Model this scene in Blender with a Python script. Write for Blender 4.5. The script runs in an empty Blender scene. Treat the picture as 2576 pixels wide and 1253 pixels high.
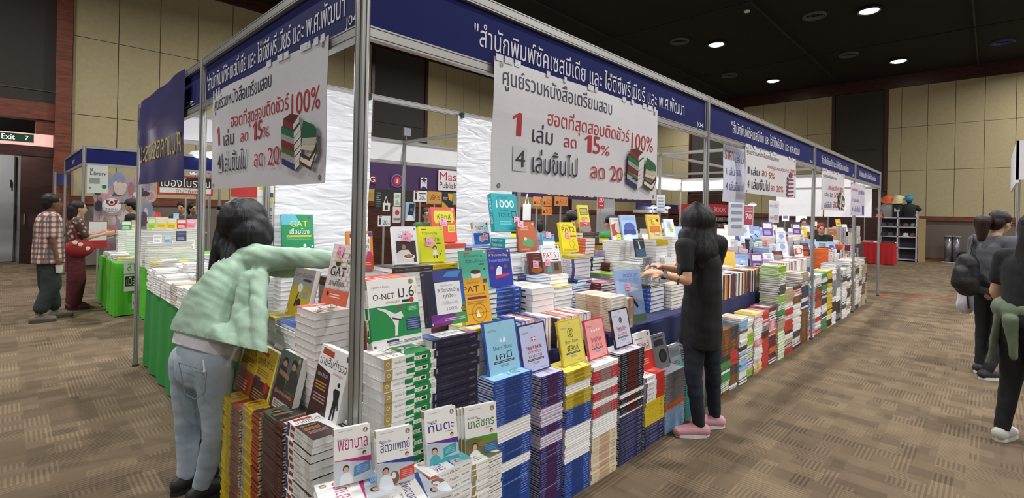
import bpy, bmesh, math, random, numpy as np
from mathutils import Vector, Matrix, noise
from mathutils.geometry import delaunay_2d_cdt
from mathutils.bvhtree import BVHTree

SC = bpy.context.scene
COL = SC.collection
PI = math.pi
random.seed(7)

# ------------------------------------------------------------------ camera
IW, IH = 2576, 1253
FPX, YAW, ROLL, SHY = 1240.412, 0.77191, 0.020335, 94.158
CAM = Vector((-0.890, -1.637, 1.552))
FW = Vector((math.cos(YAW), math.sin(YAW), 0)); RT = Vector((math.sin(YAW), -math.cos(YAW), 0)); UP = Vector((0, 0, 1))
cd = bpy.data.cameras.new('camera'); cam = bpy.data.objects.new('camera', cd); COL.objects.link(cam)
cd.sensor_fit = 'HORIZONTAL'; cd.sensor_width = 36; cd.lens = FPX * 36 / IW
cd.shift_y = -SHY / IW; cd.clip_start = .05; cd.clip_end = 200
cr, sr = math.cos(ROLL), math.sin(ROLL)
xr = RT * cr + UP * sr; yr = UP * cr - RT * sr          # camera rolled about its optical axis
cam.matrix_world = Matrix(((xr.x, yr.x, -FW.x, CAM.x), (xr.y, yr.y, -FW.y, CAM.y), (xr.z, yr.z, -FW.z, CAM.z), (0, 0, 0, 1)))
SC.camera = cam

# ------------------------------------------------------------------ light, exposure
SC.view_settings.view_transform = 'Standard'; SC.view_settings.look = 'None'
SC.view_settings.exposure = 0.25; SC.view_settings.gamma = 1; SC.view_settings.use_curve_mapping = False
W = bpy.data.worlds.new('ambient_fill'); SC.world = W; W.use_nodes = True  # even background glow, added as soft fill for the upright faces
W.node_tree.nodes['Background'].inputs[0].default_value = (.93, .96, 1, 1)
W.node_tree.nodes['Background'].inputs[1].default_value = 0.28
DOWNLIGHT_W = 165; TUBE_W = 8
LAMP_GRID = [(x, y) for x in (-2.0, 3.85, 9.7, 15.5, 21.4) for y in (-11.6, -7.45, -3.3, 0.85, 5.0, 9.15) if not (x < 0 and -4 < y < 1)] + [(-7.9, 0.85), (-7.9, 5.0), (-7.9, 9.15)]
def area_light(name, loc, size, power, col=(1, .98, .965), shape='DISK', sy=None, rot=(0, 0, 0), spread=PI, parent=None):
    l = bpy.data.lights.new(name, 'AREA'); l.shape = shape; l.size = size
    if sy: l.size_y = sy
    l.energy = power; l.color = col; l.spread = spread
    o = bpy.data.objects.new(name, l); COL.objects.link(o); o.location = loc; o.rotation_euler = rot
    if parent: o.parent = parent
    return o
for x, y in LAMP_GRID:
    area_light('downlight_beam', (x, y, 7.22), .34, DOWNLIGHT_W, spread=2.8)

# ------------------------------------------------------------------ pixel -> place
def ray(px, py):
    X = px - IW / 2; Y = py - IH / 2 + SHY
    u = cr * X + sr * Y; v = -sr * X + cr * Y
    return FW + RT * (u / FPX) + UP * (-v / FPX)
def on(ax, val, px, py):
    r = ray(px, py); return CAM + r * ((val - CAM[ax]) / r[ax])
def at_depth(px, py, d): return CAM + ray(px, py) * d
def depth(p): return (Vector(p) - CAM).dot(FW)
def proj(p):
    d = Vector(p) - CAM; z = d.dot(FW); u = FPX * d.dot(RT) / z; v = -FPX * d.z / z
    return IW / 2 + cr * u - sr * v, IH / 2 - SHY + sr * u + cr * v

# ------------------------------------------------------------------ materials
_M = {}
def lin(h):
    h = h.lstrip('#'); h = ''.join(x * 2 for x in h) if len(h) == 3 else h; c = [int(h[i:i + 2], 16) / 255 for i in (0, 2, 4)]
    return [x / 12.92 if x <= .04045 else ((x + .055) / 1.055) ** 2.4 for x in c]
def M(h, rough=.5, metal=0., kind='', emit=0., bump=0., vary=.05, scale=6., alpha=1., ecol=None):
    key = (h, rough, metal, kind, emit, bump, vary, scale, alpha)
    if key in _M: return _M[key]
    m = bpy.data.materials.new('surface_' + h.lstrip('#') + (('_' + kind) if kind else '')); m.use_nodes = True
    nt = m.node_tree; N = nt.nodes; L = nt.links; b = N['Principled BSDF']
    c = lin(h); b.inputs['Roughness'].default_value = rough; b.inputs['Metallic'].default_value = metal
    if kind == 'matte': b.inputs['Specular IOR Level'].default_value = .12
    tc = N.new('ShaderNodeTexCoord')
    if kind == 'pages':
        mp = N.new('ShaderNodeMapping'); mp.inputs['Scale'].default_value = (3, 3, 900); L.new(tc.outputs['Object'], mp.inputs[0])
        nz = N.new('ShaderNodeTexNoise'); nz.inputs['Scale'].default_value = 1; nz.inputs['Detail'].default_value = 2; L.new(mp.outputs[0], nz.inputs[0]); lo, hi = .80, 1.05
    else:
        nz = N.new('ShaderNodeTexNoise'); nz.inputs['Scale'].default_value = scale; nz.inputs['Detail'].default_value = 3
        L.new(tc.outputs['Object'], nz.inputs[0]); lo, hi = 1 - vary, 1 + vary
    rp = N.new('ShaderNodeValToRGB'); rp.color_ramp.elements[0].position = .3; rp.color_ramp.elements[1].position = .7
    rp.color_ramp.elements[0].color = [min(1, x * lo) for x in c] + [1]; rp.color_ramp.elements[1].color = [min(1, x * hi) for x in c] + [1]
    L.new(nz.outputs['Fac'], rp.inputs[0]); L.new(rp.outputs[0], b.inputs['Base Color'])
    if bump:
        n2 = N.new('ShaderNodeTexNoise'); n2.inputs['Scale'].default_value = scale * 8 if kind != 'film' else scale; n2.inputs['Detail'].default_value = 4
        if kind == 'film':
            mp = N.new('ShaderNodeMapping'); mp.inputs['Scale'].default_value = (1.1, 1.1, 4.5); mp.inputs['Rotation'].default_value = (.25, .3, 0)
            L.new(tc.outputs['Object'], mp.inputs[0]); L.new(mp.outputs[0], n2.inputs[0]); n2.inputs['Detail'].default_value = 1.5; n2.inputs['Distortion'].default_value = 1.2
        else: L.new(tc.outputs['Object'], n2.inputs[0])
        bp = N.new('ShaderNodeBump'); bp.inputs['Strength'].default_value = min(1, bump); bp.inputs['Distance'].default_value = .02 if kind == 'film' else .005
        L.new(n2.outputs['Fac'], bp.inputs['Height']); L.new(bp.outputs[0], b.inputs['Normal'])
    if emit:
        b.inputs['Emission Color'].default_value = lin(ecol or h) + [1]; b.inputs['Emission Strength'].default_value = emit
    if alpha < 1: b.inputs['Alpha'].default_value = alpha
    _M[key] = m; return m

def carpet():
    m = bpy.data.materials.new('carpet'); m.use_nodes = True; nt = m.node_tree; N = nt.nodes; L = nt.links; b = N['Principled BSDF']
    b.inputs['Roughness'].default_value = .95; b.inputs['Specular IOR Level'].default_value = .1
    tc = N.new('ShaderNodeTexCoord')
    def bricks(scale, rot, w, h, off):
        mp = N.new('ShaderNodeMapping'); mp.inputs['Rotation'].default_value = (0, 0, rot); L.new(tc.outputs['Object'], mp.inputs[0])
        t = N.new('ShaderNodeTexBrick'); L.new(mp.outputs[0], t.inputs[0]); t.inputs['Scale'].default_value = scale
        t.inputs['Color1'].default_value = (0, 0, 0, 1); t.inputs['Color2'].default_value = (1, 1, 1, 1); t.inputs['Mortar'].default_value = (.5, .5, .5, 1)
        t.inputs['Mortar Size'].default_value = 0; t.inputs['Brick Width'].default_value = w; t.inputs['Row Height'].default_value = h; t.offset = off
        return t.outputs['Color']
    a = bricks(1, 0, .23, .1, .37); c = bricks(1, PI / 2, .31, .13, .61); d = bricks(1, 0, .5, .5, .5)
    def stripes(axis):
        w = N.new('ShaderNodeTexWave'); w.bands_direction = axis; w.inputs['Scale'].default_value = 13; w.inputs['Distortion'].default_value = 0
        L.new(tc.outputs['Object'], w.inputs[0]); r = N.new('ShaderNodeValToRGB'); r.color_ramp.elements[0].position = .45; r.color_ramp.elements[1].position = .55
        L.new(w.outputs['Color'], r.inputs[0]); return r.outputs[0]
    def math_(op, x, y):
        n = N.new('ShaderNodeMath'); n.operation = op
        for i, q in enumerate((x, y)):
            if isinstance(q, (int, float)): n.inputs[i].default_value = q
            else: L.new(q, n.inputs[i])
        return n.outputs[0]
    sx, sy = stripes('X'), stripes('Y')
    pick = math_('GREATER_THAN', c, .5)
    s = math_('ADD', math_('MULTIPLY', sx, pick), math_('MULTIPLY', sy, math_('SUBTRACT', 1, pick)))
    s = math_('MULTIPLY', s, math_('GREATER_THAN', a, .38))
    nz = N.new('ShaderNodeTexNoise'); nz.inputs['Scale'].default_value = 220; L.new(tc.outputs['Object'], nz.inputs[0])
    nb = N.new('ShaderNodeTexNoise'); nb.inputs['Scale'].default_value = 1.3; L.new(tc.outputs['Object'], nb.inputs[0])
    v = math_('ADD', math_('ADD', math_('MULTIPLY', s, -.24), math_('MULTIPLY', a, .34)), math_('ADD', math_('MULTIPLY', d, .12), math_('MULTIPLY', c, .22)))
    v = math_('ADD', v, math_('MULTIPLY', nz.outputs['Fac'], .35)); v = math_('ADD', v, math_('MULTIPLY', nb.outputs['Fac'], .2))
    r = N.new('ShaderNodeValToRGB'); r.color_ramp.elements[0].color = lin('#3f352c') + [1]; r.color_ramp.elements[1].color = lin('#87765f') + [1]
    r.color_ramp.elements[0].position = .12; r.color_ramp.elements[1].position = .95
    L.new(v, r.inputs[0]); L.new(r.outputs[0], b.inputs['Base Color'])
    bp = N.new('ShaderNodeBump'); bp.inputs['Strength'].default_value = .4; bp.inputs['Distance'].default_value = .004; L.new(nz.outputs['Fac'], bp.inputs['Height']); L.new(bp.outputs[0], b.inputs['Normal'])
    return m
def wood(h1='#5a2c1c', h2='#7a4028', sc=(2, 2, 14)):
    m = bpy.data.materials.new('stained_wood'); m.use_nodes = True; nt = m.node_tree; N = nt.nodes; L = nt.links; b = N['Principled BSDF']
    b.inputs['Roughness'].default_value = .4; tc = N.new('ShaderNodeTexCoord'); mp = N.new('ShaderNodeMapping'); mp.inputs['Scale'].default_value = sc
    L.new(tc.outputs['Object'], mp.inputs[0]); n = N.new('ShaderNodeTexNoise'); n.inputs['Scale'].default_value = 2; n.inputs['Detail'].default_value = 5; L.new(mp.outputs[0], n.inputs[0])
    r = N.new('ShaderNodeValToRGB'); r.color_ramp.elements[0].color = lin(h1) + [1]; r.color_ramp.elements[1].color = lin(h2) + [1]; r.color_ramp.elements[0].position = .35; r.color_ramp.elements[1].position = .65
    L.new(n.outputs['Fac'], r.inputs[0]); L.new(r.outputs[0], b.inputs['Base Color']); return m
ALU = lambda: M('#a9a8a4', .38, .55, vary=.04, scale=3)
PAGES = lambda: M('#f1efec', .8, kind='pages')

# ------------------------------------------------------------------ mesh builder
class MB:
    def __init__(s): s.v = []; s.f = []; s.m = []; s.mats = []
    def mi(s, m):
        if m not in s.mats: s.mats.append(m)
        return s.mats.index(m)
    def add(s, vs, fs, m, X=None):
        o = len(s.v); k = s.mi(m)
        s.v += [tuple(X @ Vector(v)) if X is not None else tuple(v) for v in vs]
        s.f += [tuple(i + o for i in f) for f in fs]; s.m += [k] * len(fs)
    def box(s, a, b, m, X=None):
        x0, y0, z0 = a; x1, y1, z1 = b
        s.add([(x0, y0, z0), (x1, y0, z0), (x1, y1, z0), (x0, y1, z0), (x0, y0, z1), (x1, y0, z1), (x1, y1, z1), (x0, y1, z1)],
              [(3, 2, 1, 0), (4, 5, 6, 7), (0, 1, 5, 4), (1, 2, 6, 5), (2, 3, 7, 6), (3, 0, 4, 7)], m, X)
    def tube(s, p, q, r, m, n=10, r2=None, X=None, caps=True):
        p = Vector(p); q = Vector(q); r2 = r if r2 is None else r2; a = (q - p).normalized()
        e = a.orthogonal().normalized(); g = a.cross(e); vs = []
        for c, rr in ((p, r), (q, r2)):
            for i in range(n): t = 2 * PI * i / n; vs.append(c + (e * math.cos(t) + g * math.sin(t)) * rr)
        fs = [(i, (i + 1) % n, n + (i + 1) % n, n + i) for i in range(n)]
        if caps: fs += [tuple(range(n - 1, -1, -1)), tuple(range(n, 2 * n))]
        s.add(vs, fs, m, X)
    def extrude(s, prof, axis, a, b, m, X=None):
        "prof: 2-D outline (ccw), extruded along axis from a to b"
        n = len(prof); vs = []
        for t in (a, b):
            for u, w in prof: vs.append({'x': (t, u, w), 'y': (u, t, w), 'z': (u, w, t)}[axis])
        fs = [(i, (i + 1) % n, n + (i + 1) % n, n + i) for i in range(n)] + [tuple(range(n - 1, -1, -1)), tuple(range(n, 2 * n))]
        s.add(vs, fs, m, X)
    def lathe(s, prof, m, n=20, X=None):
        vs = []; fs = []; k = len(prof)
        for i in range(n):
            t = 2 * PI * i / n
            for r, z in prof: vs.append((r * math.cos(t), r * math.sin(t), z))
        for i in range(n):
            j = (i + 1) % n
            for q in range(k - 1): fs.append((i * k + q, j * k + q, j * k + q + 1, i * k + q + 1))
        s.add(vs, fs, m, X)
    def ball(s, c, r, m, n=12, X=None):
        rx, ry, rz = (r, r, r) if isinstance(r, (int, float)) else r; vs = []; fs = []
        for i in range(n // 2 + 1):
            a = PI * i / (n // 2)
            for j in range(n): b = 2 * PI * j / n; vs.append((c[0] + rx * math.sin(a) * math.cos(b), c[1] + ry * math.sin(a) * math.sin(b), c[2] + rz * math.cos(a)))
        for i in range(n // 2):
            for j in range(n): fs.append((i * n + j, (i + 1) * n + j, (i + 1) * n + (j + 1) % n, i * n + (j + 1) % n))
        s.add(vs, fs, m, X)
    def warp(s, fn): s.v = [fn(v) for v in s.v]
    def mesh(s, name):
        me = bpy.data.meshes.new(name); me.from_pydata(s.v, [], s.f)
        for m in s.mats: me.materials.append(m)
        if s.m: me.polygons.foreach_set('material_index', s.m)
        me.update(); return me
    def build(s, name, parent=None, smooth=False):
        me = s.mesh(name)
        if smooth: me.polygons.foreach_set('use_smooth', [True] * len(me.polygons))
        o = bpy.data.objects.new(name, me); COL.objects.link(o)
        if parent: o.parent = parent
        return o

def tag(o, label=None, cat=None, group=None, kind=None):
    if label: o['label'] = label
    if cat: o['category'] = cat
    if group: o['group'] = group
    if kind: o['kind'] = kind
    return o
def empty(name, loc, label, cat, group=None, rz=0):
    o = bpy.data.objects.new(name, None); COL.objects.link(o); o.location = loc; o.rotation_euler = (0, 0, rz); o.empty_display_size = .1
    return tag(o, label, cat, group)
def local(o, mb):          # mesh given in world places -> the thing's own frame
    X = Matrix.Translation(o.location) @ o.rotation_euler.to_matrix().to_4x4(); I = X.inverted()
    mb.v = [tuple(I @ Vector(v)) for v in mb.v]; return mb

# ------------------------------------------------------------------ lettering
TS = bpy.data.scenes.new('lettering'); _T = {}
def glyphs(txt, bold=.0):
    "flat lettering: (2-D vertices, triangles) scaled into its own 0..1 x 0..1 box, and its aspect"
    k = (txt, bold)
    if k in _T: return _T[k]
    c = bpy.data.curves.new('t', 'FONT'); c.body = txt; c.resolution_u = 3; c.fill_mode = 'NONE'; c.offset = bold
    o = bpy.data.objects.new('t', c); TS.collection.objects.link(o); TS.view_layers[0].update()
    me = bpy.data.meshes.new_from_object(o.evaluated_get(TS.view_layers[0].depsgraph))
    P = [Vector((v.co.x, v.co.y)) for v in me.vertices]; nx = {}
    E = [tuple(e.vertices) for e in me.edges]
    bpy.data.objects.remove(o); bpy.data.curves.remove(c)
    out = ([], [], 1.)
    if P:
        A = np.array([(p.x, p.y) for p in P]); ed = np.array(E)
        # contours run along their vertex order: point each edge that way
        for i in range(len(ed)):
            a, b = ed[i]
            if abs(int(a) - int(b)) == 1: ed[i] = (min(a, b), max(a, b))
            else: ed[i] = (max(a, b), min(a, b))
        r = delaunay_2d_cdt(P, E, [], 0, 1e-6)
        V = np.array([(v.x, v.y) for v in r[0]]); F = np.array(r[2])
        G = V[F].mean(1); p = A[ed[:, 0]]; q = A[ed[:, 1]]
        gx, gy = G[:, 0:1], G[:, 1:2]
        up = (p[:, 1] <= gy) & (q[:, 1] > gy); dn = (p[:, 1] > gy) & (q[:, 1] <= gy)
        side = (q[:, 0] - p[:, 0]) * (gy - p[:, 1]) - (gx - p[:, 0]) * (q[:, 1] - p[:, 1])
        wn = (up & (side > 0)).sum(1).astype(int) - (dn & (side < 0)).sum(1).astype(int)
        F = F[wn != 0]; lo = A.min(0); hi = A.max(0); sz = np.maximum(hi - lo, 1e-4)
        V = (V - lo) / sz; out = (V.tolist(), F.tolist(), float(sz[0] / sz[1]))
    bpy.data.meshes.remove(me); _T[k] = out; return out

class Sheet:
    "a flat piece at origin o with unit axes u (reading direction) and v (up), size w x h: artwork laid on it in 0..1"
    def __init__(s, mb, o, u, v, w, h, lift=.0006):
        s.mb = mb; s.o = Vector(o); s.u = Vector(u); s.v = Vector(v); s.n = s.u.cross(s.v); s.w = w; s.h = h; s.k = 0; s.lift = lift
    def pt(s, x, y): return s.o + s.u * (x * s.w) + s.v * (y * s.h) + s.n * (s.lift * s.k)
    def poly(s, pts, m, step=1):
        s.k += step; s.mb.add([s.pt(x, y) for x, y in pts], [tuple(range(len(pts)))], m)
    def rect(s, x0, y0, x1, y1, m): s.poly([(x0, y0), (x1, y0), (x1, y1), (x0, y1)], m)
    def disc(s, cx, cy, r, m, n=18, ry=None, a0=0, a1=2 * PI):
        rx = r; ry = (r * s.w / s.h) if ry is None else ry
        s.poly([(cx + rx * math.cos(a0 + (a1 - a0) * i / n), cy + ry * math.sin(a0 + (a1 - a0) * i / n)) for i in range(n + (a1 - a0 < 6))], m)
    def ring(s, cx, cy, r, t, m, n=20):
        ry = r * s.w / s.h; k = 1 - t; s.k += 1; vs = []
        for i in range(n):
            a = 2 * PI * i / n; vs += [s.pt(cx + r * math.cos(a), cy + ry * math.sin(a)), s.pt(cx + r * k * math.cos(a), cy + ry * k * math.sin(a))]
        s.mb.add(vs, [(2 * i, 2 * ((i + 1) % n), 2 * ((i + 1) % n) + 1, 2 * i + 1) for i in range(n)], m)
    def line(s, x0, y0, x1, y1, t, m):
        dx = (x1 - x0) * s.w; dy = (y1 - y0) * s.h; l = math.hypot(dx, dy) or 1; ax, ay = -dy / l * t / 2 / s.w, dx / l * t / 2 / s.h
        s.poly([(x0 + ax, y0 + ay), (x0 - ax, y0 - ay), (x1 - ax, y1 - ay), (x1 + ax, y1 + ay)], m)
    def text(s, txt, x0, y0, x1, y1, m, bold=.0, slant=0., turn=False):
        V, F, a = glyphs(txt, bold)
        if not F: return
        s.k += 1
        if turn: V = [(1 - x, y) for x, y in V]; F = [f[::-1] for f in F]
        s.mb.add([s.pt(x0 + (x1 - x0) * (x + slant * y * .1), y0 + (y1 - y0) * y) for x, y in V], F, m)
    def bars(s, x0, y0, x1, y1, n, m, seed=0, fill=.45):
        rr = random.Random(seed); s.k += 1; st = (y1 - y0) / n
        for i in range(n):
            e = x1 if rr.random() < .6 else x0 + (x1 - x0) * rr.uniform(.5, 1); yy = y1 - st * (i + .5)
            s.mb.add([s.pt(x, y) for x, y in ((x0, yy - st * fill / 2), (e, yy - st * fill / 2), (e, yy + st * fill / 2), (x0, yy + st * fill / 2))], [(0, 1, 2, 3)], m)
    def art(s, items):
        for it in items:
            f = it[0]
            if f == 'r': s.rect(*it[1:5], M(it[5], .35))
            elif f == 'c': s.disc(it[1], it[2], it[3], M(it[4], .35))
            elif f == 'e': s.disc(it[1], it[2], it[3], M(it[5], .35), ry=it[4])
            elif f == 'o': s.ring(it[1], it[2], it[3], it[4], M(it[5], .35))
            elif f == 'p': s.poly(it[1], M(it[2], .35))
            elif f == 't': s.text(it[1], *it[2:6], M(it[6], .35), bold=(it[7] if len(it) > 7 else 0))
            elif f == 'b': s.bars(*it[1:6], M(it[6], .35), seed=it[5])
            elif f == 'l': s.line(*it[1:6], M(it[6], .35))
# ------------------------------------------------------------------ the hall
WOOD = wood(); DARKWOOD = wood('#32130c', '#4a2015'); TAN = M('#aa9e7b', .95, bump=.25, vary=.05, scale=14)
DARKP = M('#3a3733', .95, bump=.2, scale=14); SEAM = M('#4a4231', .9); GREYC = M('#6a6157', .95, bump=.3, scale=18); BLACK = M('#0b0b0c', .9)
b = MB(); b.box((-16, -16, -.1), (30, 22, 0), carpet()); tag(b.build('floor'), kind='structure')
b = MB(); b.box((-16, -16, 7.3), (30, 22, 7.4), BLACK)
for y in (-1.2, 3.0, 7.2): b.tube((-10, y, 7.2), (24, y, 7.2), .03, M('#1a1a1b', .7), 8)
for x in (6.6, 12.5, 18.5): b.tube((x, -14, 7.12), (x, 13, 7.12), .02, M('#161617', .7), 8)
tag(b.build('ceiling'), kind='structure')
def panels(mb, plane, at, a, bb, zs, step, m, t=.05, first=None):
    x = a; e = [a]
    nx = a + (first or step)
    while nx < bb - .1: e.append(nx); nx += step
    e.append(bb)
    for i in range(len(e) - 1):
        for j in range(len(zs) - 1):
            g = .007; p, q = e[i] + g, e[i + 1] - g
            if plane == 'x': mb.box((at - t, p, zs[j] + g), (at, q, zs[j + 1] - g), m)
            else: mb.box((p, at - t, zs[j] + g), (q, at, zs[j + 1] - g), m)
# right wall (x = 24): fabric panels over a wooden rail and carpeted skirting
b = MB(); b.box((24, -16, 0), (24.3, 14, 7.3), SEAM)
ZS = [1.69, 3.485, 5.21, 6.82]
panels(b, 'x', 24, -4.6, 1.42, ZS, .8, TAN); panels(b, 'x', 24, 3.38, 7.05, ZS, .92, TAN); panels(b, 'x', 24, 9.75, 13.3, ZS, .9, TAN); panels(b, 'x', 24, -12, -6.6, ZS, .9, TAN)
for p, q in ((1.42, 3.38), (7.05, 9.75), (-6.6, -4.6)):
    b.box((23.93, p, 2.7), (24, p + .12, 6.82), DARKWOOD); b.box((23.93, q - .12, 2.7), (24, q, 6.82), DARKWOOD)
    panels(b, 'x', 24, p + .12, q - .12, [2.7, 4.4, 6.82], 3, DARKP, .03); b.box((23.9, p, 0), (24, q, 2.62), DARKWOOD)
b.box((23.88, -16, 6.82), (24, 14, 7.3), DARKWOOD); b.box((23.96, -16, .12), (24, 1.42, 1.52), GREYC); b.box((23.96, 3.38, .12), (24, 13.3, 1.52), GREYC)
tag(b.build('wall_right'), kind='structure')
b = MB(); b.box((23.9, -16, 1.52), (24, 1.42, 1.69), WOOD); b.box((23.9, 3.38, 1.52), (24, 13.3, 1.69), WOOD); tag(b.build('trim_1'), kind='structure')
b = MB(); b.box((23.93, -16, 0), (24, 13.3, .12), WOOD); tag(b.build('baseboard_right'), kind='structure')
# left wall (y = 13.3) with the recessed exit bay on its left
b = MB(); b.box((.1, 13.3, 0), (24, 13.6, 7.3), SEAM)
ZL = [1.7, 3.56, 5.33, 7.02]
panels(b, 'y', 13.3, .12, 7.55, ZL, .81, TAN); panels(b, 'y', 13.3, 9.85, 16.6, ZL, .85, TAN); panels(b, 'y', 13.3, 18.6, 24, ZL, .9, TAN)
for p, q in ((7.55, 9.85), (16.6, 18.6)):
    b.box((p, 13.22, 0), (p + .12, 13.3, 7.02), DARKWOOD); b.box((q - .12, 13.22, 0), (q, 13.3, 7.02), DARKWOOD); panels(b, 'y', 13.3, p + .12, q - .12, [1.7, 4.5, 7.02], 3, DARKP, .03)
b.box((.1, 13.18, 7.02), (24, 13.3, 7.3), DARKWOOD); b.box((.1, 13.22, 1.52), (24, 13.3, 1.7), WOOD); b.box((.1, 13.26, .12), (24, 13.3, 1.52), GREYC)
tag(b.build('wall_left'), kind='structure')
b = MB()   # exit bay: dark panel over a timber portal, recess behind
b.box((-.16, 13.12, 0), (.11, 13.45, 7.3), WOOD)
b.box((-9, 13.3, 3.72), (-.16, 13.6, 7.3), DARKP); b.box((-9, 13.24, 3.35), (-.16, 13.6, 3.72), WOOD); b.box((-9, 13.28, 3.98), (-.16, 13.3, 4.0), M('#4b4845', .8))
b.box((-9, 13.26, 2.55), (-.16, 13.6, 2.86), DARKWOOD); b.box((-.46, 13.3, 2.86), (-.16, 13.6, 3.35), WOOD)
tag(b.build('wall_exit'), kind='structure')
b = MB(); b.box((-9, 16.4, 0), (.2, 16.6, 3.4), M('#8a8b8c', .7)); b.box((.1, 13.6, 0), (.25, 16.6, 3.4), DARKWOOD); b.box((-9, 13.6, 3.35), (.2, 16.5, 3.4), BLACK)
tag(b.build('wall_recess'), kind='structure')
rl = empty('ceiling_downlight', (-1.3, 15.0, 3.35), 'added unseen fill lamp brightening the recess behind the exit portal', 'ceiling light')  # lamp added to brighten the dark recess; no known fitting there
b = MB(); b.lathe([(.0, -.02), (.1, -.02), (.12, 0)], M('#fff6e6', .4, emit=6), 16); b.build('lamp', rl); area_light('recess_fill_light', (0, 0, -.04), .3, 38, parent=rl)
b = MB(); b.box((-3.0, 16.3, .02), (-.72, 16.38, 2.72), M('#9c9d9e', .5, vary=.02)); b.box((-.745, 16.27, .02), (-.735, 16.3, 2.72), SEAM); o = b.build('door_1'); tag(o, kind='structure')
b = MB(); b.tube((-.8, 16.24, 1.9), (-.8, 16.24, 2.1), .015, M('#222222', .4)); b.build('door_handle', o)
X = Matrix.Translation((-.64, 15.6, 0)) @ Matrix.Rotation(math.radians(-18), 4, 'Z')
b = MB(); b.box((0, 0, .02), (.95, .06, 2.7), wood('#2a130c', '#3a1b11'), X); b.tube((.1, -.05, 1.0), (.1, -.05, 1.25), .015, ALU(), X=X); tag(b.build('door_2'), kind='structure')
# illuminated exit sign (sits in the timber portal)
xq = lambda px: on(1, 13.25, px, 348).x
zq = lambda py: on(1, 13.25, 60, py).z
e = empty('exit_sign', (xq(0), 13.3, 3.1), 'lit green exit sign with white lettering in the timber portal', 'sign')
b = MB(); b.box((xq(-220), 13.255, zq(365)), (xq(134), 13.34, zq(334)), M('#e9b3ab', .4, emit=.5)); local(e, b).build('light_box', e)
b = MB(); b.box((xq(-70), 13.245, zq(357)), (xq(85), 13.255, zq(337)), M('#0d3a26', .4, emit=.1)); s = Sheet(b, (xq(-70), 13.243, zq(357)), (1, 0, 0), (0, 0, 1), xq(85) - xq(-70), zq(337) - zq(357), .001)
s.text('Exit', .46, .2, .68, .85, M('#ffffff', .4, emit=1.2), .02); s.text('7', .845, .22, .91, .78, M('#ffffff', .4, emit=1.2), .02); local(e, b).build('sign_face', e)

# ceiling fittings
def downlight(x, y, label):
    e = empty('ceiling_downlight', (x, y, 7.3), label, 'ceiling light', 'round downlights in the black ceiling')
    b = MB(); b.lathe([(.16, -.02), (.26, -.09), (.28, -.09), (.28, 0), (.05, 0)], M('#2b2b2b', .5), 20); b.build('housing', e, True)
    b = MB(); b.ball((0, 0, -.05), (.23, .23, .07), M('#fff8e8', .4, emit=22), 16); b.build('lamp', e, True)
DL = {(15.5, .85): 'topmost bright round downlight in black ceiling, upper right', (15.5, 5.0): 'bright round downlight in black ceiling, leftmost of the upper two',
      (21.4, .85): 'bright round downlight nearest the top of the right wall', (21.4, 5.0): 'bright round downlight above the third bay of the blue fascia'}
for (x, y), l in DL.items(): downlight(x, y, l)
VL = [((1709, 103), 'grey ceiling vent left of the leftmost upper downlight'), ((2049, 39), 'grey ceiling vent left of the topmost downlight'), ((2135, 137), 'grey ceiling vent between the downlights in mid ceiling'),
      ((1835, 189), 'grey ceiling vent left of the downlight above the third fascia bay'), ((2522, 105), 'ceiling vent with purple tint at far right of black ceiling')]
for i, ((px, py), l) in enumerate(VL):
    p = on(2, 7.29, px, py); e = empty('ceiling_vent', (p.x, p.y, 7.3), l, 'ceiling vent', 'round vents in the black ceiling'); c = '#55555a' if i < 4 else '#3b3580'
    b = MB(); b.lathe([(.3, 0), (.3, -.05), (.26, -.07), (.26, -.02)], M(c, .5), 24); b.build('rim', e, True)
    b = MB()
    for r in (.08, .14, .2): b.lathe([(r, -.03), (r + .035, -.05), (r + .035, -.045), (r, -.025)], M(c, .5), 20)
    b.build('louvre', e)
p = on(2, 7.0, 1879, 27); e = empty('ceiling_sensor', p, 'small white ceiling sensor hanging left of the topmost vent', 'sensor')
b = MB(); b.lathe([(0, -.05), (.07, -.04), (.08, 0), (.03, .03), (0, .03)], M('#d8d6cc', .5), 16); b.build('body', e, True)
b = MB(); b.tube((0, 0, .02), (.04, 0, .3), .006, M('#555555', .5), 6); b.build('stem', e)

# ------------------------------------------------------------------ exhibition booth frame
NAVY = M('#20245f', .7, kind='matte', vary=.03); WHITE = M('#e9e8ea', .5, vary=.02); TXT = M('#e4e4ec', .5, vary=.02); TAPE = M('#e8ecf2', .12, bump=.6, vary=.06, scale=40)
def post_profile(r=.022):
    pr = []
    for i in range(8):
        a = i * PI / 4
        for da, k in ((-.30, 1), (-.10, 1), (-.08, .72), (.08, .72), (.10, 1), (.30, 1)): pr.append((r * k * math.cos(a + da), r * k * math.sin(a + da)))
    return pr
def post(x, y, label, r=.022, top=2.5, z0=0.):
    e = empty('booth_post', (x, y, 0), label, 'booth post', 'aluminium posts of the book booths')
    b = MB(); b.extrude(post_profile(r), 'z', z0 + .012, top, ALU()); b.build('upright', e)
    b = MB(); b.tube((0, 0, z0), (0, 0, z0 + .02), r * 1.3, M('#333333', .6)); b.build('foot', e)
    return e
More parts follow.
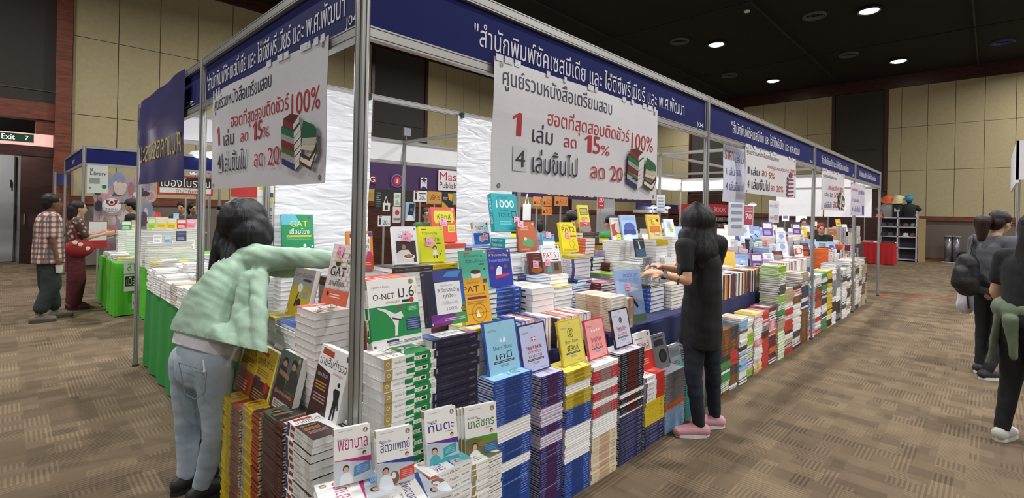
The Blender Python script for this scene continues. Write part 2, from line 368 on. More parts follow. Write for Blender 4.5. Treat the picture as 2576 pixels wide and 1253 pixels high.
def rail_mb(b, p, q, z0, z1, t=.016):
    "box rail with two shallow slots between two points of the plan"
    p = Vector(p); q = Vector(q); d = (q - p); L_ = d.length; X = Matrix.Translation((p.x, p.y, 0)) @ Matrix.Rotation(math.atan2(d.y, d.x), 4, 'Z'); h = z1 - z0
    pr = [(-t, z0), (t, z0), (t, z0 + h * .12), (t * .7, z0 + h * .12), (t * .7, z0 + h * .2), (t, z0 + h * .2), (t, z0 + h * .8), (t * .7, z0 + h * .8), (t * .7, z0 + h * .88), (t, z0 + h * .88), (t, z1), (-t, z1),
          (-t, z0 + h * .88), (-t * .7, z0 + h * .88), (-t * .7, z0 + h * .8), (-t, z0 + h * .8), (-t, z0 + h * .2), (-t * .7, z0 + h * .2), (-t * .7, z0 + h * .12), (-t, z0 + h * .12)]
    b.extrude(pr, 'x', 0, L_, ALU(), X)
XS = [0, 3.0, 6.3, 8.9, 11.45]; YS = [0, 2.05, 4.22]
post(0, 0, 'nearest corner post of the book booth, in front of the stacks', .026)
for x, l in zip(XS[1:], ('second aisle post of the booth, behind the woman in black', 'third aisle post along the blue fascia', 'fourth aisle post along the blue fascia', 'farthest aisle post at the end of the blue fascia')): post(x, 0, l)
post(0, YS[1], 'left side post between the white banner and dark blue cloth'); post(0, YS[2], 'far left post at the outer edge of the dark blue cloth')
TITLE = '"สำนักพิมพ์ซัคเซสมีเดีย และ ไอดีซีพรีเมียร์ และ พ.ศ.พัฒนา'
def fascia(p, q, label, t0, t1, code=True, words=TITLE, tz=(2.283, 2.392)):
    p = Vector(p + (0,)); q = Vector(q + (0,)); d = (q - p); Ln = d.length; u = d / Ln; n = u.cross(UP)     # u: reading direction, n: out of the booth
    e = empty('fascia_sign', (p + q) / 2 + Vector((0, 0, 2.17)), label, 'fascia sign', 'blue fascia signs of the book booth')
    b = MB(); o = p + u * .03 - n * .004
    b.box((0, 0, 0), (Ln - .06, .006, .27), NAVY, Matrix(((u.x, -n.x, 0, o.x), (u.y, -n.y, 0, o.y), (0, 0, 1, 2.2), (0, 0, 0, 1))))
    s = Sheet(b, p + n * -.003 + Vector((0, 0, 0)), u, UP, Ln, 1, .0012)
    s.text(words, t0, tz[0], t1, tz[1], TXT, .012)
    if code: s.text('J04', .935, 2.228, .978, 2.275, TXT, .01)
    local(e, b).build('sign_panel', e)
    for nm, z0, z1 in (('top_rail', 2.452, 2.5), ('bottom_rail', 2.168, 2.216)):
        b = MB(); rail_mb(b, p + u * .022, q - u * .022, z0, z1); local(e, b).build(nm, e)
    return e
fascia((0, 0), (3.0, 0), 'blue fascia board right of corner post with white Thai lettering', .178, .865)
fascia((3.0, 0), (6.3, 0), 'second blue fascia board on the aisle side', .155, .8)
fascia((6.3, 0), (8.9, 0), 'third blue fascia board on the aisle side', .15, .82)
fascia((8.9, 0), (11.45, 0), 'farthest blue fascia board on the aisle side', .15, .82, False)
fascia((0, 2.05), (0, 0), 'blue fascia board left of corner post with white Thai lettering', .03, .93)
fascia((0, 4.22), (0, 2.05), 'blue fascia board behind the dark blue hanging cloth', .4, .9, False, 'J02', (2.23, 2.28))

def banner(p, q, z0, z1, label, art, name='hanging_banner', cat='banner', group=None, mcol='#dcdadf', wr=.005, seed=0, clips=True):
    "vinyl sheet hung from the fascia: p -> q in reading direction"
    p = Vector(p + (0,)); q = Vector(q + (0,)); d = q - p; Ln = d.length; u = d / Ln; n = u.cross(UP); H = z1 - z0
    e = empty(name, (p + q) / 2 + Vector((0, 0, z0)), label, cat, group)
    b = MB(); vm = M(mcol, .35, bump=.15, vary=.03, scale=5); nx, ny = 48, 20
    def pt(i, j, o): return p + u * (Ln * i / nx) + UP * (z0 + H * j / ny) + n * o
    for o in (0, -.0016):
        vs = [pt(i, j, o) for j in range(ny + 1) for i in range(nx + 1)]; fs = []
        for j in range(ny):
            for i in range(nx):
                a = j * (nx + 1) + i; f = (a, a + 1, a + nx + 2, a + nx + 1); fs.append(f if o == 0 else f[::-1])
        b.add(vs, fs, vm)
    s = Sheet(b, p + UP * z0, u, UP, Ln, H, .0003); s.k = 4; art(s)
    def wob(v):
        v = Vector(v); x = (v - p).dot(u); z = v.z - z0
        k = noise.noise(Vector((x * 2.2 + seed, z * 3.1, seed)))
        crease = -abs(z - H * .62 + .02 * math.sin(x * 4)) / .03
        return tuple(v + n * (wr * 2.2 * k + (.0018 * math.exp(crease)) + wr * .8 * math.sin(x * 9 + seed)))
    b.warp(wob); local(e, b).build('vinyl_sheet', e)
    if clips:
        for fx in (.03, .97):
            for fz in (.04, .95):
                b = MB(); c = p + u * (Ln * fx) + UP * (z0 + H * fz); c = Vector(wob(c)) + n * .003; a = u; g = UP
                b.add([c + (a * math.cos(2 * PI * i / 10) + g * math.sin(2 * PI * i / 10)) * r for r in (.011, .005) for i in range(10)], [(i, (i + 1) % 10, 10 + (i + 1) % 10, 10 + i) for i in range(10)], M('#8b8b8e', .3, .8))
                local(e, b).build('eyelet', e)
        rr = random.Random(seed)
        for fx in ([.02, .06, .1] + [rr.uniform(.15, .9) for _ in range(6)] + [.88, .93, .97]):
            b = MB(); c = Vector(wob(p + u * (Ln * fx) + UP * (z1 - .016))) + n * .004; w = rr.uniform(.02, .06)
            vs = [c + u * (w * i / 4 - w / 2) + UP * (j * .03) + n * (rr.uniform(0, .002)) for j in (0, 1) for i in range(5)]
            b.add(vs, [(i, i + 1, i + 6, i + 5) for i in range(4)], TAPE)
            local(e, b).build('tape', e)
    return e
RED = M('#b3272e', .4); INK = M('#26263c', .4)
def book_pile_art(s, x0, y0, x1, y1):
    K = lambda pts: [(x0 + (x1 - x0) * x, y0 + (y1 - y0) * y) for x, y in pts]; s.k += 14
    def bk(c, cc, yy, h, sl=.1, xa=.0, xb=.36, xc=.54):
        s.poly(K([(xa, yy + h * .35), (xb, yy - sl), (xb, yy - sl + h), (xa, yy + h * 1.35)]), M(c, .4)); s.poly(K([(xb, yy - sl + .01), (xc, yy + .03), (xc, yy + h + .02), (xb, yy - sl + h - .01)]), M('#d9d6cf', .5))
        s.poly(K([(xa, yy + h * 1.35), (xb, yy - sl + h), (xc, yy + h + .03), (xa + .2, yy + h * 1.5 + .04)]), M(cc, .4))
    for c, cc, yy, h in (('#2a3070', '#1d2352', .1, .14), ('#a9a7a2', '#8f8d88', .22, .12), ('#46642d', '#36511f', .34, .1), ('#7c1f24', '#5e1418', .44, .13), ('#9fa3a0', '#8a8d8a', .57, .12), ('#1e6a41', '#14512f', .68, .12)): bk(c, cc, yy, h)
    bk('#7d2222', '#5d1818', .82, .12, .1, .06, .34, .5)
    s.poly(K([(.52, .12), (.84, -.02), (1., .3), (.98, .42), (.8, .2), (.54, .3)]), M('#3b2a25', .4)); s.poly(K([(.55, .16), (.83, .03), (.96, .28), (.8, .14), (.56, .24)]), M('#e3d9c0', .5))
    s.poly(K([(.56, .36), (.9, .3), (.99, .46), (.62, .52)]), M('#cfc3a4', .5)); s.poly(K([(.56, .5), (.62, .86), (.9, .74), (.98, .64), (.96, .5), (.72, .52)]), M('#1d5c36', .4)); s.poly(K([(.58, .44), (.96, .4), (.98, .52), (.6, .55)]), M('#b9b4a8', .5))
def one(s, x0, y0, x1, y1):
    w, h = x1 - x0, y1 - y0; s.poly([(x0 + w * .45, y0), (x1, y0), (x1, y1), (x0 + w * .62, y1), (x0, y1 - h * .2), (x0, y1 - h * .33), (x0 + w * .45, y1 - h * .2)], RED)
def sale_art(s):
    s.text('ศูนย์รวมหนังสือเตรียมสอบ', .035, .76, .635, .945, INK, .012); s.text('ฮอตที่สุดสอบติดชัวร์', .255, .535, .765, .72, RED, .012)
    s.text('100%', .785, .52, .96, .685, RED, .012); one(s, .085, .44, .125, .62); s.text('เล่ม', .18, .415, .285, .57, INK, .012); s.text('ลด', .345, .42, .415, .5, RED, .012); one(s, .465, .405, .505, .565); s.text('5', .515, .405, .56, .565, RED, .03); s.text('%', .565, .405, .625, .495, RED, .012)
    s.rect(.09, .165, .155, .36, M('#cfcdd2', .5)); s.k += 8; s.text('4', .1, .2, .145, .33, M('#333338', .5)); s.text('เล่มขึ้นไป', .18, .165, .42, .36, INK, .014); s.text('ลด', .5, .17, .59, .28, RED, .012); s.text('20', .63, .165, .72, .31, RED, .012); s.text('%', .735, .2, .78, .27, RED, .012)
    book_pile_art(s, .745, .1, .975, .51)
banner((.62, -.03), (2.13, -.03), 1.645, 2.245, 'white sale banner in Thai hanging on the aisle side, nearest the corner', sale_art, seed=1)
banner((-.03, 1.735), (-.03, .215), 1.648, 2.222, 'white sale banner in Thai hanging left of the corner post', sale_art, seed=5)
def sale_art2(s):
    s.text('ศูนย์รวมหนังสือเตรียมสอบ', .03, .8, .6, .94, INK, .01); s.text('ฮอตที่สุดสอบติดชัวร์', .38, .6, .8, .72, RED, .01); s.text('100%', .83, .58, .99, .74, RED); s.text('1', .04, .42, .07, .56, INK, .02); s.text('เล่ม', .1, .4, .23, .58, INK, .02); s.text('ลด', .27, .42, .36, .54, RED, .02); s.text('5%', .4, .4, .54, .54, RED)
    s.text('4', .04, .12, .07, .28, INK); s.text('เล่มขึ้นไป', .11, .1, .42, .34, INK, .02); s.text('ลด', .45, .12, .53, .24, RED, .02); s.text('20%', .57, .12, .7, .26, RED)
    for i in range(5): s.poly([(.76, .06 + i * .1), (.8, .02 + i * .1), (.94, .06 + i * .1), (.93, .09 + i * .1), (.81, .07 + i * .1), (.77, .14 + i * .1)], M('#7b3f68', .4))
    s.poly([(.8, .56), (.84, .5), (.9, .53), (.89, .6), (.83, .66)], M('#6d2f52', .4))
banner((3.77, -.03), (5.4, -.03), 1.765, 2.2, 'white sale banner in Thai on the second aisle bay', sale_art2, seed=9)
def sale_art3(s):
    s.text('ศูนย์รวมหนังสือเตรียมสอบ', .05, .78, .62, .9, INK); s.text('สอบติดชัวร์ 100%', .25, .52, .95, .66, RED, .01); s.text('เล่ม', .1, .34, .28, .46, M('#3a3c8a', .4), .02); s.text('ลด', .34, .34, .46, .44, M('#6b6aa5', .4)); s.text('5%', .52, .34, .68, .48, RED); s.text('เล่มขึ้นไป', .1, .06, .42, .22, M('#3a3c8a', .4), .01); s.text('ลด', .48, .08, .64, .24, RED, .02)
    book_pile_art(s, .66, .03, .98, .5)
banner((6.58, -.03), (7.98, -.03), 1.66, 2.2, 'white sale banner with book picture on the third aisle bay', sale_art3, seed=12)
def sale_art4(s):
    s.text('ภาษาอังกฤษ', .08, .72, .45, .86, RED, .01); s.text('ราคาพิเศษ', .5, .68, .95, .84, M('#3a3c8a', .4), .01); s.text('1 เล่มลด', .15, .42, .6, .56, M('#55529c', .4)); s.text('4 เล่มขึ้นไป', .1, .12, .7, .3, M('#55529c', .4), .01); s.rect(.86, .04, .96, .34, M('#4a3a86', .4))
banner((8.45, -.03), (9.62, -.03), 1.6, 2.13, 'narrow white sale banner on the farthest aisle bay', sale_art4, seed=15, mcol='#d5d0e2')
def cloth_art(s): s.k += 12; s.text('ศ.บ.เทศธรรมกระม', .02, .25, .97, .45, M('#c9b64a', .5), .012, turn=True)
banner((-.035, 3.98), (-.035, 2.39), 1.73, 2.495, 'dark blue cloth banner with yellow lettering on the far left bay', cloth_art, seed=20, mcol='#363566', wr=.008, clips=False)
def small_art(s):
    s.text('ราคา', .1, .72, .5, .88, RED); s.text('เล่ม', .55, .7, .95, .84, M('#3a3c8a', .5)); s.text('1 เล่ม 5%', .15, .46, .8, .6, M('#3a3c8a', .5)); s.text('4 เล่มขึ้นไป', .12, .2, .9, .36, M('#3a3c8a', .5))
banner((on(1, .05, 1818, 460).x, .05), (on(1, .05, 1872, 460).x, .05), on(1, .05, 1840, 508).z, 2.2, 'small white price notice hanging left of the second aisle banner', small_art, seed=22, mcol='#d4d6e6', clips=False)
NAVYCLOTH = M('#1d2350', .9, bump=.2, scale=30); GREENCLOTH = M('#2c8a3a', .9, bump=.25, scale=30)
def table(x0, x1, y0, y1, h, label, cloth, group='cloth-covered tables of the booth'):
    e = empty('display_table', ((x0 + x1) / 2, (y0 + y1) / 2, 0), label, 'table', group)
    b = MB(); b.box((x0, y0, h - .03), (x1, y1, h - .004), M('#c9c4ba', .6)); local(e, b).build('tabletop', e)
    for i, (x, y) in enumerate(((x0 + .08, y0 + .08), (x1 - .08, y0 + .08), (x0 + .08, y1 - .08), (x1 - .08, y1 - .08))):
        b = MB(); b.tube((x, y, 0), (x, y, h - .03), .014, ALU()); local(e, b).build('leg', e)
    b = MB(); n = 40; per = []
    for i in range(n): per.append((x0 + (x1 - x0) * i / n, y0, 0, -1))
    for i in range(n): per.append((x1, y0 + (y1 - y0) * i / n, 1, 0))
    for i in range(n): per.append((x1 - (x1 - x0) * i / n, y1, 0, 1))
    for i in range(n): per.append((x0, y1 - (y1 - y0) * i / n, -1, 0))
    vs = []; m = len(per)
    for k, z in enumerate((h, h - .02, h * .6, h * .3, .015)):
        for i, (x, y, nx, ny) in enumerate(per):
            a = (.004 + .006 * k) * (.5 + .5 * math.sin(i * .9 + k * .3)) if k else 0; vs.append((x + nx * a, y + ny * a, z))
    fs = [(k * m + i, (k + 1) * m + i, (k + 1) * m + (i + 1) % m, k * m + (i + 1) % m) for k in range(4) for i in range(m)]
    b.add(vs, fs, cloth); b.add([(x0, y0, h), (x1, y0, h), (x1, y1, h), (x0, y1, h)], [(0, 1, 2, 3)], cloth)
    local(e, b).build('tablecloth', e)
# ------------------------------------------------------------------ inside of the booth block and the stalls behind
FILM = M('#e9ebee', .22, kind='film', bump=.9, vary=.03, scale=3.2)
def sheet_hang(x0, x1, y, z0, z1, label, slant=0.):
    e = empty('plastic_sheet', ((x0 + x1) / 2, y, z0), label, 'plastic sheet'); b = MB(); nx, nz = 26, 40; rr = random.Random(int(x0 * 10))
    for o in (0, .003):
        vs = []
        for j in range(nz + 1):
            for i in range(nx + 1):
                z = z0 + (z1 - z0) * j / nz; x = x0 + (x1 - slant * (1 - j / nz) - x0) * i / nx
                k = noise.noise(Vector((x * 1.5, z * 9, x0))) * .008 + noise.noise(Vector((x * 5, z * 22, 4))) * .003
                vs.append((x, y + k + o, z))
        fs = [(j * (nx + 1) + i, j * (nx + 1) + i + 1, (j + 1) * (nx + 1) + i + 1, (j + 1) * (nx + 1) + i) for j in range(nz) for i in range(nx)]
        b.add(vs, fs if o == 0 else [f[::-1] for f in fs], FILM)
    o = local(e, b).build('film', e, True)
    for x in (x0 + .03, x1 - .05):
        b = MB(); b.box((x, y - .02, z1 - .02), (x + .03, y + .02, z1 + .03), M('#1c1c1e', .5)); local(e, b).build('clip', e)
sheet_hang(.44, 1.19, 2.0, .02, 2.455, 'wrinkled white plastic sheet left, behind the corner post', .06); sheet_hang(2.09, 2.84, 2.0, .02, 2.455, 'wrinkled white plastic sheet behind the tall teal book')
def rail(p, q, label, z0=2.455, z1=2.5):
    e = empty('booth_rail', ((p[0] + q[0]) / 2, (p[1] + q[1]) / 2, z0), label, 'rail', 'aluminium cross rails of the booths'); b = MB(); rail_mb(b, p, q, z0, z1); local(e, b).build('beam', e)
post(6.12, 2.03, 'inner post behind the first sale banner, holding a paper notice'); post(.4, 2.05, 'inner post at the left edge of the plastic sheet'); post(2.96, 4.22, 'rear post seen between the plastic sheets'); post(9.75, 2.03, 'inner post far along the booth'); post(11.45, 4.22, 'far rear corner post of the booth'); post(3.0, 2.05, 'inner post behind the second plastic sheet')
rail((.02, 2.05), (3.0, 2.05), 'long inner rail carrying the plastic sheets'); rail((3.02, 2.04), (6.1, 2.03), 'inner rail behind the first sale banner'); rail((6.14, 2.03), (9.73, 2.03), 'inner rail descending right behind the second aisle post'); rail((6.15, .03), (6.12, 2.0), 'cross rail from the third aisle post inward')
rail((2.96, 2.07), (2.96, 4.2), 'cross rail with a grey floodlight'); rail((9.75, 2.05), (9.75, 4.2), 'far cross rail seen through the second bay'); rail((9.75, .03), (9.75, 2.0), 'far cross rail near the end of the aisle')
def backfascia(p, q, label):
    p = Vector(p + (0,)); q = Vector(q + (0,)); d = q - p; e = empty('rear_board', (p + q) / 2 + Vector((0, 0, 2.17)), label, 'fascia board'); Ln = d.length; u = d / Ln; n = u.cross(UP)
    b = MB(); b.box((0, -.004, 2.2), (Ln, .004, 2.47), WHITE, Matrix(((u.x, -n.x, 0, p.x), (u.y, -n.y, 0, p.y), (0, 0, 1, 0), (0, 0, 0, 1)))); local(e, b).build('panel', e)
    for nm, z0, z1 in (('top_rail', 2.455, 2.5), ('bottom_rail', 2.168, 2.213)): b = MB(); rail_mb(b, p, q, z0, z1); local(e, b).build(nm, e)
backfascia((.03, 4.22), (2.93, 4.22), 'white rear board of the booth, seen between the plastic sheets'); backfascia((2.99, 4.22), (11.42, 4.22), 'long white rear board of the booth'); backfascia((11.45, 4.19), (11.45, .03), 'white end board at the far end of the booth')
def tube_lamp(x, y, z, L_, ax, label, power=TUBE_W, aim=(0, 0, 0), br=None):
    e = empty('tube_lamp', (x, y, z), label, 'lamp', 'fluorescent tube lamps of the booths'); d = (L_ / 2, 0, 0) if ax == 'x' else (0, L_ / 2, 0)
    b = MB(); s = (L_ / 2, .03, .02) if ax == 'x' else (.03, L_ / 2, .02); b.box((-s[0], -s[1], .02), (s[0], s[1], .06), WHITE); b.build('housing', e)
    if br: b = MB(); b.box((min(0, br[0]) - .01, min(0, br[1]) - .01, min(.03, br[2])), (max(0, br[0]) + .01, max(0, br[1]) + .01, max(.05, br[2]))  , ALU()); b.build('bracket', e)
    b = MB(); b.tube([-v for v in d], d, .02, M('#f4f8ff', .4, emit=9)); b.build('tube', e)
    area_light('tube_light', (0, 0, -.03), L_ if ax == 'x' else .06, power, (.93, .97, 1), 'RECTANGLE', .06 if ax == 'x' else L_, aim, parent=e)
tube_lamp(10.6, 4.14, 2.4, 1.3, 'x', 'bright tube lamp on the far rear board, seen behind the second aisle post', 10, br=(0, .08, .05))
for i, x in enumerate((1.6, 4.6, 7.6)): tube_lamp(x, .1, 2.33, 1.2, 'x', ['tube lamp behind the first fascia board', 'tube lamp behind the second fascia board', 'tube lamp behind the third fascia board'][i], br=(0, -.1, .05))
tube_lamp(.1, 1.0, 2.33, 1.2, 'y', 'tube lamp behind the left fascia board', br=(-.1, 0, .05)); tube_lamp(1.5, 4.12, 2.33, 1.2, 'x', 'tube lamp on the rear board left', br=(0, .1, .05)); tube_lamp(5.4, 4.12, 2.33, 1.2, 'x', 'tube lamp on the rear board behind the first banner', br=(0, .1, .05)); tube_lamp(11.4, 2.8, 2.53, .5, 'y', 'short lamp on top of the far end board', br=(.05, 0, -.05)); tube_lamp(.1, 3.2, 2.33, 1.2, 'y', 'tube lamp behind the dark blue cloth', 9, br=(-.1, 0, .05))
# floodlight on the cross rail
p = on(0, 2.96, 1020, 333); e = empty('floodlight', p, 'small grey floodlight on the rail between the plastic sheets', 'floodlight'); b = MB(); b.box((-.06, -.05, -.06), (.06, .0, .06), M('#3a3c3f', .5)); b.build('housing', e); b = MB(); b.box((-.055, -.056, -.055), (.055, -.05, .055), M('#8f989c', .15)); b.build('glass', e)
b = MB(); b.tube((0, -.02, -.06), (0, -.02, -.1), .008, ALU()); b.build('bracket', e)

def board(a0, b0, a1, b1, y, art, label, name='sign_board', cat='sign', col='#e6e6e6', group=None, t=.008, em=0., hang=None):
    "flat sign facing the aisle: its pixel corners fix place and size in the plane y"
    pc = on(1, y, (a0 + a1) / 2, (b0 + b1) / 2); x0 = on(1, y, a0, (b0 + b1) / 2).x; x1 = on(1, y, a1, (b0 + b1) / 2).x; z1 = on(1, y, (a0 + a1) / 2, b0).z; z0 = on(1, y, (a0 + a1) / 2, b1).z
    e = empty(name, (pc.x, y, z0), label, cat, group); b = MB(); b.box((x0, y, z0), (x1, y + t, z1), M(col, .5, vary=.03, emit=em)); s = Sheet(b, (x0, y - .001, z0), (1, 0, 0), (0, 0, 1), x1 - x0, z1 - z0, .0004 if len(art) < 30 else .0001); s.art(art); local(e, b).build('sign_face', e)
    if hang is not None:
        b = MB(); b.box(((x0 + x1) / 2 - .012, y + t, hang), ((x0 + x1) / 2 + .012, y + t + .024, z1), ALU()); local(e, b).build('support', e)
    return x0, x1, z0, z1
# stall across: purple sign and what hangs under it
X0, X1, Z0, Z1 = board(880, 405, 1640, 492, 6.4, [('t', 'ปัญญาชน ดิสทริบิวเตอร์', .0, .7, .32, .97, '#d8b84a', .012), ('t', 'สำนักพิมพ์ หนังสือดี', .5, .1, .95, .4, '#d8c06a', .012)], 'long purple sign with yellow Thai lettering beyond the booth', col='#3c2450', hang=0)
board(984, 440, 1014, 470, 6.38, [('c', .5, .5, .49, '#7a6a92'), ('c', .5, .5, .42, '#4a2c60'), ('c', .5, .5, .3, '#c03a34'), ('p', [(.42, .3), (.58, .3), (.6, .62), (.48, .7)], '#e0c0b8')], 'round red emblem on the purple sign', 'emblem', 'emblem', '#3c2450', t=.002)
board(1056, 446, 1076, 478, 6.38, [('r', .1, .1, .9, .98, '#d0ccd6'), ('p', [(.12, .8), (.5, .95), (.88, .8), (.5, .68)], '#2a2038'), ('c', .5, .58, .2, '#2a2038'), ('c', .5, .54, .15, '#d0ccd6'), ('p', [(.15, .14), (.5, .3), (.85, .14), (.5, .08)], '#2a2038')], 'small white graduate owl-like emblem on the purple sign', 'emblem', 'emblem', '#3c2450', t=.002)
board(923, 440, 947, 462, 6.38, [('t', 'G', .3, .2, .85, .8, '#e9e6e6', .04)], 'black and red square sign with white letter under the purple sign', col='#6a1c24')
board(923, 475, 942, 506, 6.38, [('t', 'นบ', .1, .3, .7, .7, '#7a8a2a', .02)], 'small yellow-brown board at the left under the purple sign', col='#b08a44')
board(943, 478, 962, 526, 6.36, [('b', .2, .1, .8, .9, 7, '#8a8a8a')], 'narrow black hanging price list under the purple sign', col='#1f1f22')
board(991, 485, 1008, 518, 6.36, [('t', 'LOVE', .15, .6, .8, .85, '#3a4a3a'), ('p', [(.1, .1), (.5, .5), (.9, .1)], '#8fb09a')], 'pale green art print under the purple sign', 'art_print', 'print', '#cfd6c8')
board(988, 520, 1008, 560, 6.34, [('c', .55, .62, .28, '#c03a34'), ('b', .1, .08, .9, .3, 3, '#5a4a6a')], 'white print with a red disc under the green print', 'art_print', 'print', '#d4d0d0')
board(1020, 509, 1045, 555, 6.34, [('p', [(.2, .2), (.8, .3), (.9, .9), (.4, .95)], '#2a2e36'), ('p', [(.1, .0), (.9, .0), (.6, .3), (.2, .3)], '#e6e8ec'), ('c', .6, .6, .15, '#5a6a7a')], 'blue and black figure print under the purple sign', 'art_print', 'print', '#9fc0d8')
board(1041, 480, 1074, 508, 6.3, [('p', [(.05, .8), (.35, .95), (.1, 1)], '#a04030'), ('t', '20', .4, .18, .75, .58, '#8a3a2a', .02), ('t', '%', .77, .18, .92, .36, '#555'), ('r', .1, .2, .22, .8, '#2a2a2a'), ('b', .35, .68, .9, .84, 1, '#444')], 'small white 20 percent sign right under the purple sign', col='#dcdcdc', hang=0)
board(951, 543, 982, 570, 5.2, [('p', [(.05, .8), (.35, .95), (.1, 1)], '#a04030'), ('t', '20', .4, .18, .75, .58, '#444', .02), ('t', '%', .77, .18, .92, .36, '#555'), ('r', .1, .2, .22, .8, '#2a2a2a')], 'small white 20 percent sign left of the man with glasses', col='#dcdcdc', hang=0)
board(1078, 482, 1110, 511, 6.3, [('t', 'บริหาร', .1, .3, .9, .75, '#6a3a1c', .02)], 'orange-brown subject sign with red edge', col='#c8923f', hang=0)
board(1103, 429, 1150, 480, 6.36, [('t', 'Mas', .06, .5, .95, .9, '#b0283a', .02), ('t', 'Publish', .06, .12, .95, .42, '#2a2a30', .01)], 'white publisher sign with red lettering on the purple sign', col='#d8d4d6')
board(1112, 483, 1140, 522, 6.32, [('p', [(.0, .0), (.6, .0), (.0, .4)], '#c8a23a'), ('p', [(.5, .9), (.95, .9), (.9, .4), (.6, .5)], '#c8a83a'), ('t', 'TEST', .08, .5, .5, .66, '#d8d8d8')], 'black and yellow poster under the publisher sign', 'poster', 'poster', '#26262a')
p = on(1, 6.3, 972, 515); e = empty('tote_bag', p, 'white tote bag hanging under the purple sign', 'bag'); b = MB(); b.add([(-.07, 0, -.12), (.07, 0, -.12), (.08, 0, .03), (-.07, 0, .03), (-.06, .03, -.12), (.06, .03, -.12), (.07, .03, .03), (-.06, .03, .03)], [(0, 1, 2, 3), (7, 6, 5, 4), (0, 4, 5, 1), (1, 5, 6, 2), (2, 6, 7, 3), (3, 7, 4, 0)], M('#e2dfd8', .8)); b.box((-.03, -.004, -.09), (.03, -.001, -.01), M('#2a2a2a', .8)); b.build('body', e)
b = MB()
for s in (-1, 1): b.tube((s * .04, .015, .03), (0, .015, .15), .006, M('#e2dfd8', .8), 6)
b.build('strap', e)
for i, (a0, b0, a1, b1) in enumerate(((1342, 495, 1362, 518), (1366, 494, 1388, 520), (1396, 495, 1428, 518), (1364, 518, 1388, 541))): board(a0, b0, a1, b1, 4.4, [('t', '50', .35, .2, .92, .7, '#b0301c', .03), ('r', .08, .2, .28, .5, '#4a2a1c')], ['leftmost orange 50 baht sign under the first banner', 'second orange 50 baht sign under the first banner', 'rightmost orange 50 baht sign under the first banner', 'lower orange 50 baht sign under the first banner'][i], col='#c8823f', group='orange price signs', hang=0)
board(1505, 494, 1520, 525, 4.4, [('t', '20', .1, .55, .9, .9, '#f0e6e6', .04), ('b', .2, .15, .8, .35, 1, '#f0d0d0')], 'narrow red 20 baht sign beside the white panel', col='#b8323a', hang=0)
p = on(1, 4.3, 1327, 530); e = empty('tote_bag', p, 'white tote bag hanging right of the tall teal book', 'bag'); b = MB(); b.box((-.09, 0, -.17), (.09, .03, .12), M('#dedede', .8)); b.build('body', e); b = MB(); b.tube((-.05, .015, .12), (0, .015, .3), .006, M('#dedede', .8), 6); b.tube((.05, .015, .12), (0, .015, .3), .006, M('#dedede', .8), 6); b.build('strap', e)
# wooden partition and grey panel behind
e = empty('wooden_partition', (6, 8.6, 0), 'brown wooden partition behind the stalls in the middle', 'partition'); b = MB(); b.box((3.6, 8.6, 0), (10.5, 8.7, 1.62), wood('#3a1f16', '#57301f')); b.box((3.6, 8.57, 1.62), (10.5, 8.73, 1.7), WOOD); local(e, b).build('panel', e)
e = empty('room_divider', (6.4, 4.9, 0), 'plain light grey panel right of the vendor woman', 'panel'); b = MB(); x0 = on(1, 4.9, 1505, 560).x; x1 = on(1, 4.9, 1545, 560).x; b.box((x0, 4.9, 0), (x1, 4.95, 1.9), M('#a9abad', .6)); local(e, b).build('panel', e); b = MB(); b.tube((x1, 4.92, 0), (x1, 4.92, 2.1), .02, ALU()); local(e, b).build('edge_post', e)
# paper notices on posts
def notice(px, py, w, h, plane, label, n=4, col='#d6dae2', az=240):
    p = on({'x': 0, 'y': 1}[plane[0]], plane[1], px, py); e = empty('paper_notice', p, label, 'notice', None, math.radians(az - 270)); b = MB(); b.box((-w / 2, -.004, -h / 2), (w / 2, 0, h / 2), M(col, .5)); s = Sheet(b, (-w / 2, -.0045, -h / 2), (1, 0, 0), (0, 0, 1), w, h, .0008); s.bars(.15, .12, .85, .88, n, M('#8a90a0', .6)); b.build('paper', e)
notice(1662, 510, .14, .24, ('y', 1.98), 'laminated white notice taped to the inner post left of the dark hair', 4, '#cfd4dc'); notice(1852, 535, .2, .5, ('y', .33), 'tall white list hanging below the small price notice', 5, '#d0d2da')
# far stall with the red shop sign and its shelves
for i, (a0, a1) in enumerate(((1708, 1772), (1775, 1841))): board(a0, 514, a1, 541, 5.6, [('t', 'BOOK', .3, .28, .75, .72, '#f0d8d8', .04)], ['left red shop sign half hidden by dark hair', 'right red shop sign with white lettering beside second aisle post'][i], col='#a81c22', em=.12)
e = empty('book_shelf', on(1, 5.65, 1800, 600), 'dark wooden shelf of books below the red shop signs', 'shelf'); xa = on(1, 5.65, 1706, 560).x; xb = on(1, 5.65, 1842, 560).x; e.location = ((xa + xb) / 2, 5.8, 0)
b = MB(); b.box((xa, 5.95, 0), (xb, 6.0, 1.75), DARKWOOD); b.box((xa, 5.6, 0), (xa + .04, 5.95, 1.75), DARKWOOD); b.box((xb - .04, 5.6, 0), (xb, 5.95, 1.75), DARKWOOD); local(e, b).build('case', e)
for z in (.5, .8, 1.1, 1.33, 1.55): b = MB(); b.box((xa, 5.6, z), (xb, 5.95, z + .03), DARKWOOD); local(e, b).build('shelf_board', e)
b = MB(); r2 = random.Random(5)
for z in (1.13, 1.36):
    x = xa + .08
    while x < xb - .1: w = r2.uniform(.1, .26); b.box((x, 5.62, z), (x + w, 5.85, z + r2.uniform(.1, .17)), M(r2.choice(['#6a5a4a', '#8a7a6a', '#4a4038', '#a09484']), .7)); x += w + .03
o = local(e, b).build('shelved_books', e); o['kind'] = 'stuff'
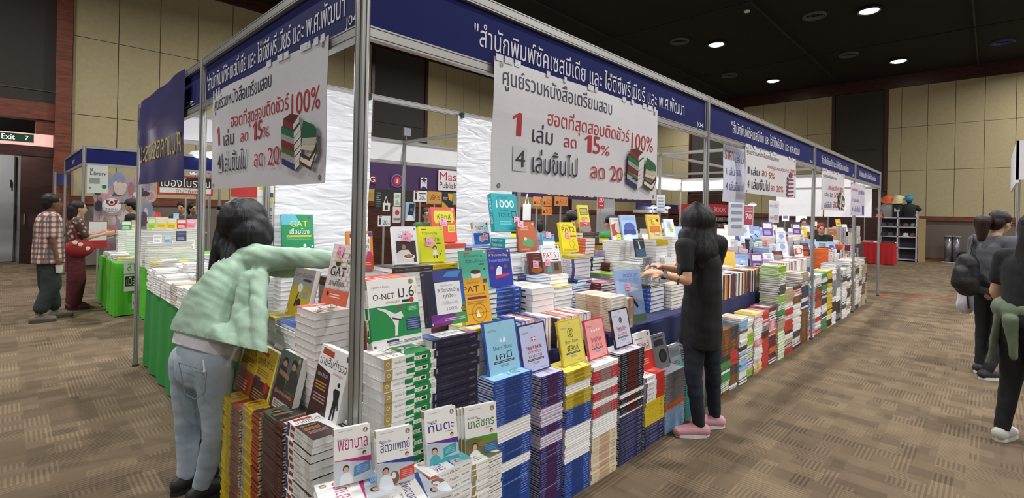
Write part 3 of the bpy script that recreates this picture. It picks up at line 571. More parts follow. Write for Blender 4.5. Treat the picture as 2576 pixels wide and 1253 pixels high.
def wall_lamp(px, py, y, r, label):
    p = on(1, y, px, py); e = empty('spot_lamp', p, label, 'lamp'); b = MB(); b.ball((0, 0, 0), (r, r, r * .45), M('#ffffff', .4, emit=14)); b.build('bulb', e, True); b = MB(); b.lathe([(0, .02 + r * .5), (r * .7, r * .5), (r * 1.05, 0)], M('#c9ccd2', .4), 14); b.build('shade', e)
    b = MB(); b.tube((0, r * .2, .02), (0, r * .2, .02 - p.z), .012, ALU(), 8); b.build('pole', e)
    return p
wall_lamp(1644, 521, 7.2, .12, 'left small bright lamp behind the paper notice'); wall_lamp(1680, 522, 7.2, .1, 'right small bright lamp behind the paper notice'); wall_lamp(1893, 515, 4.1, .12, 'bright lamp under the second sale banner'); wall_lamp(2086, 518, 1.9, .12, 'bright lamp under the farthest blue fascia')
wall_lamp(2178, 521, 1.75, .16, 'bright lamp at the far end left of the hat rack')
board(1600, 513, 1706, 528, 7.3, [], 'thin navy fascia far behind the paper notice', col='#23286a', hang=0)
board(1594, 529, 1706, 536, 7.25, [], 'thin white ledge under the far navy fascia', 'ledge', 'ledge', col='#d8d8d8')
# notices and white panels deeper in the booth
for y0_, y1_, l in ((.12, .95, 'white end partition behind the farthest sale banner'), (.98, 1.9, 'white end partition between the second and third sale banners')):
    e = empty('partition', (11.42, (y0_ + y1_) / 2, 0), l, 'partition'); b = MB(); b.box((11.4, y0_, 1.58), (11.405, y1_, 2.168), WHITE); local(e, b).build('sheet', e)
board(1935, 505, 1960, 561, 1.6, [('t', 'เล่มละ', .05, .72, .5, .85, '#4a4a8a', .02), ('t', '50', .55, .68, .8, .88, '#b03040', .02), ('t', '3 เล่ม', .05, .2, .45, .34, '#4a4a8a'), ('t', '100', .5, .14, .86, .36, '#b03040', .02)], 'white price sign reading 50 and 100 under the second banner', col='#d8d8e0', hang=.72)
board(1870, 516, 1895, 568, 1.2, [('r', .06, .04, .94, .96, '#a03a4a'), ('t', '70', .2, .3, .8, .58, '#f0dfe0', .03), ('b', .15, .64, .85, .9, 3, '#e0b0b8')], 'tilted red 70 baht sign standing among the books', col='#e0d8d8', hang=.72)
board(1968, 527, 1985, 556, 3.4, [('r', .1, .2, .9, .5, '#a8b8d8')], 'small bright screen in a far stall', 'screen', 'screen', '#dfe8ff', em=1.6, hang=0)
board(2003, 530, 2030, 558, 3.6, [], 'larger bright screen in a far stall', 'screen', 'screen', '#e6eeff', em=2.2, hang=0)
board(646, 466, 688, 640, 2.06, [('r', .0, .84, 1, 1, '#e8e6dc'), ('r', .1, .93, .6, .97, '#d8cf30'), ('r', 0, .7, .5, .82, '#d8d6d2'), ('r', .3, .74, .95, .8, '#d8cf30'), ('r', .5, .83, .95, .89, '#55565a'), ('b', .1, .62, .9, .68, 3, '#3a3a3c'), ('b', .1, .42, .9, .58, 4, '#6a6a6c'), ('r', .5, .34, .95, .42, '#7a7468'), ('b', .1, .1, .9, .3, 4, '#8a8a8a')], 'column of yellow and white notices left of the plastic sheet', 'poster', 'poster', '#c9c8c6')
board(581, 468, 646, 496, 2.6, [], 'plain red sheet under the left sale banner', 'red_sheet', 'sheet', '#c8302c', hang=0)

# ---- left: the library booth, its stall and the next booths
post(0, 9.1, 'corner post of the small blue booth at far left'); post(0, 12.7, 'rear post of the small blue booth at far left'); post(2.0, 9.1, 'right post of the small blue booth at far left')
def bluefascia(p, q, label, txt=None):
    p = Vector(p + (0,)); q = Vector(q + (0,)); d = q - p; Ln = d.length; u = d / Ln; n = u.cross(UP); e = empty('fascia_sign', (p + q) / 2 + Vector((0, 0, 2.17)), label, 'fascia sign'); b = MB(); b.box((0, -.004, 2.2), (Ln, .004, 2.47), NAVY, Matrix(((u.x, -n.x, 0, p.x), (u.y, -n.y, 0, p.y), (0, 0, 1, 0), (0, 0, 0, 1))))
    if txt: s = Sheet(b, p + n * .006, u, UP, Ln, 1, .001); s.text(txt, .45, 2.27, .58, 2.36, TXT, .02)
    local(e, b).build('sign_panel', e)
    for nm, z0, z1 in (('top_rail', 2.455, 2.5), ('bottom_rail', 2.168, 2.213)): b = MB(); rail_mb(b, p, q, z0, z1); local(e, b).build(nm, e)
bluefascia((.03, 9.1), (1.97, 9.1), 'front blue fascia of the small booth at far left'); bluefascia((0, 12.67), (0, 9.13), 'side blue fascia of the small booth at far left', 'J01')
board(141, 437, 176, 466, 12.9, [], 'second small blue fascia left of the library booth', col='#23285f')
post(on(1, 12.9, 139, 460).x, 12.9, 'thin post of the second small blue booth', top=on(1, 12.9, 139, 432).z)
board(219, 416, 272, 486, 9.06, [('t', 'e', .14, .78, .26, .9, '#26262a', .02), ('t', 'Library', .14, .6, .9, .78, '#26262a', .02), ('r', .1, .34, .6, .54, '#8a8c8a'), ('c', .82, .24, .12, '#1f6a4a'), ('r', .1, .16, .2, .22, '#777')], 'white library poster on the far left booth post', 'poster', 'poster', '#c6cac6')
rb = random.Random(21); art = []
for i in range(70): art.append(('e', rb.random(), rb.random(), rb.uniform(.03, .11), rb.uniform(.04, .12), rb.choice(['#b9a8a6', '#8a7a92', '#c4b4ac', '#5a4a5a', '#a06a6a', '#7a86a4', '#d0c4bc', '#3f3844', '#b8848a', '#9a8f78'])))
board(236, 446, 380, 620, 10.6, art, 'backdrop printed with muted pastel swirls in the library booth', 'printed_backdrop', 'backdrop', '#9a8f96', hang=0)
board(256, 494, 305, 541, 10.585, [('c', .5, .5, .49, '#d9d6d6'), ('p', [(.2, .82), (.8, .82), (.78, .62), (.62, .5), (.38, .5), (.22, .62)], '#9a2a30'), ('c', .5, .68, .16, '#d9d6d6'), ('c', .5, .68, .09, '#2a2020'), ('t', 'ZENSHU', .18, .24, .82, .36, '#3a3a40', .02), ('b', .3, .14, .7, .2, 1, '#777')], 'round white sign with red eye emblem on the backdrop', 'round_sign', 'sign', '#9a8f96', t=.002)
board(222, 556, 270, 624, 8.9, [('r', .03, .28, .97, .97, '#d4d4d4'), ('b', .2, .45, .8, .6, 2, '#a0a0a0')], 'red-framed white card on the far left booth post', 'payment_card', 'card', '#a8242c', hang=0)
for px, py, l in ((498, 392, 'left bright lamp over the stall behind the blue cloth'), (532, 394, 'right bright lamp over the stall behind the blue cloth')): wall_lamp(px, py, 9.2, .16, l)
board(478, 400, 512, 440, 9.3, [('t', 'คด', .1, .1, .95, .5, '#1c1c1e', .04), ('b', .3, .6, .9, .75, 1, '#5a8ab0')], 'white sign with heavy black letters behind the left post', col='#dfe4ea')
board(514, 404, 540, 436, 9.35, [], 'small blue fascia right of the white sign', col='#24358a', hang=0)
board(396, 443, 536, 491, 9.0, [('r', .02, .4, .98, .93, '#1c1a1c'), ('r', .04, .1, .96, .36, '#d9d6d6'), ('t', 'เมืองโบราณ', .06, .42, .94, .92, '#e6e4e4', .02), ('t', 'สำนักพิมพ์', .32, .14, .72, .33, '#333', .01)], 'black Thai sign with red border over the left stall', col='#b0242e', hang=0)
table(.16, 1.75, 6.92, 8.4, .74, 'bright green stall table with posters at far left', M('#57b82a', .8, bump=.2, scale=30), 'stall tables at far left')
for i, (a0, b0, a1, b1, l, art) in enumerate(((312, 690, 354, 732, 'white poster with black Thai block on the green stall', [('r', .05, .3, .95, .9, '#1f1f20'), ('t', 'เมือง', .15, .36, .9, .86, '#e0e0e0', .03)]), (312, 655, 354, 688, 'pale green poster at the top of the green stall', [('t', 'สาร', .2, .2, .9, .8, '#3fa03a', .04)]), (332, 738, 356, 776, 'white poster with red Latin letters on the green stall', [('t', 'NEW', .2, .66, .9, .88, '#8a2a30', .02), ('t', 'ROOM', .1, .2, .98, .5, '#a02a30', .03)]))): board(a0, b0, a1, b1, 6.87, art, l, 'poster', 'poster', '#d0d6cc')
xa, xb = on(1, 6.7, 358, 640).x, on(1, 5.5, 640, 640).x
table(xa, xb, 5.5, 6.7, .74, 'second bright green stall table behind the booth corner', M('#57b82a', .8, bump=.2, scale=30), 'stall tables at far left')
# ------------------------------------------------------------------ books
BOOKS = []       # every book of the scene: dict(X, w, h, t, st, label, group, tags)
ST = {}          # book styles
def style(k, cov, front=(), spine=(), page='#f1efec', rough=.32): ST[k] = dict(cov=cov, front=front, spine=spine, page=page, rough=rough, key=k); return k
def book_parts(st, w, h, t, X=None, cov_mb=None, pg_mb=None, art=True):
    "lying book: spine at x=-w/2, front cover up; cover wraps the page block"
    c = min(.0016, t * .12); cm = M(st['cov'], st['rough'], vary=.02); cb = MB(); pb = MB()
    cb.box((-w / 2, -h / 2, 0), (w / 2, h / 2, c), cm); cb.box((-w / 2, -h / 2, t - c), (w / 2, h / 2, t), cm); cb.box((-w / 2, -h / 2, c), (-w / 2 + c, h / 2, t - c), cm)
    if art and st['front']: Sheet(cb, (-w / 2, -h / 2, t), (1, 0, 0), (0, 1, 0), w, h, .00005).art(st['front'])
    if st['spine']: Sheet(cb, (-w / 2, h / 2, 0), (0, -1, 0), (0, 0, 1), h, t, .00005).art(st['spine'])
    g = .0022
    pb.box((-w / 2 + c, -h / 2 + g, c), (w / 2 - g, h / 2 - g, t - c), M(st['page'], .8, kind='pages'))
    return cb, pb
def add_book(X, w, h, t, st, label, group=None, tags=(), cat='book'): BOOKS.append(dict(X=X, w=w, h=h, t=t, st=st, label=label, group=group, tags=tags))
ORD = ['topmost', 'second', 'third', 'fourth', 'fifth', 'sixth', 'seventh', 'eighth', 'ninth', 'tenth', 'eleventh', 'twelfth', 'thirteenth', 'fourteenth', 'fifteenth', 'sixteenth', 'seventeenth', 'eighteenth', 'nineteenth']
TENS = {20: 'twent', 30: 'thirt', 40: 'fort', 50: 'fift', 60: 'sixt', 70: 'sevent', 80: 'eight', 90: 'ninet'}
def ordw(i):     # 0 -> topmost
    if i < 19: return ORD[i]
    n = i + 1; a, c = n // 10 * 10, n % 10
    return (TENS[a] + 'ieth') if c == 0 else TENS[a] + 'y-' + (['first'] + ORD[1:])[c - 1]
def stack(cx, cy, z0, z1, L, D, face, layers, desc, where, jit=.004):
    "books piled from z0 to z1. L: book height, D: book width; face: way the spines look. layers from the top: (style, thickness, count, 'f' = fore-edge to the front); the last one repeats"
    rz = {'-X': 0, '-Y': PI / 2}[face]; z = z1; i = 0; rr = random.Random(int(cx * 977 + cy * 3313 + z1 * 71) & 0xffff); seq = []
    lay = [list(l) for l in layers]
    while z > z0 + .004:
        l = lay[0]
        t = l[1]
        if z - t < z0: t = max(.004, z - z0)
        if z - t - z0 < .005: t = z - z0
        seq.append((l[0], z - t, t, l[3] if len(l) > 3 else '')); z -= t; l[2] -= 1
        if l[2] <= 0 and len(lay) > 1: lay.pop(0)
        elif l[2] <= 0: l[2] = 999
    for i, (s, zz, t, fl) in enumerate(seq):
        a = rz + (PI if 'f' in fl else 0) + rr.uniform(-1, 1) * jit * 4; dx, dy = rr.uniform(-jit, jit), rr.uniform(-jit, jit)
        nm = ordw(i) + ('' if i == 0 else ' from top')
        add_book(Matrix.Translation((cx + dx, cy + dy, zz)) @ Matrix.Rotation(a, 4, 'Z'), D, L, t - .0018, s, f'{desc}, {nm} in {where}', desc + 's in ' + where)
def pxbox(pl, pc, pyc, pr, plane):
    "three columns of the stack's top edge -> x0, x1, y0, y1, top height"
    c = on({'x': 0, 'y': 1}[plane[0]], plane[1], pc, pyc)
    x1 = on(1, c.y, pr, pyc).x; y1 = on(0, c.x, pl, pyc).y
    return c.x, x1, c.y, y1, c.z
def cstk(pl, pc, pyc, pr, plane, face, z0, layers, desc, where, ly=None, lx=None, jit=.004):
    x0, x1, y0, y1, z1 = pxbox(pl, pc, pyc, pr, plane)
    if ly: y1 = y0 + ly
    if lx: x1 = x0 + lx
    dx = min(max(x1 - x0, .09), .34); dy = min(max(y1 - y0, .11), .34)
    L, D = (dy, dx) if face == '-X' else (dx, dy)
    stack(x0 + dx / 2, y0 + dy / 2, z0, z1, L, D, face, layers, desc, where, jit)
    return x0, x0 + dx, y0, y0 + dy, z1
def upright(bx, by, ty, wpx, plane, az, st, label, lean=13, t=.02, tags=(), zfix=None, wr=None):
    "a book shown standing: base pixel, top pixel row, width in pixels, plane it stands in, direction its cover looks to (deg)"
    B = on({'x': 0, 'y': 1}[plane[0]], plane[1], bx, by)
    n = Vector((math.cos(math.radians(az)), math.sin(math.radians(az)), 0)); r = UP.cross(n); la = math.radians(lean); up = UP * math.cos(la) - n * math.sin(la)
    lo, hi = .05, .6
    for _ in range(40):
        h = (lo + hi) / 2
        if proj(B + up * h)[1] > ty: lo = h
        else: hi = h
    a = proj(B - r * .05)[0]; c = proj(B + r * .05)[0]; w = wpx / max(60, abs(c - a) * 10); w = min(max(w, h * .5), h * .85)
    if wr: w = h * wr
    z = r.cross(up); O = B + up * (h / 2) - z * t
    O.z += math.sin(la) * t
    X = Matrix(((r.x, up.x, z.x, O.x), (r.y, up.y, z.y, O.y), (r.z, up.z, z.z, O.z), (0, 0, 0, 1)))
    add_book(X, w, h, t, st, label, None, tags)
    return B, h, w, r, n
def under(B, h, w, az_face, z0, layers, desc, where, L=None, D=None, off=.0):
    "the pile a shown book stands on"
    L = L or h; D = D or w
    if B.z - z0 < .012: return
    if az_face == '-Y': cx, cy = B.x, B.y + D / 2 - .06 + off
    else: cx, cy = B.x + D / 2 - .06 + off, B.y
    stack(cx, cy, z0, B.z, L, D, az_face, layers, desc, where)
INKX = '#23232b'
def spine_txt(txt, c, x0=.1, x1=.8): return ('t', txt, x0, .25, x1, .75, c)
# ---- styles seen close
style('onet6', '#f1efeb', [('r', 0, .13, 1, .6, '#1c8a46'), ('r', 0, .1, 1, .13, '#dfe6dd'), ('t', 'สรุปเข้ม + ข้อสอบ', .08, .86, .42, .905, INKX), ('t', 'O-NET', .09, .7, .52, .785, INKX, .015), ('t', 'ม.6', .6, .7, .93, .87, INKX, .02), ('r', .955, .74, .98, .86, '#e0d01c'), ('c', .88, .93, .05, '#9c8a55'),
  ('t', 'ฉบับสมบูรณ์', .33, .62, .62, .675, '#a0342e'), ('r', .66, .625, .9, .665, '#26222a'), ('c', .86, .65, .05, '#c0302c'),
  ('p', [(.45, .15), (.5, .15), (.55, .36), (.66, .42), (.62, .5), (.5, .47), (.3, .56), (.16, .59), (.16, .57), (.3, .51), (.42, .4), (.47, .3)], '#e6e4de'), ('c', .6, .555, .045, '#7a5a48'), ('p', [(.42, .4), (.6, .36), (.6, .385), (.43, .425)], '#2b2b2b'), ('e', .86, .52, .12, .05, '#3d9a5e'), ('b', .78, .49, .94, .55, 3, '#a8d4b4'),
  ('r', .7, .33, 1, .38, '#27346e'), ('r', .7, .27, 1, .31, '#27346e'), ('r', .7, .2, 1, .25, '#27346e'), ('b', .72, .21, .95, .37, 5, '#7f8bb8'), ('r', .28, .075, .52, .105, '#27346e'), ('b', .3, .02, .6, .07, 2, '#8a8a8a'), ('b', .62, .03, .98, .08, 3, '#5a5a5a'), ('r', .03, .03, .07, .06, '#555555')],
  [('r', 0, 0, .14, 1, '#a8925a'), ('r', .57, 0, .88, 1, '#1c8a46'), ('r', .4, .22, .9, .72, '#1c8a46'), ('r', .18, 0, .4, 1, '#f1efeb'), ('t', 'สรุปเข้ม O-NET ม.6', .19, .3, .52, .66, INKX), ('r', .56, .28, .82, .68, '#f1efeb'), ('t', 'ม.6', .6, .35, .68, .65, '#6a6230'), ('r', .71, .36, .8, .62, '#2a2a2a'), ('b', .91, .2, .98, .8, 5, '#9a9a9a'), ('o', .07, .5, .03, .3, '#efe6c8')])
style('wicha', '#22223a', [('p', [(0, 0), (1, 0), (1, .3), (0, .2)], '#6b2f86'), ('p', [(.55, 0), (1, 0), (1, .5), (.8, .3)], '#3e9a3c'), ('p', [(.6, .55), (1, .35), (1, .95), (.5, .8)], '#2f5fb4'), ('p', [(.2, .8), (1, .72), (1, 1), (.2, 1)], '#3a3f86'), ('p', [(.45, .88), (.85, .85), (.95, .97), (.6, .97)], '#3f86c4'), ('p', [(0, .06), (.5, .04), (.9, .12), (.4, .16)], '#8e3a8c'), ('r', 0, 0, .06, 1, '#22223a'),
  ('r', .22, .2, .9, .78, '#ecebee'), ('t', 'แนวข้อสอบ', .36, .7, .7, .74, '#777777'), ('t', '9 วิชาสามัญ', .28, .58, .86, .67, INKX, .015), ('t', 'ทุกวิชา', .42, .47, .74, .56, INKX, .012), ('t', 'ทำได้สอบได้', .38, .37, .78, .43, '#9a9aa0'), ('t', '100%', .48, .26, .76, .32, '#8a8a90'), ('c', .93, .26, .07, '#4a2f1c'), ('b', .88, .22, .98, .3, 4, '#b9a06a'), ('b', .4, .07, .95, .13, 2, '#cfc8d8'), ('r', .06, .03, .1, .06, '#cccccc')],
  [('t', 'แนวข้อสอบ 9 วิชาสามัญ', .2, .38, .7, .62, '#6b5a4a'), ('r', .04, .2, .07, .8, '#8d8d99'), ('r', .8, .4, .93, .6, '#5b5b70')])
def shortnote(k, cov, edge, name, nc, icon, sp2):
    it = [('r', .045, .03, .955, .97, cov), ('b', .1, .8, .36, .84, 2, '#70808c'), ('r', .46, .9, .54, .94, '#9ab0bd'), ('t', 'Short Note', .22, .47, .78, .545, '#3a4a55'), ('r', .2, .235, .8, .275, '#2a3038'), ('b', .23, .24, .77, .27, 1, '#9aa'), ('b', .38, .16, .62, .21, 2, '#70808c'), ('b', .6, .06, .85, .09, 2, '#8a98a2')]
    if isinstance(name, str): it.append(('t', name, .27, .3, .75, .43, nc, .02))
    else:
        m = len(name); hh = .16 / m + .03
        for i, nmx in enumerate(name): it.append(('t', nmx, .26, .3 + (m - 1 - i) * hh, .74, .3 + (m - 1 - i) * hh + hh * .86, nc, .02))
    it += icon
    style(k, edge, it, [('r', .3, 0, .72, 1, sp2), spine_txt('Short Note', '#aab6d8', .06, .26), ('b', .76, .3, .94, .7, 1, '#aab6d8')])
shortnote('khemi', '#8fbfd6', '#2a4da0', 'เคมี', '#1d2f4a', [('p', [(.44, .6), (.5, .6), (.47, .68)], '#e8f1f4'), ('p', [(.52, .59), (.62, .59), (.575, .72)], '#e8f1f4')], '#23407f')
shortnote('angrit', '#b9bddb', '#322c6b', ['ภาษา', 'อังกฤษ', 'ม.ปลาย'], '#b5312f', [('r', .42, .64, .58, .72, '#c04a4a'), ('r', .42, .67, .58, .69, '#e8e4ea'), ('r', .485, .64, .515, .72, '#e8e4ea')], '#4c2350')
shortnote('fisik', '#d8c95a', '#c9b021', 'ฟิสิกส์', '#2a2a22', [('o', .5, .7, .13, .14, '#3a3a20'), ('e', .5, .7, .05, .1, '#b8a93c'), ('o', .5, .7, .06, .3, '#3a3a20')], '#a08a1a')
shortnote('khanit', '#e79a97', '#c23338', ['คณิต', 'ม.ปลาย'], '#b02a30', [('c', .33, .7, .045, '#f2dcd8'), ('c', .45, .7, .045, '#f2dcd8'), ('c', .57, .71, .045, '#f2dcd8'), ('c', .69, .71, .045, '#f2dcd8')], '#8f7f7a')
shortnote('sangkhom', '#c9c7d6', '#1d1a1c', ['สังคม', 'ม.ปลาย'], '#b02a30', [('o', .5, .7, .09, .3, '#55525e'), ('r', .46, .66, .54, .78, '#55525e')], '#5a1c20')
def born(k, name, nc, wedge, paint):
    it = [('b', .12, .93, .5, .95, 1, '#a8a8a8'), ('c', .87, .9, .07, '#8d8363'), ('p', [(.84, .87), (.9, .87), (.87, .94)], '#ded8c4'), ('t', 'Born to be', .09, .77, .38, .82, '#33333a', .02), ('t', name, .1, .6, .92, .78, nc, .025), ('b', .62, .55, .85, .58, 1, '#c98f8f'), ('c', .82, .49, .055, '#3a2a28'), ('c', .83, .475, .04, '#e3b79c')]
    it += paint + [('p', [(0, .43), (1, .36), (1, .42), (0, .44)], wedge), ('p', [(.35, .4), (1, .32), (1, .41)], wedge)]
    style(k, '#f0eeea', it, [('r', 0, 0, .13, 1, '#a08a5e'), ('t', 'Born to be', .2, .35, .42, .65, '#55555a'), ('t', name, .45, .3, .7, .7, '#44444c'), ('b', .76, .35, .96, .65, 1, '#9a9a9a')])
def portrait(cx, sk, hair, top, s=1): return [('e', cx, .27, .09 * s, .065 * s, hair), ('e', cx, .255, .07 * s, .05 * s, sk), ('p', [(cx - .2 * s, .0), (cx + .2 * s, .0), (cx + .15 * s, .15), (cx + .05 * s, .205), (cx - .05 * s, .205), (cx - .15 * s, .15)], top)]
born('phayaban', 'พยาบาล', '#b52a68', '#c0307c', [('r', 0, 0, 1, .41, '#c9d0d6'), ('p', [(.5, .1), (.98, .16), (.98, .34), (.52, .28)], '#5c8fc4'), ('b', .58, .16, .9, .28, 4, '#8fb4da')] + portrait(.3, '#d9ab90', '#2a2224', '#e6e9ec'))
born('satwa', 'สัตวแพทย์', '#2c3a7a', '#2e3f8e', [('r', 0, 0, 1, .41, '#b9c0c8'), ('p', [(.58, .05), (1, .1), (1, .28), (.6, .24)], '#c8463a'), ('b', .64, .09, .95, .22, 4, '#e08a80'), ('e', .45, .12, .13, .12, '#7b5a40'), ('e', .43, .16, .06, .06, '#e6e0d8')] + portrait(.22, '#c99b80', '#1f1a1c', '#dfe4ea'))
born('than', 'ทันตะ', '#4a2f86', '#5a3390', [('r', 0, 0, 1, .41, '#b7c4cc'), ('p', [(.5, .12), (.92, .17), (.92, .33), (.52, .28)], '#2f9aa0'), ('b', .56, .17, .86, .28, 4, '#7fc8cc'), ('p', [(.3, .02), (1, .0), (1, .1), (.5, .12)], '#3aa6ae')] + portrait(.24, '#d3a78c', '#1f1a1c', '#49a9ae'))
born('phesat', 'เภสัชกร', '#3f7d45', '#4f9a3a', [('r', 0, 0, 1, .42, '#6d6a42'), ('e', .7, .3, .3, .08, '#8a7d3f'), ('p', [(.55, .1), (.98, .13), (.98, .3), (.57, .26)], '#2f6d9a'), ('b', .6, .14, .93, .26, 4, '#6f9cc0')] + portrait(.28, '#d9ab90', '#3a2a24', '#e8ebee'))
style('naisip', '#efedea', [('p', [(0, 0), (1, 0), (1, .1), (.62, .1), (.5, .66), (0, .72)], '#38181a'), ('r', 0, 0, 1, .1, '#1f1214'), ('p', [(.08, .88), (.5, .87), (.48, .95), (.1, .97)], '#b4431f'), ('t', 'นายสิบตำรวจ', .06, .74, .97, .87, INKX, .012), ('t', 'ฉบับสมบูรณ์', .56, .66, .9, .71, '#c4574a'), ('r', .9, .9, .96, .97, '#33384e'), ('t', 'ทหาร ตำรวจ', .08, .58, .42, .64, '#d8cfc8'), ('b', .06, .4, .44, .52, 3, '#b98a3c'), ('b', .08, .24, .5, .36, 3, '#a88'), ('b', .5, .02, .95, .07, 2, '#8a7f7c'),
  ('e', .83, .58, .04, .03, '#17161a'), ('p', [(.74, .52), (.9, .52), (.92, .36), (.96, .28), (.93, .28), (.88, .35), (.88, .14), (.84, .13), (.82, .3), (.79, .12), (.74, .12), (.76, .38), (.7, .48)], '#17161a')],
  [('r', 0, 0, .1, 1, '#2c3a66'), ('r', .14, .2, .3, .8, '#8a3f22'), ('t', 'นายสิบตำรวจ', .36, .3, .62, .7, '#77726e'), ('r', .8, 0, 1, 1, '#d6d2cd')])
style('soldier', '#4a2622', [('r', 0, .38, 1, 1, '#4f5a52'), ('p', [(.05, .38), (.5, .38), (.45, .7), (.25, .8), (.05, .7)], '#23261f'), ('e', .3, .82, .13, .08, '#1c1a18'), ('e', .3, .79, .1, .05, '#a87a5c'), ('p', [(.5, .4), (1, .4), (1, .65), (.8, .8), (.6, .72)], '#2d302a'), ('e', .72, .84, .13, .08, '#15130f'), ('e', .72, .8, .1, .055, '#a5745a'), ('p', [(.1, .6), (.6, .56), (.6, .63), (.1, .68)], '#9a6a50'), ('r', 0, 0, 1, .38, '#4a2420'), ('t', 'คู่มือสอบนายสิบ', .1, .28, .9, .37, '#c9a9a0'), ('r', .12, .06, .9, .2, '#c9c2bd'), ('b', .16, .08, .8, .18, 3, '#6a5a56'), ('c', .9, .93, .05, '#a89a62')],
  [('t', 'คู่มือสอบนายสิบทหารบก', .1, .3, .7, .7, '#a8605a'), ('r', .8, .3, .9, .7, '#8a4a44')])
style('kp', '#c9ac1f', [('r', 0, 0, 1, .42, '#4d2618'), ('r', 0, .42, .92, 1, '#caa71e'), ('p', [(.1, .88), (.5, .84), (.52, .91), (.14, .95)], '#8f3a1c'), ('t', 'นายสิบตำรวจ', .04, .68, .96, .82, '#2a1c14', .012), ('b', .08, .5, .7, .62, 3, '#8a6a1c'), ('e', .72, .36, .12, .09, '#b3261e'), ('b', .1, .08, .7, .26, 4, '#a8824a'), ('r', .05, .4, .35, .46, '#2d3a86'), ('r', .92, 0, 1, 1, '#e8dd4a')],
  [('r', 0, 0, .2, 1, '#8a8d99'), ('r', .6, 0, 1, 1, '#a8421f'), ('t', 'นายสิบตำรวจ', .22, .25, .56, .75, '#6a551a')])
style('kp2', '#c9ac1f', [('r', 0, 0, 1, .45, '#a5421f'), ('r', 0, .45, 1, 1, '#c4a420'), ('t', 'สอบ ก.พ.', .1, .74, .9, .9, '#3a2a18', .012), ('b', .1, .55, .8, .68, 3, '#8a6a1c'), ('b', .1, .1, .7, .3, 4, '#d8a48a')], [('r', 0, 0, .25, 1, '#d8c52c'), ('r', .5, 0, 1, 1, '#6d5f5a'), ('t', 'สอบ ก.พ.', .27, .25, .5, .75, '#5f4a1a')])
style('gatthai', '#e9dcd6', [('r', 0, 0, 1, 1, '#e6d3cc')] + [('r', x * .2 + (y % 2) * .1 + .01, y * .075 + .26, min(1, x * .2 + (y % 2) * .1 + .18), y * .075 + .32, '#f0e5df') for x in range(5) for y in range(9)] + [('r', 0, 0, 1, .24, '#e0694a'), ('t', 'GAT', .12, .46, .72, .62, INKX, .02), ('t', 'ภาษาไทย', .16, .3, .74, .42, '#4a4a52'), ('c', .2, .16, .05, '#2a2a2a'), ('b', .3, .1, .7, .18, 2, '#f4ded6'), ('t', '50', .68, .68, .88, .76, '#6a5a56', .01), ('r', .72, .8, .96, .86, '#a8822c'), ('r', .8, .88, .96, .93, '#c23a2a'), ('e', .36, .68, .1, .05, '#3a3430'), ('r', .2, .7, .52, .73, '#d8b43a')],
  [('t', 'GAT ภาษาไทย', .2, .3, .6, .7, '#8a5a4a')])
style('gatgrey', '#8f8b84', [('r', 0, .72, 1, 1, '#8d8a84'), ('p', [(0, 0), (1, 0), (1, .55), (.5, .68), (0, .6)], '#b59a1f'), ('t', 'GAT-เชื่อมโยง', .06, .82, .92, .91, '#4d2a26', .012), ('r', .5, .74, .9, .79, '#2b2523'), ('e', .45, .6, .12, .09, '#cfd6dc'), ('r', .6, .4, .86, .52, '#7d8a90'), ('p', [(.45, .2), (.62, .24), (.6, .36), (.46, .38), (.36, .28)], '#23201c'), ('p', [(.3, .2), (.36, .2), (.44, .5), (.4, .52)], '#23201c'), ('r', .02, .04, .1, .12, '#d8d0b8')], [])
style('gatgreen', '#168a50', [('p', [(0, .74), (.6, .74), (.42, 1), (0, 1)], '#5fb6c8'), ('t', 'GAT', .26, .68, .82, .84, '#d8d23a', .03), ('t', 'เชื่อมโยง', .24, .5, .86, .64, '#e6efe6', .02), ('r', .14, .42, .92, .465, '#d8c21f'), ('b', .16, .43, .9, .455, 1, '#7a6a1f'), ('b', .16, .35, .9, .4, 2, '#5fae7e'), ('c', .7, .2, .05, '#dfe9e2'), ('c', .8, .08, .09, '#dfe9e2'), ('c', .8, .08, .05, '#9fc9b0'), ('c', .94, .18, .035, '#cfe2d6'), ('c', .6, .07, .03, '#cfe2d6'), ('r', .82, .9, .92, .95, '#2a4a86')], [])
style('math', '#e08a34', [('r', 0, 0, 1, .36, '#b8402a'), ('r', .12, .36, .88, .93, '#e9e6e4'), ('t', 'MATH', .2, .68, .86, .8, '#7a2a2a', .02), ('t', 'ม.ปลาย', .22, .54, .84, .66, '#3a5a3a', .015), ('r', .5, .44, .72, .5, '#6f9fd0'), ('c', .82, .38, .14, '#c03a72'), ('p', [(.12, .93), (.4, .93), (.4, .84), (.26, .8), (.12, .84)], '#4a3a86'), ('r', .82, .86, .97, .97, '#4a3a86'), ('b', .2, .1, .9, .2, 2, '#d8a090')], [])
style('grammar', '#e9e8ea', [('r', .1, .05, .93, .62, '#3a2a2c'), ('e', .42, .5, .1, .07, '#1a1618'), ('e', .42, .46, .09, .07, '#a8785e'), ('p', [(.1, .05), (.1, .3), (.3, .38), (.6, .38), (.8, .2), (.8, .05)], '#d9d6d2'), ('e', .6, .2, .26, .07, '#e9e6e0'), ('e', .6, .21, .2, .05, '#7a5a3c'), ('e', .6, .23, .1, .04, '#c4703c'), ('t', 'Perfect English', .3, .84, .72, .88, '#6a6a72'), ('t', 'Grammar Test', .2, .71, .86, .8, '#3f4250', .01), ('c', .92, .93, .05, '#8a8660')], [])
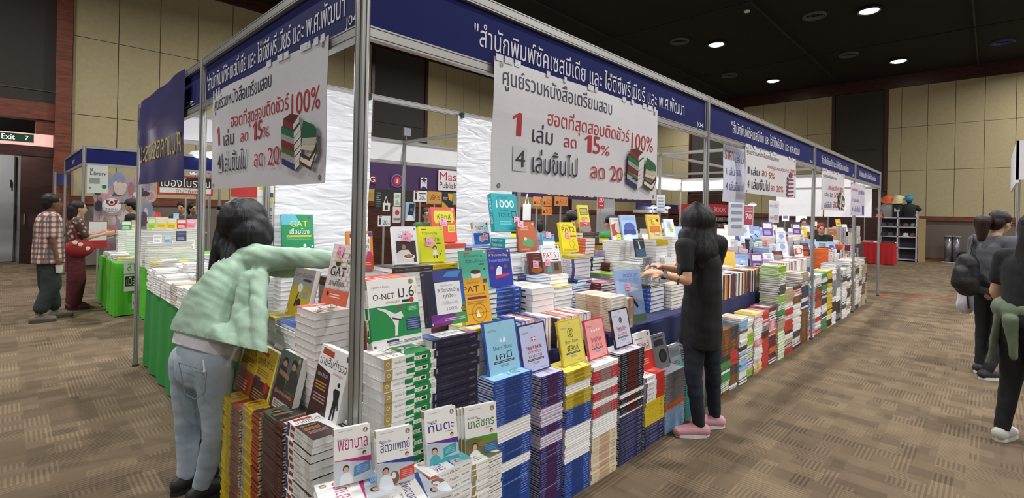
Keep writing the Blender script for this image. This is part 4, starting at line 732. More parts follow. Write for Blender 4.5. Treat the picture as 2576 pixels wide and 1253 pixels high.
style('wthai', '#d4d41f', [('t', '9 วิชาสามัญ', .12, .76, .72, .86, '#2a2a22', .01), ('t', 'ภาษาไทย', .16, .58, .84, .74, '#2a2a22', .02), ('r', .1, .9, .3, .94, '#c0402a'), ('r', .66, .5, .84, .54, '#2a2a22'), ('e', .58, .4, .09, .06, '#2a2622'), ('e', .58, .38, .06, .045, '#e0b090'), ('p', [(.46, .18), (.7, .18), (.64, .34), (.52, .34)], '#e8e6d0'), ('r', .5, .1, .54, .2, '#2a2622'), ('r', .62, .1, .66, .2, '#2a2622'), ('e', .85, .3, .03, .02, '#5a5a30'), ('e', .8, .22, .03, .02, '#5a5a30'), ('r', .85, .9, .96, .98, '#b9b94a')], [])
style('physred', '#d4503c', [('p', [(.16, .54), (.84, .54), (.94, .62), (.92, .84), (.82, .9), (.16, .9), (.1, .82), (.1, .62)], '#d8cf1e'), ('t', 'ฟิสิกส์', .22, .64, .8, .8, '#23201c', .03), ('t', 'ม.ปลาย', .24, .57, .56, .62, '#23201c', .01), ('r', .6, .57, .8, .61, '#23201c'), ('p', [(.64, .28), (.94, .28), (.94, .5), (.64, .5)], '#d8cf1e'), ('b', .68, .31, .9, .47, 5, '#8a6a1c'), ('c', .9, .94, .05, '#e0b898'), ('c', .25, .15, .14, '#d8604a')], [('t', 'ฟิสิกส์', .2, .3, .6, .7, '#8a5a1c')])
style('socst', '#4fa88c', [('t', '9 วิชาสามัญ', .12, .8, .86, .88, '#1f3a34', .01), ('t', 'สังคมศึกษา', .16, .66, .9, .77, '#27506a', .02), ('r', .12, .9, .34, .93, '#b8402a'), ('r', .66, .6, .86, .635, '#23302c'), ('e', .5, .34, .18, .12, '#d9cbb8'), ('e', .5, .42, .19, .06, '#33302c'), ('e', .84, .48, .03, .02, '#1f3a34'), ('c', .9, .95, .04, '#d8c8a0')], [])
style('sci', '#2a3596', [('t', '9 วิชาสามัญ', .1, .8, .86, .88, '#d8d84a', .01), ('t', 'วิทยาศาสตร์ทั่วไป', .08, .66, .92, .75, '#aab6e0', .01), ('r', .1, .9, .34, .93, '#b8402a'), ('p', [(.3, .25), (.55, .3), (.6, .5), (.45, .55), (.36, .45)], '#dfe3ea'), ('p', [(.3, .2), (.85, .28), (.9, .34), (.3, .3)], '#b8324a'), ('e', .2, .5, .08, .05, '#8a3a6a'), ('e', .75, .52, .08, .05, '#8a5a2a'), ('c', .9, .95, .04, '#d8c8a0')], [])
style('pat1', '#e0a62a', [('t', 'คู่มือข้อสอบ', .2, .87, .66, .93, '#5a3a18', .01), ('t', 'PAT 1', .02, .69, .86, .83, '#4a1f2c', .03), ('t', 'ความถนัดทางคณิตศาสตร์', .1, .62, .84, .66, '#5a3a18'), ('r', .16, .53, .88, .585, '#7a2440'), ('b', .14, .42, .9, .5, 2, '#a87a2c'), ('o', .55, .22, .28, .06, '#8a5a2a'), ('o', .55, .22, .16, .1, '#8a5a2a'), ('p', [(.44, .13), (.6, .13), (.5, .3)], '#efe6d0'), ('l', .1, .22, .95, .22, .002, '#8a5a2a'), ('r', .82, .88, .98, .97, '#3a4a86')], [])
style('toeic', '#189aa0', [('t', 'ผ่าโจทย์', .22, .86, .66, .94, '#123a44', .02), ('t', '1000', .16, .62, .88, .82, '#e6eff0', .04), ('t', 'โจทย์สอบ', .3, .52, .64, .58, '#123a44'), ('t', 'TOEIC', .18, .36, .7, .48, '#10222a', .03), ('r', .74, .34, .94, .52, '#123a44'), ('b', .76, .36, .92, .5, 4, '#8fc8cc'), ('b', .24, .16, .7, .26, 3, '#7fc8cc')], [spine_txt('TOEIC 1000', '#d8eff0')])
style('onet3', '#efeeec', [('r', 0, 0, 1, .5, '#2a5fb4'), ('t', 'O-NET ม.3', .12, .62, .9, .8, '#5a2a2c', .02), ('r', .2, .52, .5, .57, '#b98a3c'), ('r', .62, .51, .86, .56, '#2a2a2a'), ('e', .5, .24, .2, .16, '#c4b0a0'), ('c', .88, .92, .05, '#6a6a60')], [('r', 0, 0, .3, 1, '#b99a4a')])
style('orange', '#b5603c', [('b', .14, .72, .6, .84, 3, '#e0b8a0'), ('p', [(.2, .2), (.8, .14), (.86, .34), (.5, .46), (.24, .36)], '#5f9a6a'), ('e', .4, .42, .08, .06, '#e0d0a0'), ('b', .1, .04, .6, .1, 2, '#d8a890'), ('c', .88, .92, .05, '#d8b898')], [])
style('pat5b', '#5fa3c4', [('r', 0, .1, 1, .5, '#c4763a'), ('p', [(0, .3), (.3, .42), (.6, .34), (1, .46), (1, .6), (0, .6)], '#e6e6e4'), ('t', 'PAT 5', .1, .72, .8, .86, '#4a2f5a', .03), ('c', .9, .92, .05, '#4a4a7a')], [])
style('pat51', '#efeded', [('r', 0, 0, 1, .42, '#8a6a58'), ('p', [(.2, .05), (.5, .05), (.44, .36), (.26, .36)], '#5f9a9a'), ('r', .6, .1, .85, .36, '#4a3f3a'), ('t', 'PAT 5.1', .1, .56, .92, .74, '#8a2430', .03), ('r', .5, .47, .9, .5, '#2a2a2a'), ('c', .86, .92, .06, '#555555'), ('b', .1, .86, .6, .9, 1, '#999999')], [])
style('maroon', '#5a2420', [('e', .5, .2, .4, .18, '#a05a24'), ('t', 'นักเรียนนายสิบ', .24, .56, .84, .68, '#c9b0a8', .01), ('b', .3, .72, .8, .8, 2, '#9a6a60'), ('b', .2, .9, .8, .94, 1, '#a8807a')], [('t', 'นักเรียนนายสิบ', .2, .3, .6, .7, '#b07a70')])
style('pat2', '#e4cf1a', [('t', 'PAT2', .1, .68, .9, .84, '#23201c', .05), ('t', 'เตรียมสอบ', .14, .87, .56, .93, '#3a3418'), ('r', .5, .5, .95, .55, '#a03a40'), ('o', .62, .26, .16, .14, '#a8901a'), ('o', .8, .16, .12, .16, '#a8901a'), ('o', .76, .36, .1, .18, '#a8901a'), ('b', .08, .05, .9, .1, 2, '#a8901a'), ('r', .84, .88, .97, .97, '#6a6a4a')], [])
style('yelblk', '#e0cf22', [('r', 0, 0, 1, .36, '#c8402a'), ('e', .5, .1, .5, .12, '#8a8a86'), ('r', .14, .62, .9, .88, '#4a4414'), ('b', .18, .64, .86, .86, 5, '#e0cf22'), ('b', .2, .42, .8, .56, 4, '#6a5f1a')], [])
style('mock', '#8fa9d6', [('r', 0, 0, 1, .14, '#5f7a5a'), ('p', [(0, .5), (1, .4), (1, .7), (0, .8)], '#a9bde2'), ('t', 'MOCK UP', .3, .86, .86, .92, '#4a5a86', .01), ('t', 'READY TO TEST', .12, .78, .9, .83, '#6a7aa6'), ('e', .36, .42, .12, .06, '#8a5a4a'), ('e', .36, .45, .1, .05, '#d8d0d0'), ('p', [(.3, .48), (.55, .5), (.75, .3), (.7, .25), (.5, .42)], '#2a2a38'), ('p', [(.4, .56), (.9, .62), (.62, .66), (.9, .7), (.5, .66)], '#e6e8ee')], [])
style('redcat', '#e4dcd6', [('p', [(0, .2), (.8, .3), (1, .7), (.6, .8), (0, .7)], '#b5423c'), ('e', .5, .55, .28, .24, '#cfc6c0'), ('b', .2, .84, .8, .92, 2, '#8a7a76'), ('r', .1, .05, .9, .16, '#e9e6e2')], [])
style('bluecat', '#a9c4e2', [('e', .5, .5, .36, .2, '#3a5fae'), ('r', .1, .2, .9, .42, '#2d4a8e'), ('t', 'USA', .3, .38, .74, .48, '#c03a34', .02), ('p', [(0, .14), (.4, .24), (.7, .16), (1, .24), (1, 0), (0, 0)], '#d3e2f0'), ('r', .1, .78, .9, .94, '#8fb4dc')], [])
style('orangecat', '#e3bb4a', [('r', .1, .28, .9, .52, '#d07a34'), ('p', [(0, .3), (.3, .22), (.6, .28), (1, .2), (1, 0), (0, 0)], '#e9d9a0'), ('t', 'Tawan', .34, .12, .8, .24, '#7a5a2a', .01), ('r', .1, .74, .9, .92, '#d4a53a'), ('e', .8, .76, .1, .06, '#2a2a2a')], [])
style('whitedesk', '#e6e8ee', [('e', .5, .6, .26, .2, '#9ab0cc'), ('b', .1, .8, .8, .92, 3, '#7a8aa6'), ('r', .2, .2, .8, .4, '#c8d2de')], [])
style('darkblue', '#2a333e', [('r', 0, 0, 1, .45, '#3f5a76'), ('b', .1, .84, .9, .92, 2, '#9aa6b4'), ('p', [(.4, .4), (.56, .4), (.46, .82), (.36, .82)], '#d8dade')], [])
style('speaker', '#8f8f95', [('r', 0, 0, 1, 1, '#8a8a90'), ('r', .2, .66, .8, .84, '#37324a'), ('e', .64, .36, .26, .2, '#1c1c20'), ('e', .64, .36, .14, .11, '#3a3a40'), ('b', .2, .88, .8, .94, 1, '#3a3a3e')], [('r', .3, 0, 1, 1, '#77777c')])
style('redphys', '#efecea', [('r', 0, 0, 1, .52, '#c43a32'), ('t', 'ฟิสิกส์', .14, .56, .86, .76, '#c4342c', .03), ('b', .2, .2, .7, .36, 3, '#e09a90'), ('c', .86, .92, .05, '#777777'), ('b', .1, .82, .5, .88, 1, '#999999')], [('r', .55, 0, 1, 1, '#c43a32'), ('r', 0, 0, .08, 1, '#4a4a6a'), ('t', 'ฟิสิกส์', .14, .3, .4, .7, '#55555a')])
# ---- plainer stack books
def plain(k, cov, band=None, tx=None, page='#f1efec', txt='คู่มือเตรียมสอบ'):
    sp = []
    if band: sp.append(('r', .3, 0, .7, 1, band))
    sp.append(('t', txt, .08, .3, .62, .7, tx or '#8a8a8a')); sp.append(('b', .78, .3, .92, .7, 1, tx or '#8a8a8a'))
    fr = [('r', .08, .55, .92, .9, band or '#d8d4cf'), ('t', txt, .14, .66, .86, .8, tx or '#55555a', .01), ('b', .12, .1, .8, .4, 5, tx or '#8a8a8a')]
    style(k, cov, fr, sp, page)
for a in [('white', '#ecebe9', None, '#77777c'), ('cream', '#dfd0b4', '#c9a98a', '#8a6a4a'), ('blue', '#2f55a4', '#24407e', '#b9c6e4'), ('purple', '#5a3f86', None, '#c9bcdc'), ('lilac', '#b9a6cc', '#e4dfe8', '#5a4a7a'), ('red', '#c23a36', None, '#f0d8d4'), ('maroon2', '#6a2432', None, '#c99aa4'), ('brown', '#6e4526', '#8a5a2c', '#c9a27a'),
          ('yellow', '#d9bd2a', None, '#7a6414'), ('orange2', '#d4662f', None, '#f0dccf'), ('green', '#3f8f4a', None, '#d8ead8'), ('lime', '#9ac83a', None, '#46641c'), ('teal', '#1f7f78', None, '#c4e2de'), ('navy', '#2b2f55', '#3a3f6a', '#a9adc8'), ('grey', '#8f9296', '#6f7276', '#3f4246'), ('black', '#211d1f', '#3d1a1e', '#a09a98'), ('pink', '#e08a98', '#efc9cf', '#a03a50'), ('sky', '#8fb9dc', None, '#35587a'), ('dark', '#3a3636', '#4a4444', '#a8a29c'), ('tan', '#b5a284', None, '#6a5a40')]: plain(*a)
style('physics', '#e6e5e4', [('e', .5, .5, .3, .2, '#c9c4b8'), ('t', 'PHYSICS', .2, .7, .8, .8, '#55555a', .02)], [('r', 0, 0, .13, 1, '#7d7448'), ('t', 'PHYSICS ม.ปลาย', .2, .32, .62, .68, '#6a6a72'), ('r', .66, .35, .8, .65, '#33333a')])
style('gatred', '#c23a2c', [('t', 'GAT', .1, .25, .6, .75, '#f0e2dc', .04), ('r', .66, .1, .9, .9, '#d4593a'), ('r', .5, .55, .9, .62, '#dfae4a')], [('t', 'GAT', .3, .2, .6, .8, '#f0d8d0')])
style('purplelabel', '#e4e0e8', [('r', 0, 0, 1, .2, '#6a4a86')], [('r', .82, 0, 1, 1, '#5a4a8a'), ('c', .28, .5, .03, '#5a4a6a'), ('t', 'คณิต', .4, .3, .7, .7, '#8a80a0')])

# ---- tables of the booth
TH = .72
for i, (x0, x1, l) in enumerate(((.36, 2.0, 'navy-clothed table nearest the corner post under the textbooks'), (2.02, 3.9, 'navy-clothed table in front of the woman in black'), (3.92, 5.9, 'navy-clothed table right of the woman in black'), (5.92, 8.4, 'navy-clothed table under the third fascia bay'), (8.42, 11.3, 'farthest navy-clothed table along the aisle'))):
    table(x0, x1 - .06, .25, .93, TH, l, NAVYCLOTH)
    table(x0, x1 - .06, .99, 1.72, TH, l.replace('navy-clothed table', 'rear navy-clothed table behind the one'), NAVYCLOTH)
table(.38, 1.0, 1.79, 1.98, TH, 'narrow table against the white plastic sheet under the green book', NAVYCLOTH)
table(.07, .8, 2.12, 4.16, .75, 'bright green cloth table with white stacks behind the woman in green', GREENCLOTH)

# ---- floor stacks along the aisle, spines to the aisle
cstk(912, 968, 905, 1097, ('y', -.01), '-Y', 0, [('onet6', .042, 99)], 'green-banded thick book', 'the stack right of the corner post')
cstk(1066, 1092, 858, 1205, ('y', -.01), '-Y', 0, [('wicha', .036, 99)], 'dark navy book', 'the tall dark stack')
cstk(1209, 1243, 962, 1338, ('y', -.02), '-Y', 0, [('khemi', .0125, 17), ('white', .014, 6, 'f'), ('khemi', .0125, 8), ('white', .014, 3, 'f'), ('khemi', .0125, 99)], 'thin blue or white book', 'the blue floor stack')
cstk(1340, 1363, 950, 1418, ('y', -.02), '-Y', 0, [('angrit', .0115, 14), ('lilac', .012, 8, 'f'), ('angrit', .0115, 4), ('lilac', .012, 5, 'f'), ('angrit', .0115, 99)], 'thin purple book', 'the purple floor stack')
cstk(1419, 1425, 938, 1488, ('y', -.02), '-Y', 0, [('fisik', .012, 6), ('white', .013, 4, 'f'), ('fisik', .012, 7), ('khemi', .0125, 8), ('white', .014, 13, 'f'), ('khemi', .0125, 99)], 'thin coloured book', 'the yellow-topped floor stack', ly=.16)
cstk(1489, 1493, 925, 1555, ('y', -.02), '-Y', 0, [('white', .013, 2, 'f'), ('khanit', .0125, 6), ('white', .013, 4, 'f'), ('khanit', .0125, 4), ('white', .013, 3, 'f'), ('khanit', .0125, 5), ('white', .013, 8, 'f'), ('cream', .02, 99)], 'thin red or white book', 'the red and white striped floor stack', ly=.16)
cstk(1556, 1562, 893, 1620, ('y', -.02), '-Y', 0, [('sangkhom', .0125, 20), ('white', .013, 2, 'f'), ('sangkhom', .0125, 3), ('white', .013, 1, 'f'), ('sangkhom', .0125, 4), ('white', .01, 1, 'f'), ('navy', .014, 99)], 'thin black or navy book', 'the black floor stack', ly=.16)
cstk(1621, 1625, 952, 1672, ('y', -.02), '-Y', 0, [('redphys', .034, 5), ('yellow', .022, 7), ('navy', .022, 99)], 'colourful spined book', 'the floor stack under the red physics book', ly=.2)
cstk(1673, 1676, 944, 1722, ('y', -.01), '-Y', 0, [('speaker', .018, 12), ('orange2', .014, 3), ('sky', .022, 99)], 'grey or sky-blue book', 'the grey floor stack near pink shoes', ly=.2)
cstk(1723, 1726, 930, 1752, ('y', .0), '-Y', 0, [('teal', .016, 99)], 'dark teal book', 'the teal floor stack near pink shoes', ly=.2)
# low stacks in front of the corner
def lowstack(cx, cy, z1, az, L, D, lay, desc, where):
    n0 = len(BOOKS); stack(0, 0, 0, z1, L, D, '-Y', lay, desc, where); R_ = Matrix.Translation((cx, cy, 0)) @ Matrix.Rotation(math.radians(az - 270), 4, 'Z')
    for k in BOOKS[n0:]: k['X'] = R_ @ k['X']
cstk(1051, 1083, 1200, 1187, ('y', -.25), '-Y', 0, [('than', .03, 99)], 'white gold-ended book', 'the low stack under the dentist guide')
cstk(1188, 1189, 1172, 1262, ('y', -.23), '-Y', 0, [('phesat', .02, 99)], 'slim white guide book', 'the low stack under the pharmacist guide', ly=.16)
B1, h1, w1, r1, n1 = upright(890, 1218, 1077, 92, ('y', -.115), 255, 'phayaban', 'nurse career guide standing in front of the corner post, pink wedge on cover', t=.024)
B2, h2, w2, r2, n2 = upright(998, 1222, 1082, 92, ('y', -.205), 255, 'satwa', 'veterinarian career guide standing with blue wedge and man holding dog on cover', t=.03)
upright(1117, 1172, 1032, 80, ('y', -.2), 259, 'than', 'dentist career guide standing, purple wedge and teal coat on cover', t=.028)
for i in range(4):
    n0 = len(BOOKS); upright(1214 - i * 9, 1158 - i * 3, 1020 + i * 2, 80, ('y', -.185 + i * .012), 256, 'phesat', ['front pharmacist career guide standing, green wedge on cover', 'second pharmacist guide standing just behind the front one', 'third pharmacist guide in the standing row', 'rearmost pharmacist guide in the standing row'][i], lean=8, t=.02)
zl = min(B1.z, B2.z)
c1 = B1 + n1 * .03; c2 = B2 + n2 * .03
lowstack(c1.x + r1.x * .0, c1.y + r1.y * .0, B1.z, 255, .235, .17, [('phayaban', .026, 99)], 'white nurse guide', 'the low stack before the corner post')
lowstack(c2.x + r2.x * .055, c2.y + r2.y * .055, B2.z, 255, .2, .17, [('satwa', .026, 99)], 'white vet guide', 'the low stack beside the nurse guides')
def flat(px, py, z, az, st, w, h, t, label, tags=()):
    p = on(2, z, px, py); n = math.radians(az)
    add_book(Matrix.Translation((p.x, p.y, z)) @ Matrix.Rotation(n + PI / 2, 4, 'Z'), w, h, t, st, label, None, tags)

# ---- books shown standing on the floor stacks
TAGP = lambda txt, x, y, c='#f0a9bd': (txt, x, y, c)
upright(1003, 876, 706, 135, ('y', .045), 270, 'onet6', 'white and green exam book with karate kick on cover, on the white stack', t=.04)
upright(1131, 822, 684, 105, ('y', .05), 268, 'wicha', 'galaxy-coloured book with white title panel on the dark stack', t=.036)
upright(1274, 946, 806, 92, ('y', .045), 270, 'khemi', 'pale blue note book standing on the blue floor stack', t=.014)
upright(1353, 936, 815, 74, ('y', .045), 270, 'angrit', 'lilac note book with flag standing on the purple floor stack', t=.014)
upright(1447, 917, 805, 68, ('y', .045), 270, 'fisik', 'yellow note book with atom standing on the yellow-topped stack', t=.014)
upright(1508, 902, 803, 60, ('y', .045), 270, 'khanit', 'pink note book standing on the red and white striped stack', t=.014)
upright(1572, 873, 778, 50, ('y', .04), 270, 'sangkhom', 'pale grey note book with black border on the black stack', t=.014)
upright(1630, 940, 838, 46, ('y', .06), 270, 'redphys', 'red and white book standing beside the black stack', t=.03)
upright(1668, 930, 842, 50, ('y', .08), 268, 'speaker', 'grey book with round loudspeaker on cover near the standing woman', t=.02)
upright(1706, 935, 868, 34, ('y', .1), 268, 'grey', 'grey book lying back behind the loudspeaker book', t=.03)
# ---- left side: stacks with spines to the left aisle
cstk(720, 784, 1107, 892, ('y', .09), '-X', 0, [('naisip', .029, 99)], 'white brown-labelled book', 'the stack left of the corner post')
cstk(661, 713, 1074, 760, ('x', -.1), '-X', 0, [('soldier', .0125, 99)], 'thin maroon book', 'the maroon stack', lx=.15)
cstk(609, 652, 1050, 700, ('x', -.1), '-X', 0, [('kp', .0135, 99)], 'thin yellow and orange book', 'the yellow stack beside the maroon one', lx=.15)
cstk(560, 603, 1030, 640, ('x', -.1), '-X', 0, [('kp2', .0135, 99)], 'thin yellow-ended book', 'the yellow stack behind the jeans', lx=.15)
upright(803, 1072, 884, 88, ('x', -.005), 180, 'naisip', 'white and maroon police exam book with standing silhouette, left of post', t=.035)
upright(699, 1046, 893, 66, ('x', -.02), 180, 'soldier', 'police exam book with two aiming men on maroon cover', t=.035)
upright(645, 1026, 882, 58, ('x', -.02), 180, 'kp', 'yellow and brown police exam book behind the green cardigan hem', t=.03)
upright(604, 996, 858, 40, ('x', -.02), 180, 'kp2', 'yellow and orange civil service book closest to the jeans', t=.03)
cstk(744, 795, 788, 882, ('x', .055), '-X', 0, [('gatthai', .034, 99, 'f')], 'thick white-edged book', 'the tall white stack left of corner post')
upright(838, 772, 622, 62, ('x', .12), 184, 'gatthai', 'pink brick-patterned exam book left of the corner post with price note', t=.045, tags=[('165.-', .2, .8, '#f0a9bd')])
cstk(692, 744, 826, 800, ('x', .075), '-X', 0, [('blue', .022, 1, 'f'), ('white', .022, 99, 'f')], 'white-edged book under blue cover', 'the stack behind the green sleeve', lx=.2)
upright(741, 800, 680, 62, ('x', .13), 184, 'gatgrey', 'grey and yellow exam book under the outstretched green arm', t=.03)
cstk(650, 690, 800, 760, ('x', .09), '-X', 0, [('yellow', .02, 1), ('white', .026, 99, 'f')], 'white-edged book', 'the stack hidden behind the cardigan', lx=.2)

# ---- on the tables near the corner
cstk(886, 938, 709, 1046, ('y', .4), '-X', TH, [('gatred', .036, 99)], 'red spined exam book', 'the red stack behind the corner post')
cstk(800, 852, 705, 900, ('y', .66), '-X', TH, [('brown', .045, 1), ('cream', .03, 99, 'f')], 'pale-edged book', 'the stack behind the pink exam book')
B, h, w, r, n = upright(908, 682, 585, 66, ('y', .82), 256, 'math', 'orange-bordered mathematics book directly behind the corner post', t=.03)
under(B, h, w, '-Y', TH, [('grey', .03, 99, 'f')], 'grey-edged book', 'the stack under the mathematics book')
B, h, w, r, n = upright(1024, 668, 573, 60, ('y', .72), 262, 'grammar', 'white grammar book with chef holding plate on cover', t=.03, tags=[('169.-', .35, .62, '#f0a9bd')])
under(B, h, w, '-Y', TH, [('dark', .03, 1), ('white', .04, 99, 'f')], 'white-edged thick book', 'the stack under the grammar book', L=.27, D=.2)
B, h, w, r, n = upright(1092, 662, 573, 62, ('y', .76), 264, 'wthai', 'lime-yellow language exam book with cartoon child and price note', t=.03, tags=[('167.-', .2, .46, '#f0a9bd')])
under(B, h, w, '-Y', TH, [('yellow', .03, 1), ('brown', .045, 99)], 'brown spined thick book', 'the stack under the lime-yellow book', L=.27, D=.2)
B, h, w, r, n = upright(1122, 612, 524, 60, ('y', 1.0), 264, 'physred', 'red physics book with yellow title patch', t=.03, tags=[('250.-', .3, .48, '#f0a9bd')])
under(B, h, w, '-Y', TH, [('physred', .03, 1), ('white', .03, 99, 'f')], 'white-edged book', 'the stack under the red physics book')
cstk(1128, 1186, 622, 1232, ('y', 1.02), '-X', TH, [('blue', .012, 1), ('brown', .016, 99)], 'thin brown spined book', 'the brown stack beside the red physics book')
B, h, w, r, n = upright(1206, 816, 703, 66, ('y', .2), 266, 'pat1', 'golden-yellow exam book standing right of the galaxy book', t=.03)
under(B, h, w, '-Y', 0, [('yellow', .03, 1), ('cream', .034, 99, 'f')], 'cream-edged book', 'the floor stack under the golden-yellow book', D=.17, off=.0)
B, h, w, r, n = upright(1200, 726, 632, 68, ('y', .56), 262, 'socst', 'green social studies exam book right of the lime-yellow one', t=.025)
under(B, h, w, '-Y', TH, [('teal', .03, 99, 'f')], 'pale green edged book', 'the stack under the green social studies book')
B, h, w, r, n = upright(1262, 722, 629, 62, ('y', .6), 262, 'sci', 'royal blue science exam book right of the green one', t=.025)
under(B, h, w, '-Y', TH, [('blue', .03, 99)], 'blue spined book', 'the stack under the royal blue book')
B, h, w, r, n = upright(1277, 584, 491, 62, ('y', .97), 262, 'toeic', 'tall teal test book with large white number, against the white sheet', t=.05, tags=[('295.-', .78, .2, '#f0a9bd')])
cstk(1235, 1272, 600, 1322, ('y', .9), '-X', TH, [('toeic', .035, 2), ('grey', .03, 1, 'f'), ('sky', .03, 99, 'f')], 'teal or pale-edged book', 'the stack under the tall teal book')
B, h, w, r, n = upright(1214, 616, 561, 48, ('y', 1.15), 262, 'onet3', 'white and blue exam book left of the tall teal book', t=.03, tags=[('159.-', .5, .2, '#f0a9bd')])
under(B, h, w, '-Y', TH, [('sky', .02, 99, 'f')], 'pale-edged book', 'the stack under the white and blue exam book')
B, h, w, r, n = upright(1330, 634, 559, 44, ('y', .85), 258, 'orange', 'terracotta book right of the tall teal book', t=.02, tags=[('', .0, .82, '#f0a9bd')])
under(B, h, w, '-Y', TH, [('white', .03, 99, 'f')], 'white-edged book', 'the stack under the terracotta book')
B, h, w, r, n = upright(1384, 638, 590, 48, ('y', .95), 262, 'pat5b', 'sky-blue and orange exam book behind the white one', t=.02, tags=[('', .3, .8, '#f0a9bd')])
under(B, h, w, '-Y', TH, [('white', .03, 99, 'f')], 'white-edged book', 'the stack under the sky-blue and orange book')
B, h, w, r, n = upright(1392, 690, 618, 46, ('y', .74), 262, 'pat51', 'white exam book with tools photograph, left of the purple-labelled stack', t=.02, tags=[('155.-', .08, .3, '#f0a9bd')])
under(B, h, w, '-Y', TH, [('white', .03, 99, 'f')], 'white-edged book', 'the stack under the tools book')
B, h, w, r, n = upright(1352, 690, 638, 44, ('y', .7), 262, 'maroon', 'dark maroon exam book with price note left of the white one', t=.02, tags=[('190.-', .2, .3, '#f0a9bd')])
under(B, h, w, '-Y', TH, [('sky', .02, 99, 'f')], 'pale-edged book', 'the stack under the dark maroon book')
B, h, w, r, n = upright(1305, 690, 640, 42, ('y', .8), 262, 'white', 'pale book with blue picture right of the royal blue one', t=.02)
under(B, h, w, '-Y', TH, [('navy', .03, 99)], 'navy book', 'the stack right of the royal blue book')
cstk(1258, 1341, 727, 1395, ('y', .45), '-X', TH, [('physics', .04, 99)], 'white olive-ended physics textbook', 'the stack behind the spine-up row')
cstk(1394, 1396, 722, 1441, ('y', .6), '-Y', TH, [('yellow', .012, 1, 'f'), ('white', .03, 99, 'f')], 'white-edged book', 'the stack right of the physics textbooks', ly=.2)
cstk(1440, 1443, 718, 1487, ('y', .68), '-Y', TH, [('sky', .012, 1, 'f'), ('blue', .02, 99, 'f')], 'blue-covered book', 'the blue-topped stack past the physics textbooks', ly=.2)
cstk(1408, 1452, 704, 1490, ('y', .72), '-X', TH, [('navy', .02, 2), ('purple', .02, 99)], 'blue-purple magazine', 'the glossy pile behind the cream stack')
cstk(1441, 1512, 713, 1552, ('y', .58), '-X', TH, [('maroon2', .022, 99)], 'plum-spined magazine', 'the plum pile behind the cream stack')
cstk(1454, 1534, 690, 1560, ('y', .8), '-X', TH, [('lime', .01, 1), ('grey', .02, 99)], 'lime or grey magazine', 'the pile under the red-spined stack')
cstk(1448, 1537, 750, 1577, ('y', .27), '-X', TH, [('cream', .025, 99)], 'cream-spined book', 'the cream stack left of the sky-blue book')
x0, x1, y0, y1, z1 = cstk(1594, 1600, 822, 1648, ('y', .245), '-Y', TH, [('tan', .05, 99, 'f')], 'thick cream-edged book', 'the short stack under the sky-blue book', ly=.2)
upright(1597, 812, 680, 62, ('y', .25), 258, 'mock', 'sky-blue test book with price note beside the forearm', t=.015, tags=[('', .3, .62, '#f0a9bd')])
cstk(1605, 1637, 717, 1672, ('y', .42), '-X', TH, [('dark', .014, 2), ('blue', .036, 99)], 'blue spined thick book', 'the stack under the hands')
cstk(1671, 1690, 716, 1722, ('y', .36), '-X', TH, [('tan', .03, 99, 'f')], 'greenish-grey edged book', 'the stack beside the black T-shirt')
cstk(1408, 1446, 644, 1487, ('y', .8), '-X', TH, [('yellow', .014, 2), ('purplelabel', .034, 99)], 'white book with purple spine end', 'the purple-labelled stack')
cstk(1460, 1522, 630, 1554, ('y', 1.05), '-X', TH, [('lilac', .03, 99)], 'lilac-spined book', 'the lilac stack')
cstk(1487, 1534, 662, 1552, ('y', .95), '-X', TH, [('maroon', .034, 99)], 'dark red spined book', 'the dark red stack')
cstk(1534, 1607, 663, 1644, ('y', .66), '-X', TH, [('white', .013, 99)], 'thin white magazine', 'the magazine pile beyond the hands')
B, h, w, r, n = upright(1437, 636, 561, 40, ('y', .9), 262, 'pat2', 'bright yellow exam book on the purple-labelled stack', t=.03, tags=[('145.-', .25, .48, '#f0a9bd')])
cstk(1457, 1473, 600, 1497, ('y', 1.15), '-X', TH, [('orange2', .03, 99)], 'orange-red spined book', 'the orange-red stack behind the yellow book')
cstk(1480, 1518, 612, 1548, ('y', 1.1), '-X', TH, [('dark', .022, 1), ('yellow', .02, 2), ('tan', .02, 99)], 'dark or yellow magazine', 'the pile right of the orange-red stack')
B, h, w, r, n = upright(1475, 584, 517, 26, ('y', 1.3), 262, 'yelblk', 'tall yellow and red book high behind the yellow exam book', t=.02, tags=[('', .3, .3, '#f0a9bd')])
under(B, h, w, '-Y', TH, [('dark', .03, 99)], 'dark book', 'the stack under the tall yellow and red book')
B, h, w, r, n = upright(1561, 606, 549, 38, ('y', .95), 258, 'redcat', 'white and red story book right of the vendor woman', t=.02, tags=[('', .25, .06, '#d6e32a')])
under(B, h, w, '-Y', TH, [('white', .02, 99, 'f')], 'white-edged book', 'the stack under the white and red story book')
B, h, w, r, n = upright(1588, 604, 542, 38, ('y', .9), 258, 'bluecat', 'sky-blue story book beside the white and red one', t=.02)
under(B, h, w, '-Y', TH, [('white', .02, 99, 'f')], 'white-edged book', 'the stack under the sky-blue story book')
B, h, w, r, n = upright(1652, 602, 541, 40, ('y', .8), 262, 'orangecat', 'yellow and orange story book left of the dark hair', t=.02, tags=[('', .3, .64, '#d6e32a')])
under(B, h, w, '-Y', TH, [('yellow', .03, 2), ('white', .03, 99, 'f')], 'pale-edged book', 'the stack under the yellow story book')
B, h, w, r, n = upright(1688, 594, 552, 34, ('y', .9), 258, 'whitedesk', 'white desk book leaning left of the dark hair', t=.015, tags=[('', .5, .3, '#d6e32a')])
under(B, h, w, '-Y', TH, [('white', .03, 99, 'f')], 'white-edged book', 'the stack under the white desk book')
B, h, w, r, n = upright(1614, 646, 601, 40, ('y', .7), 262, 'darkblue', 'dark blue magazine on the magazine pile beyond the hands', t=.015)
under(B, h, w, '-Y', TH, [('grey', .02, 99)], 'grey magazine', 'the pile under the dark blue magazine')
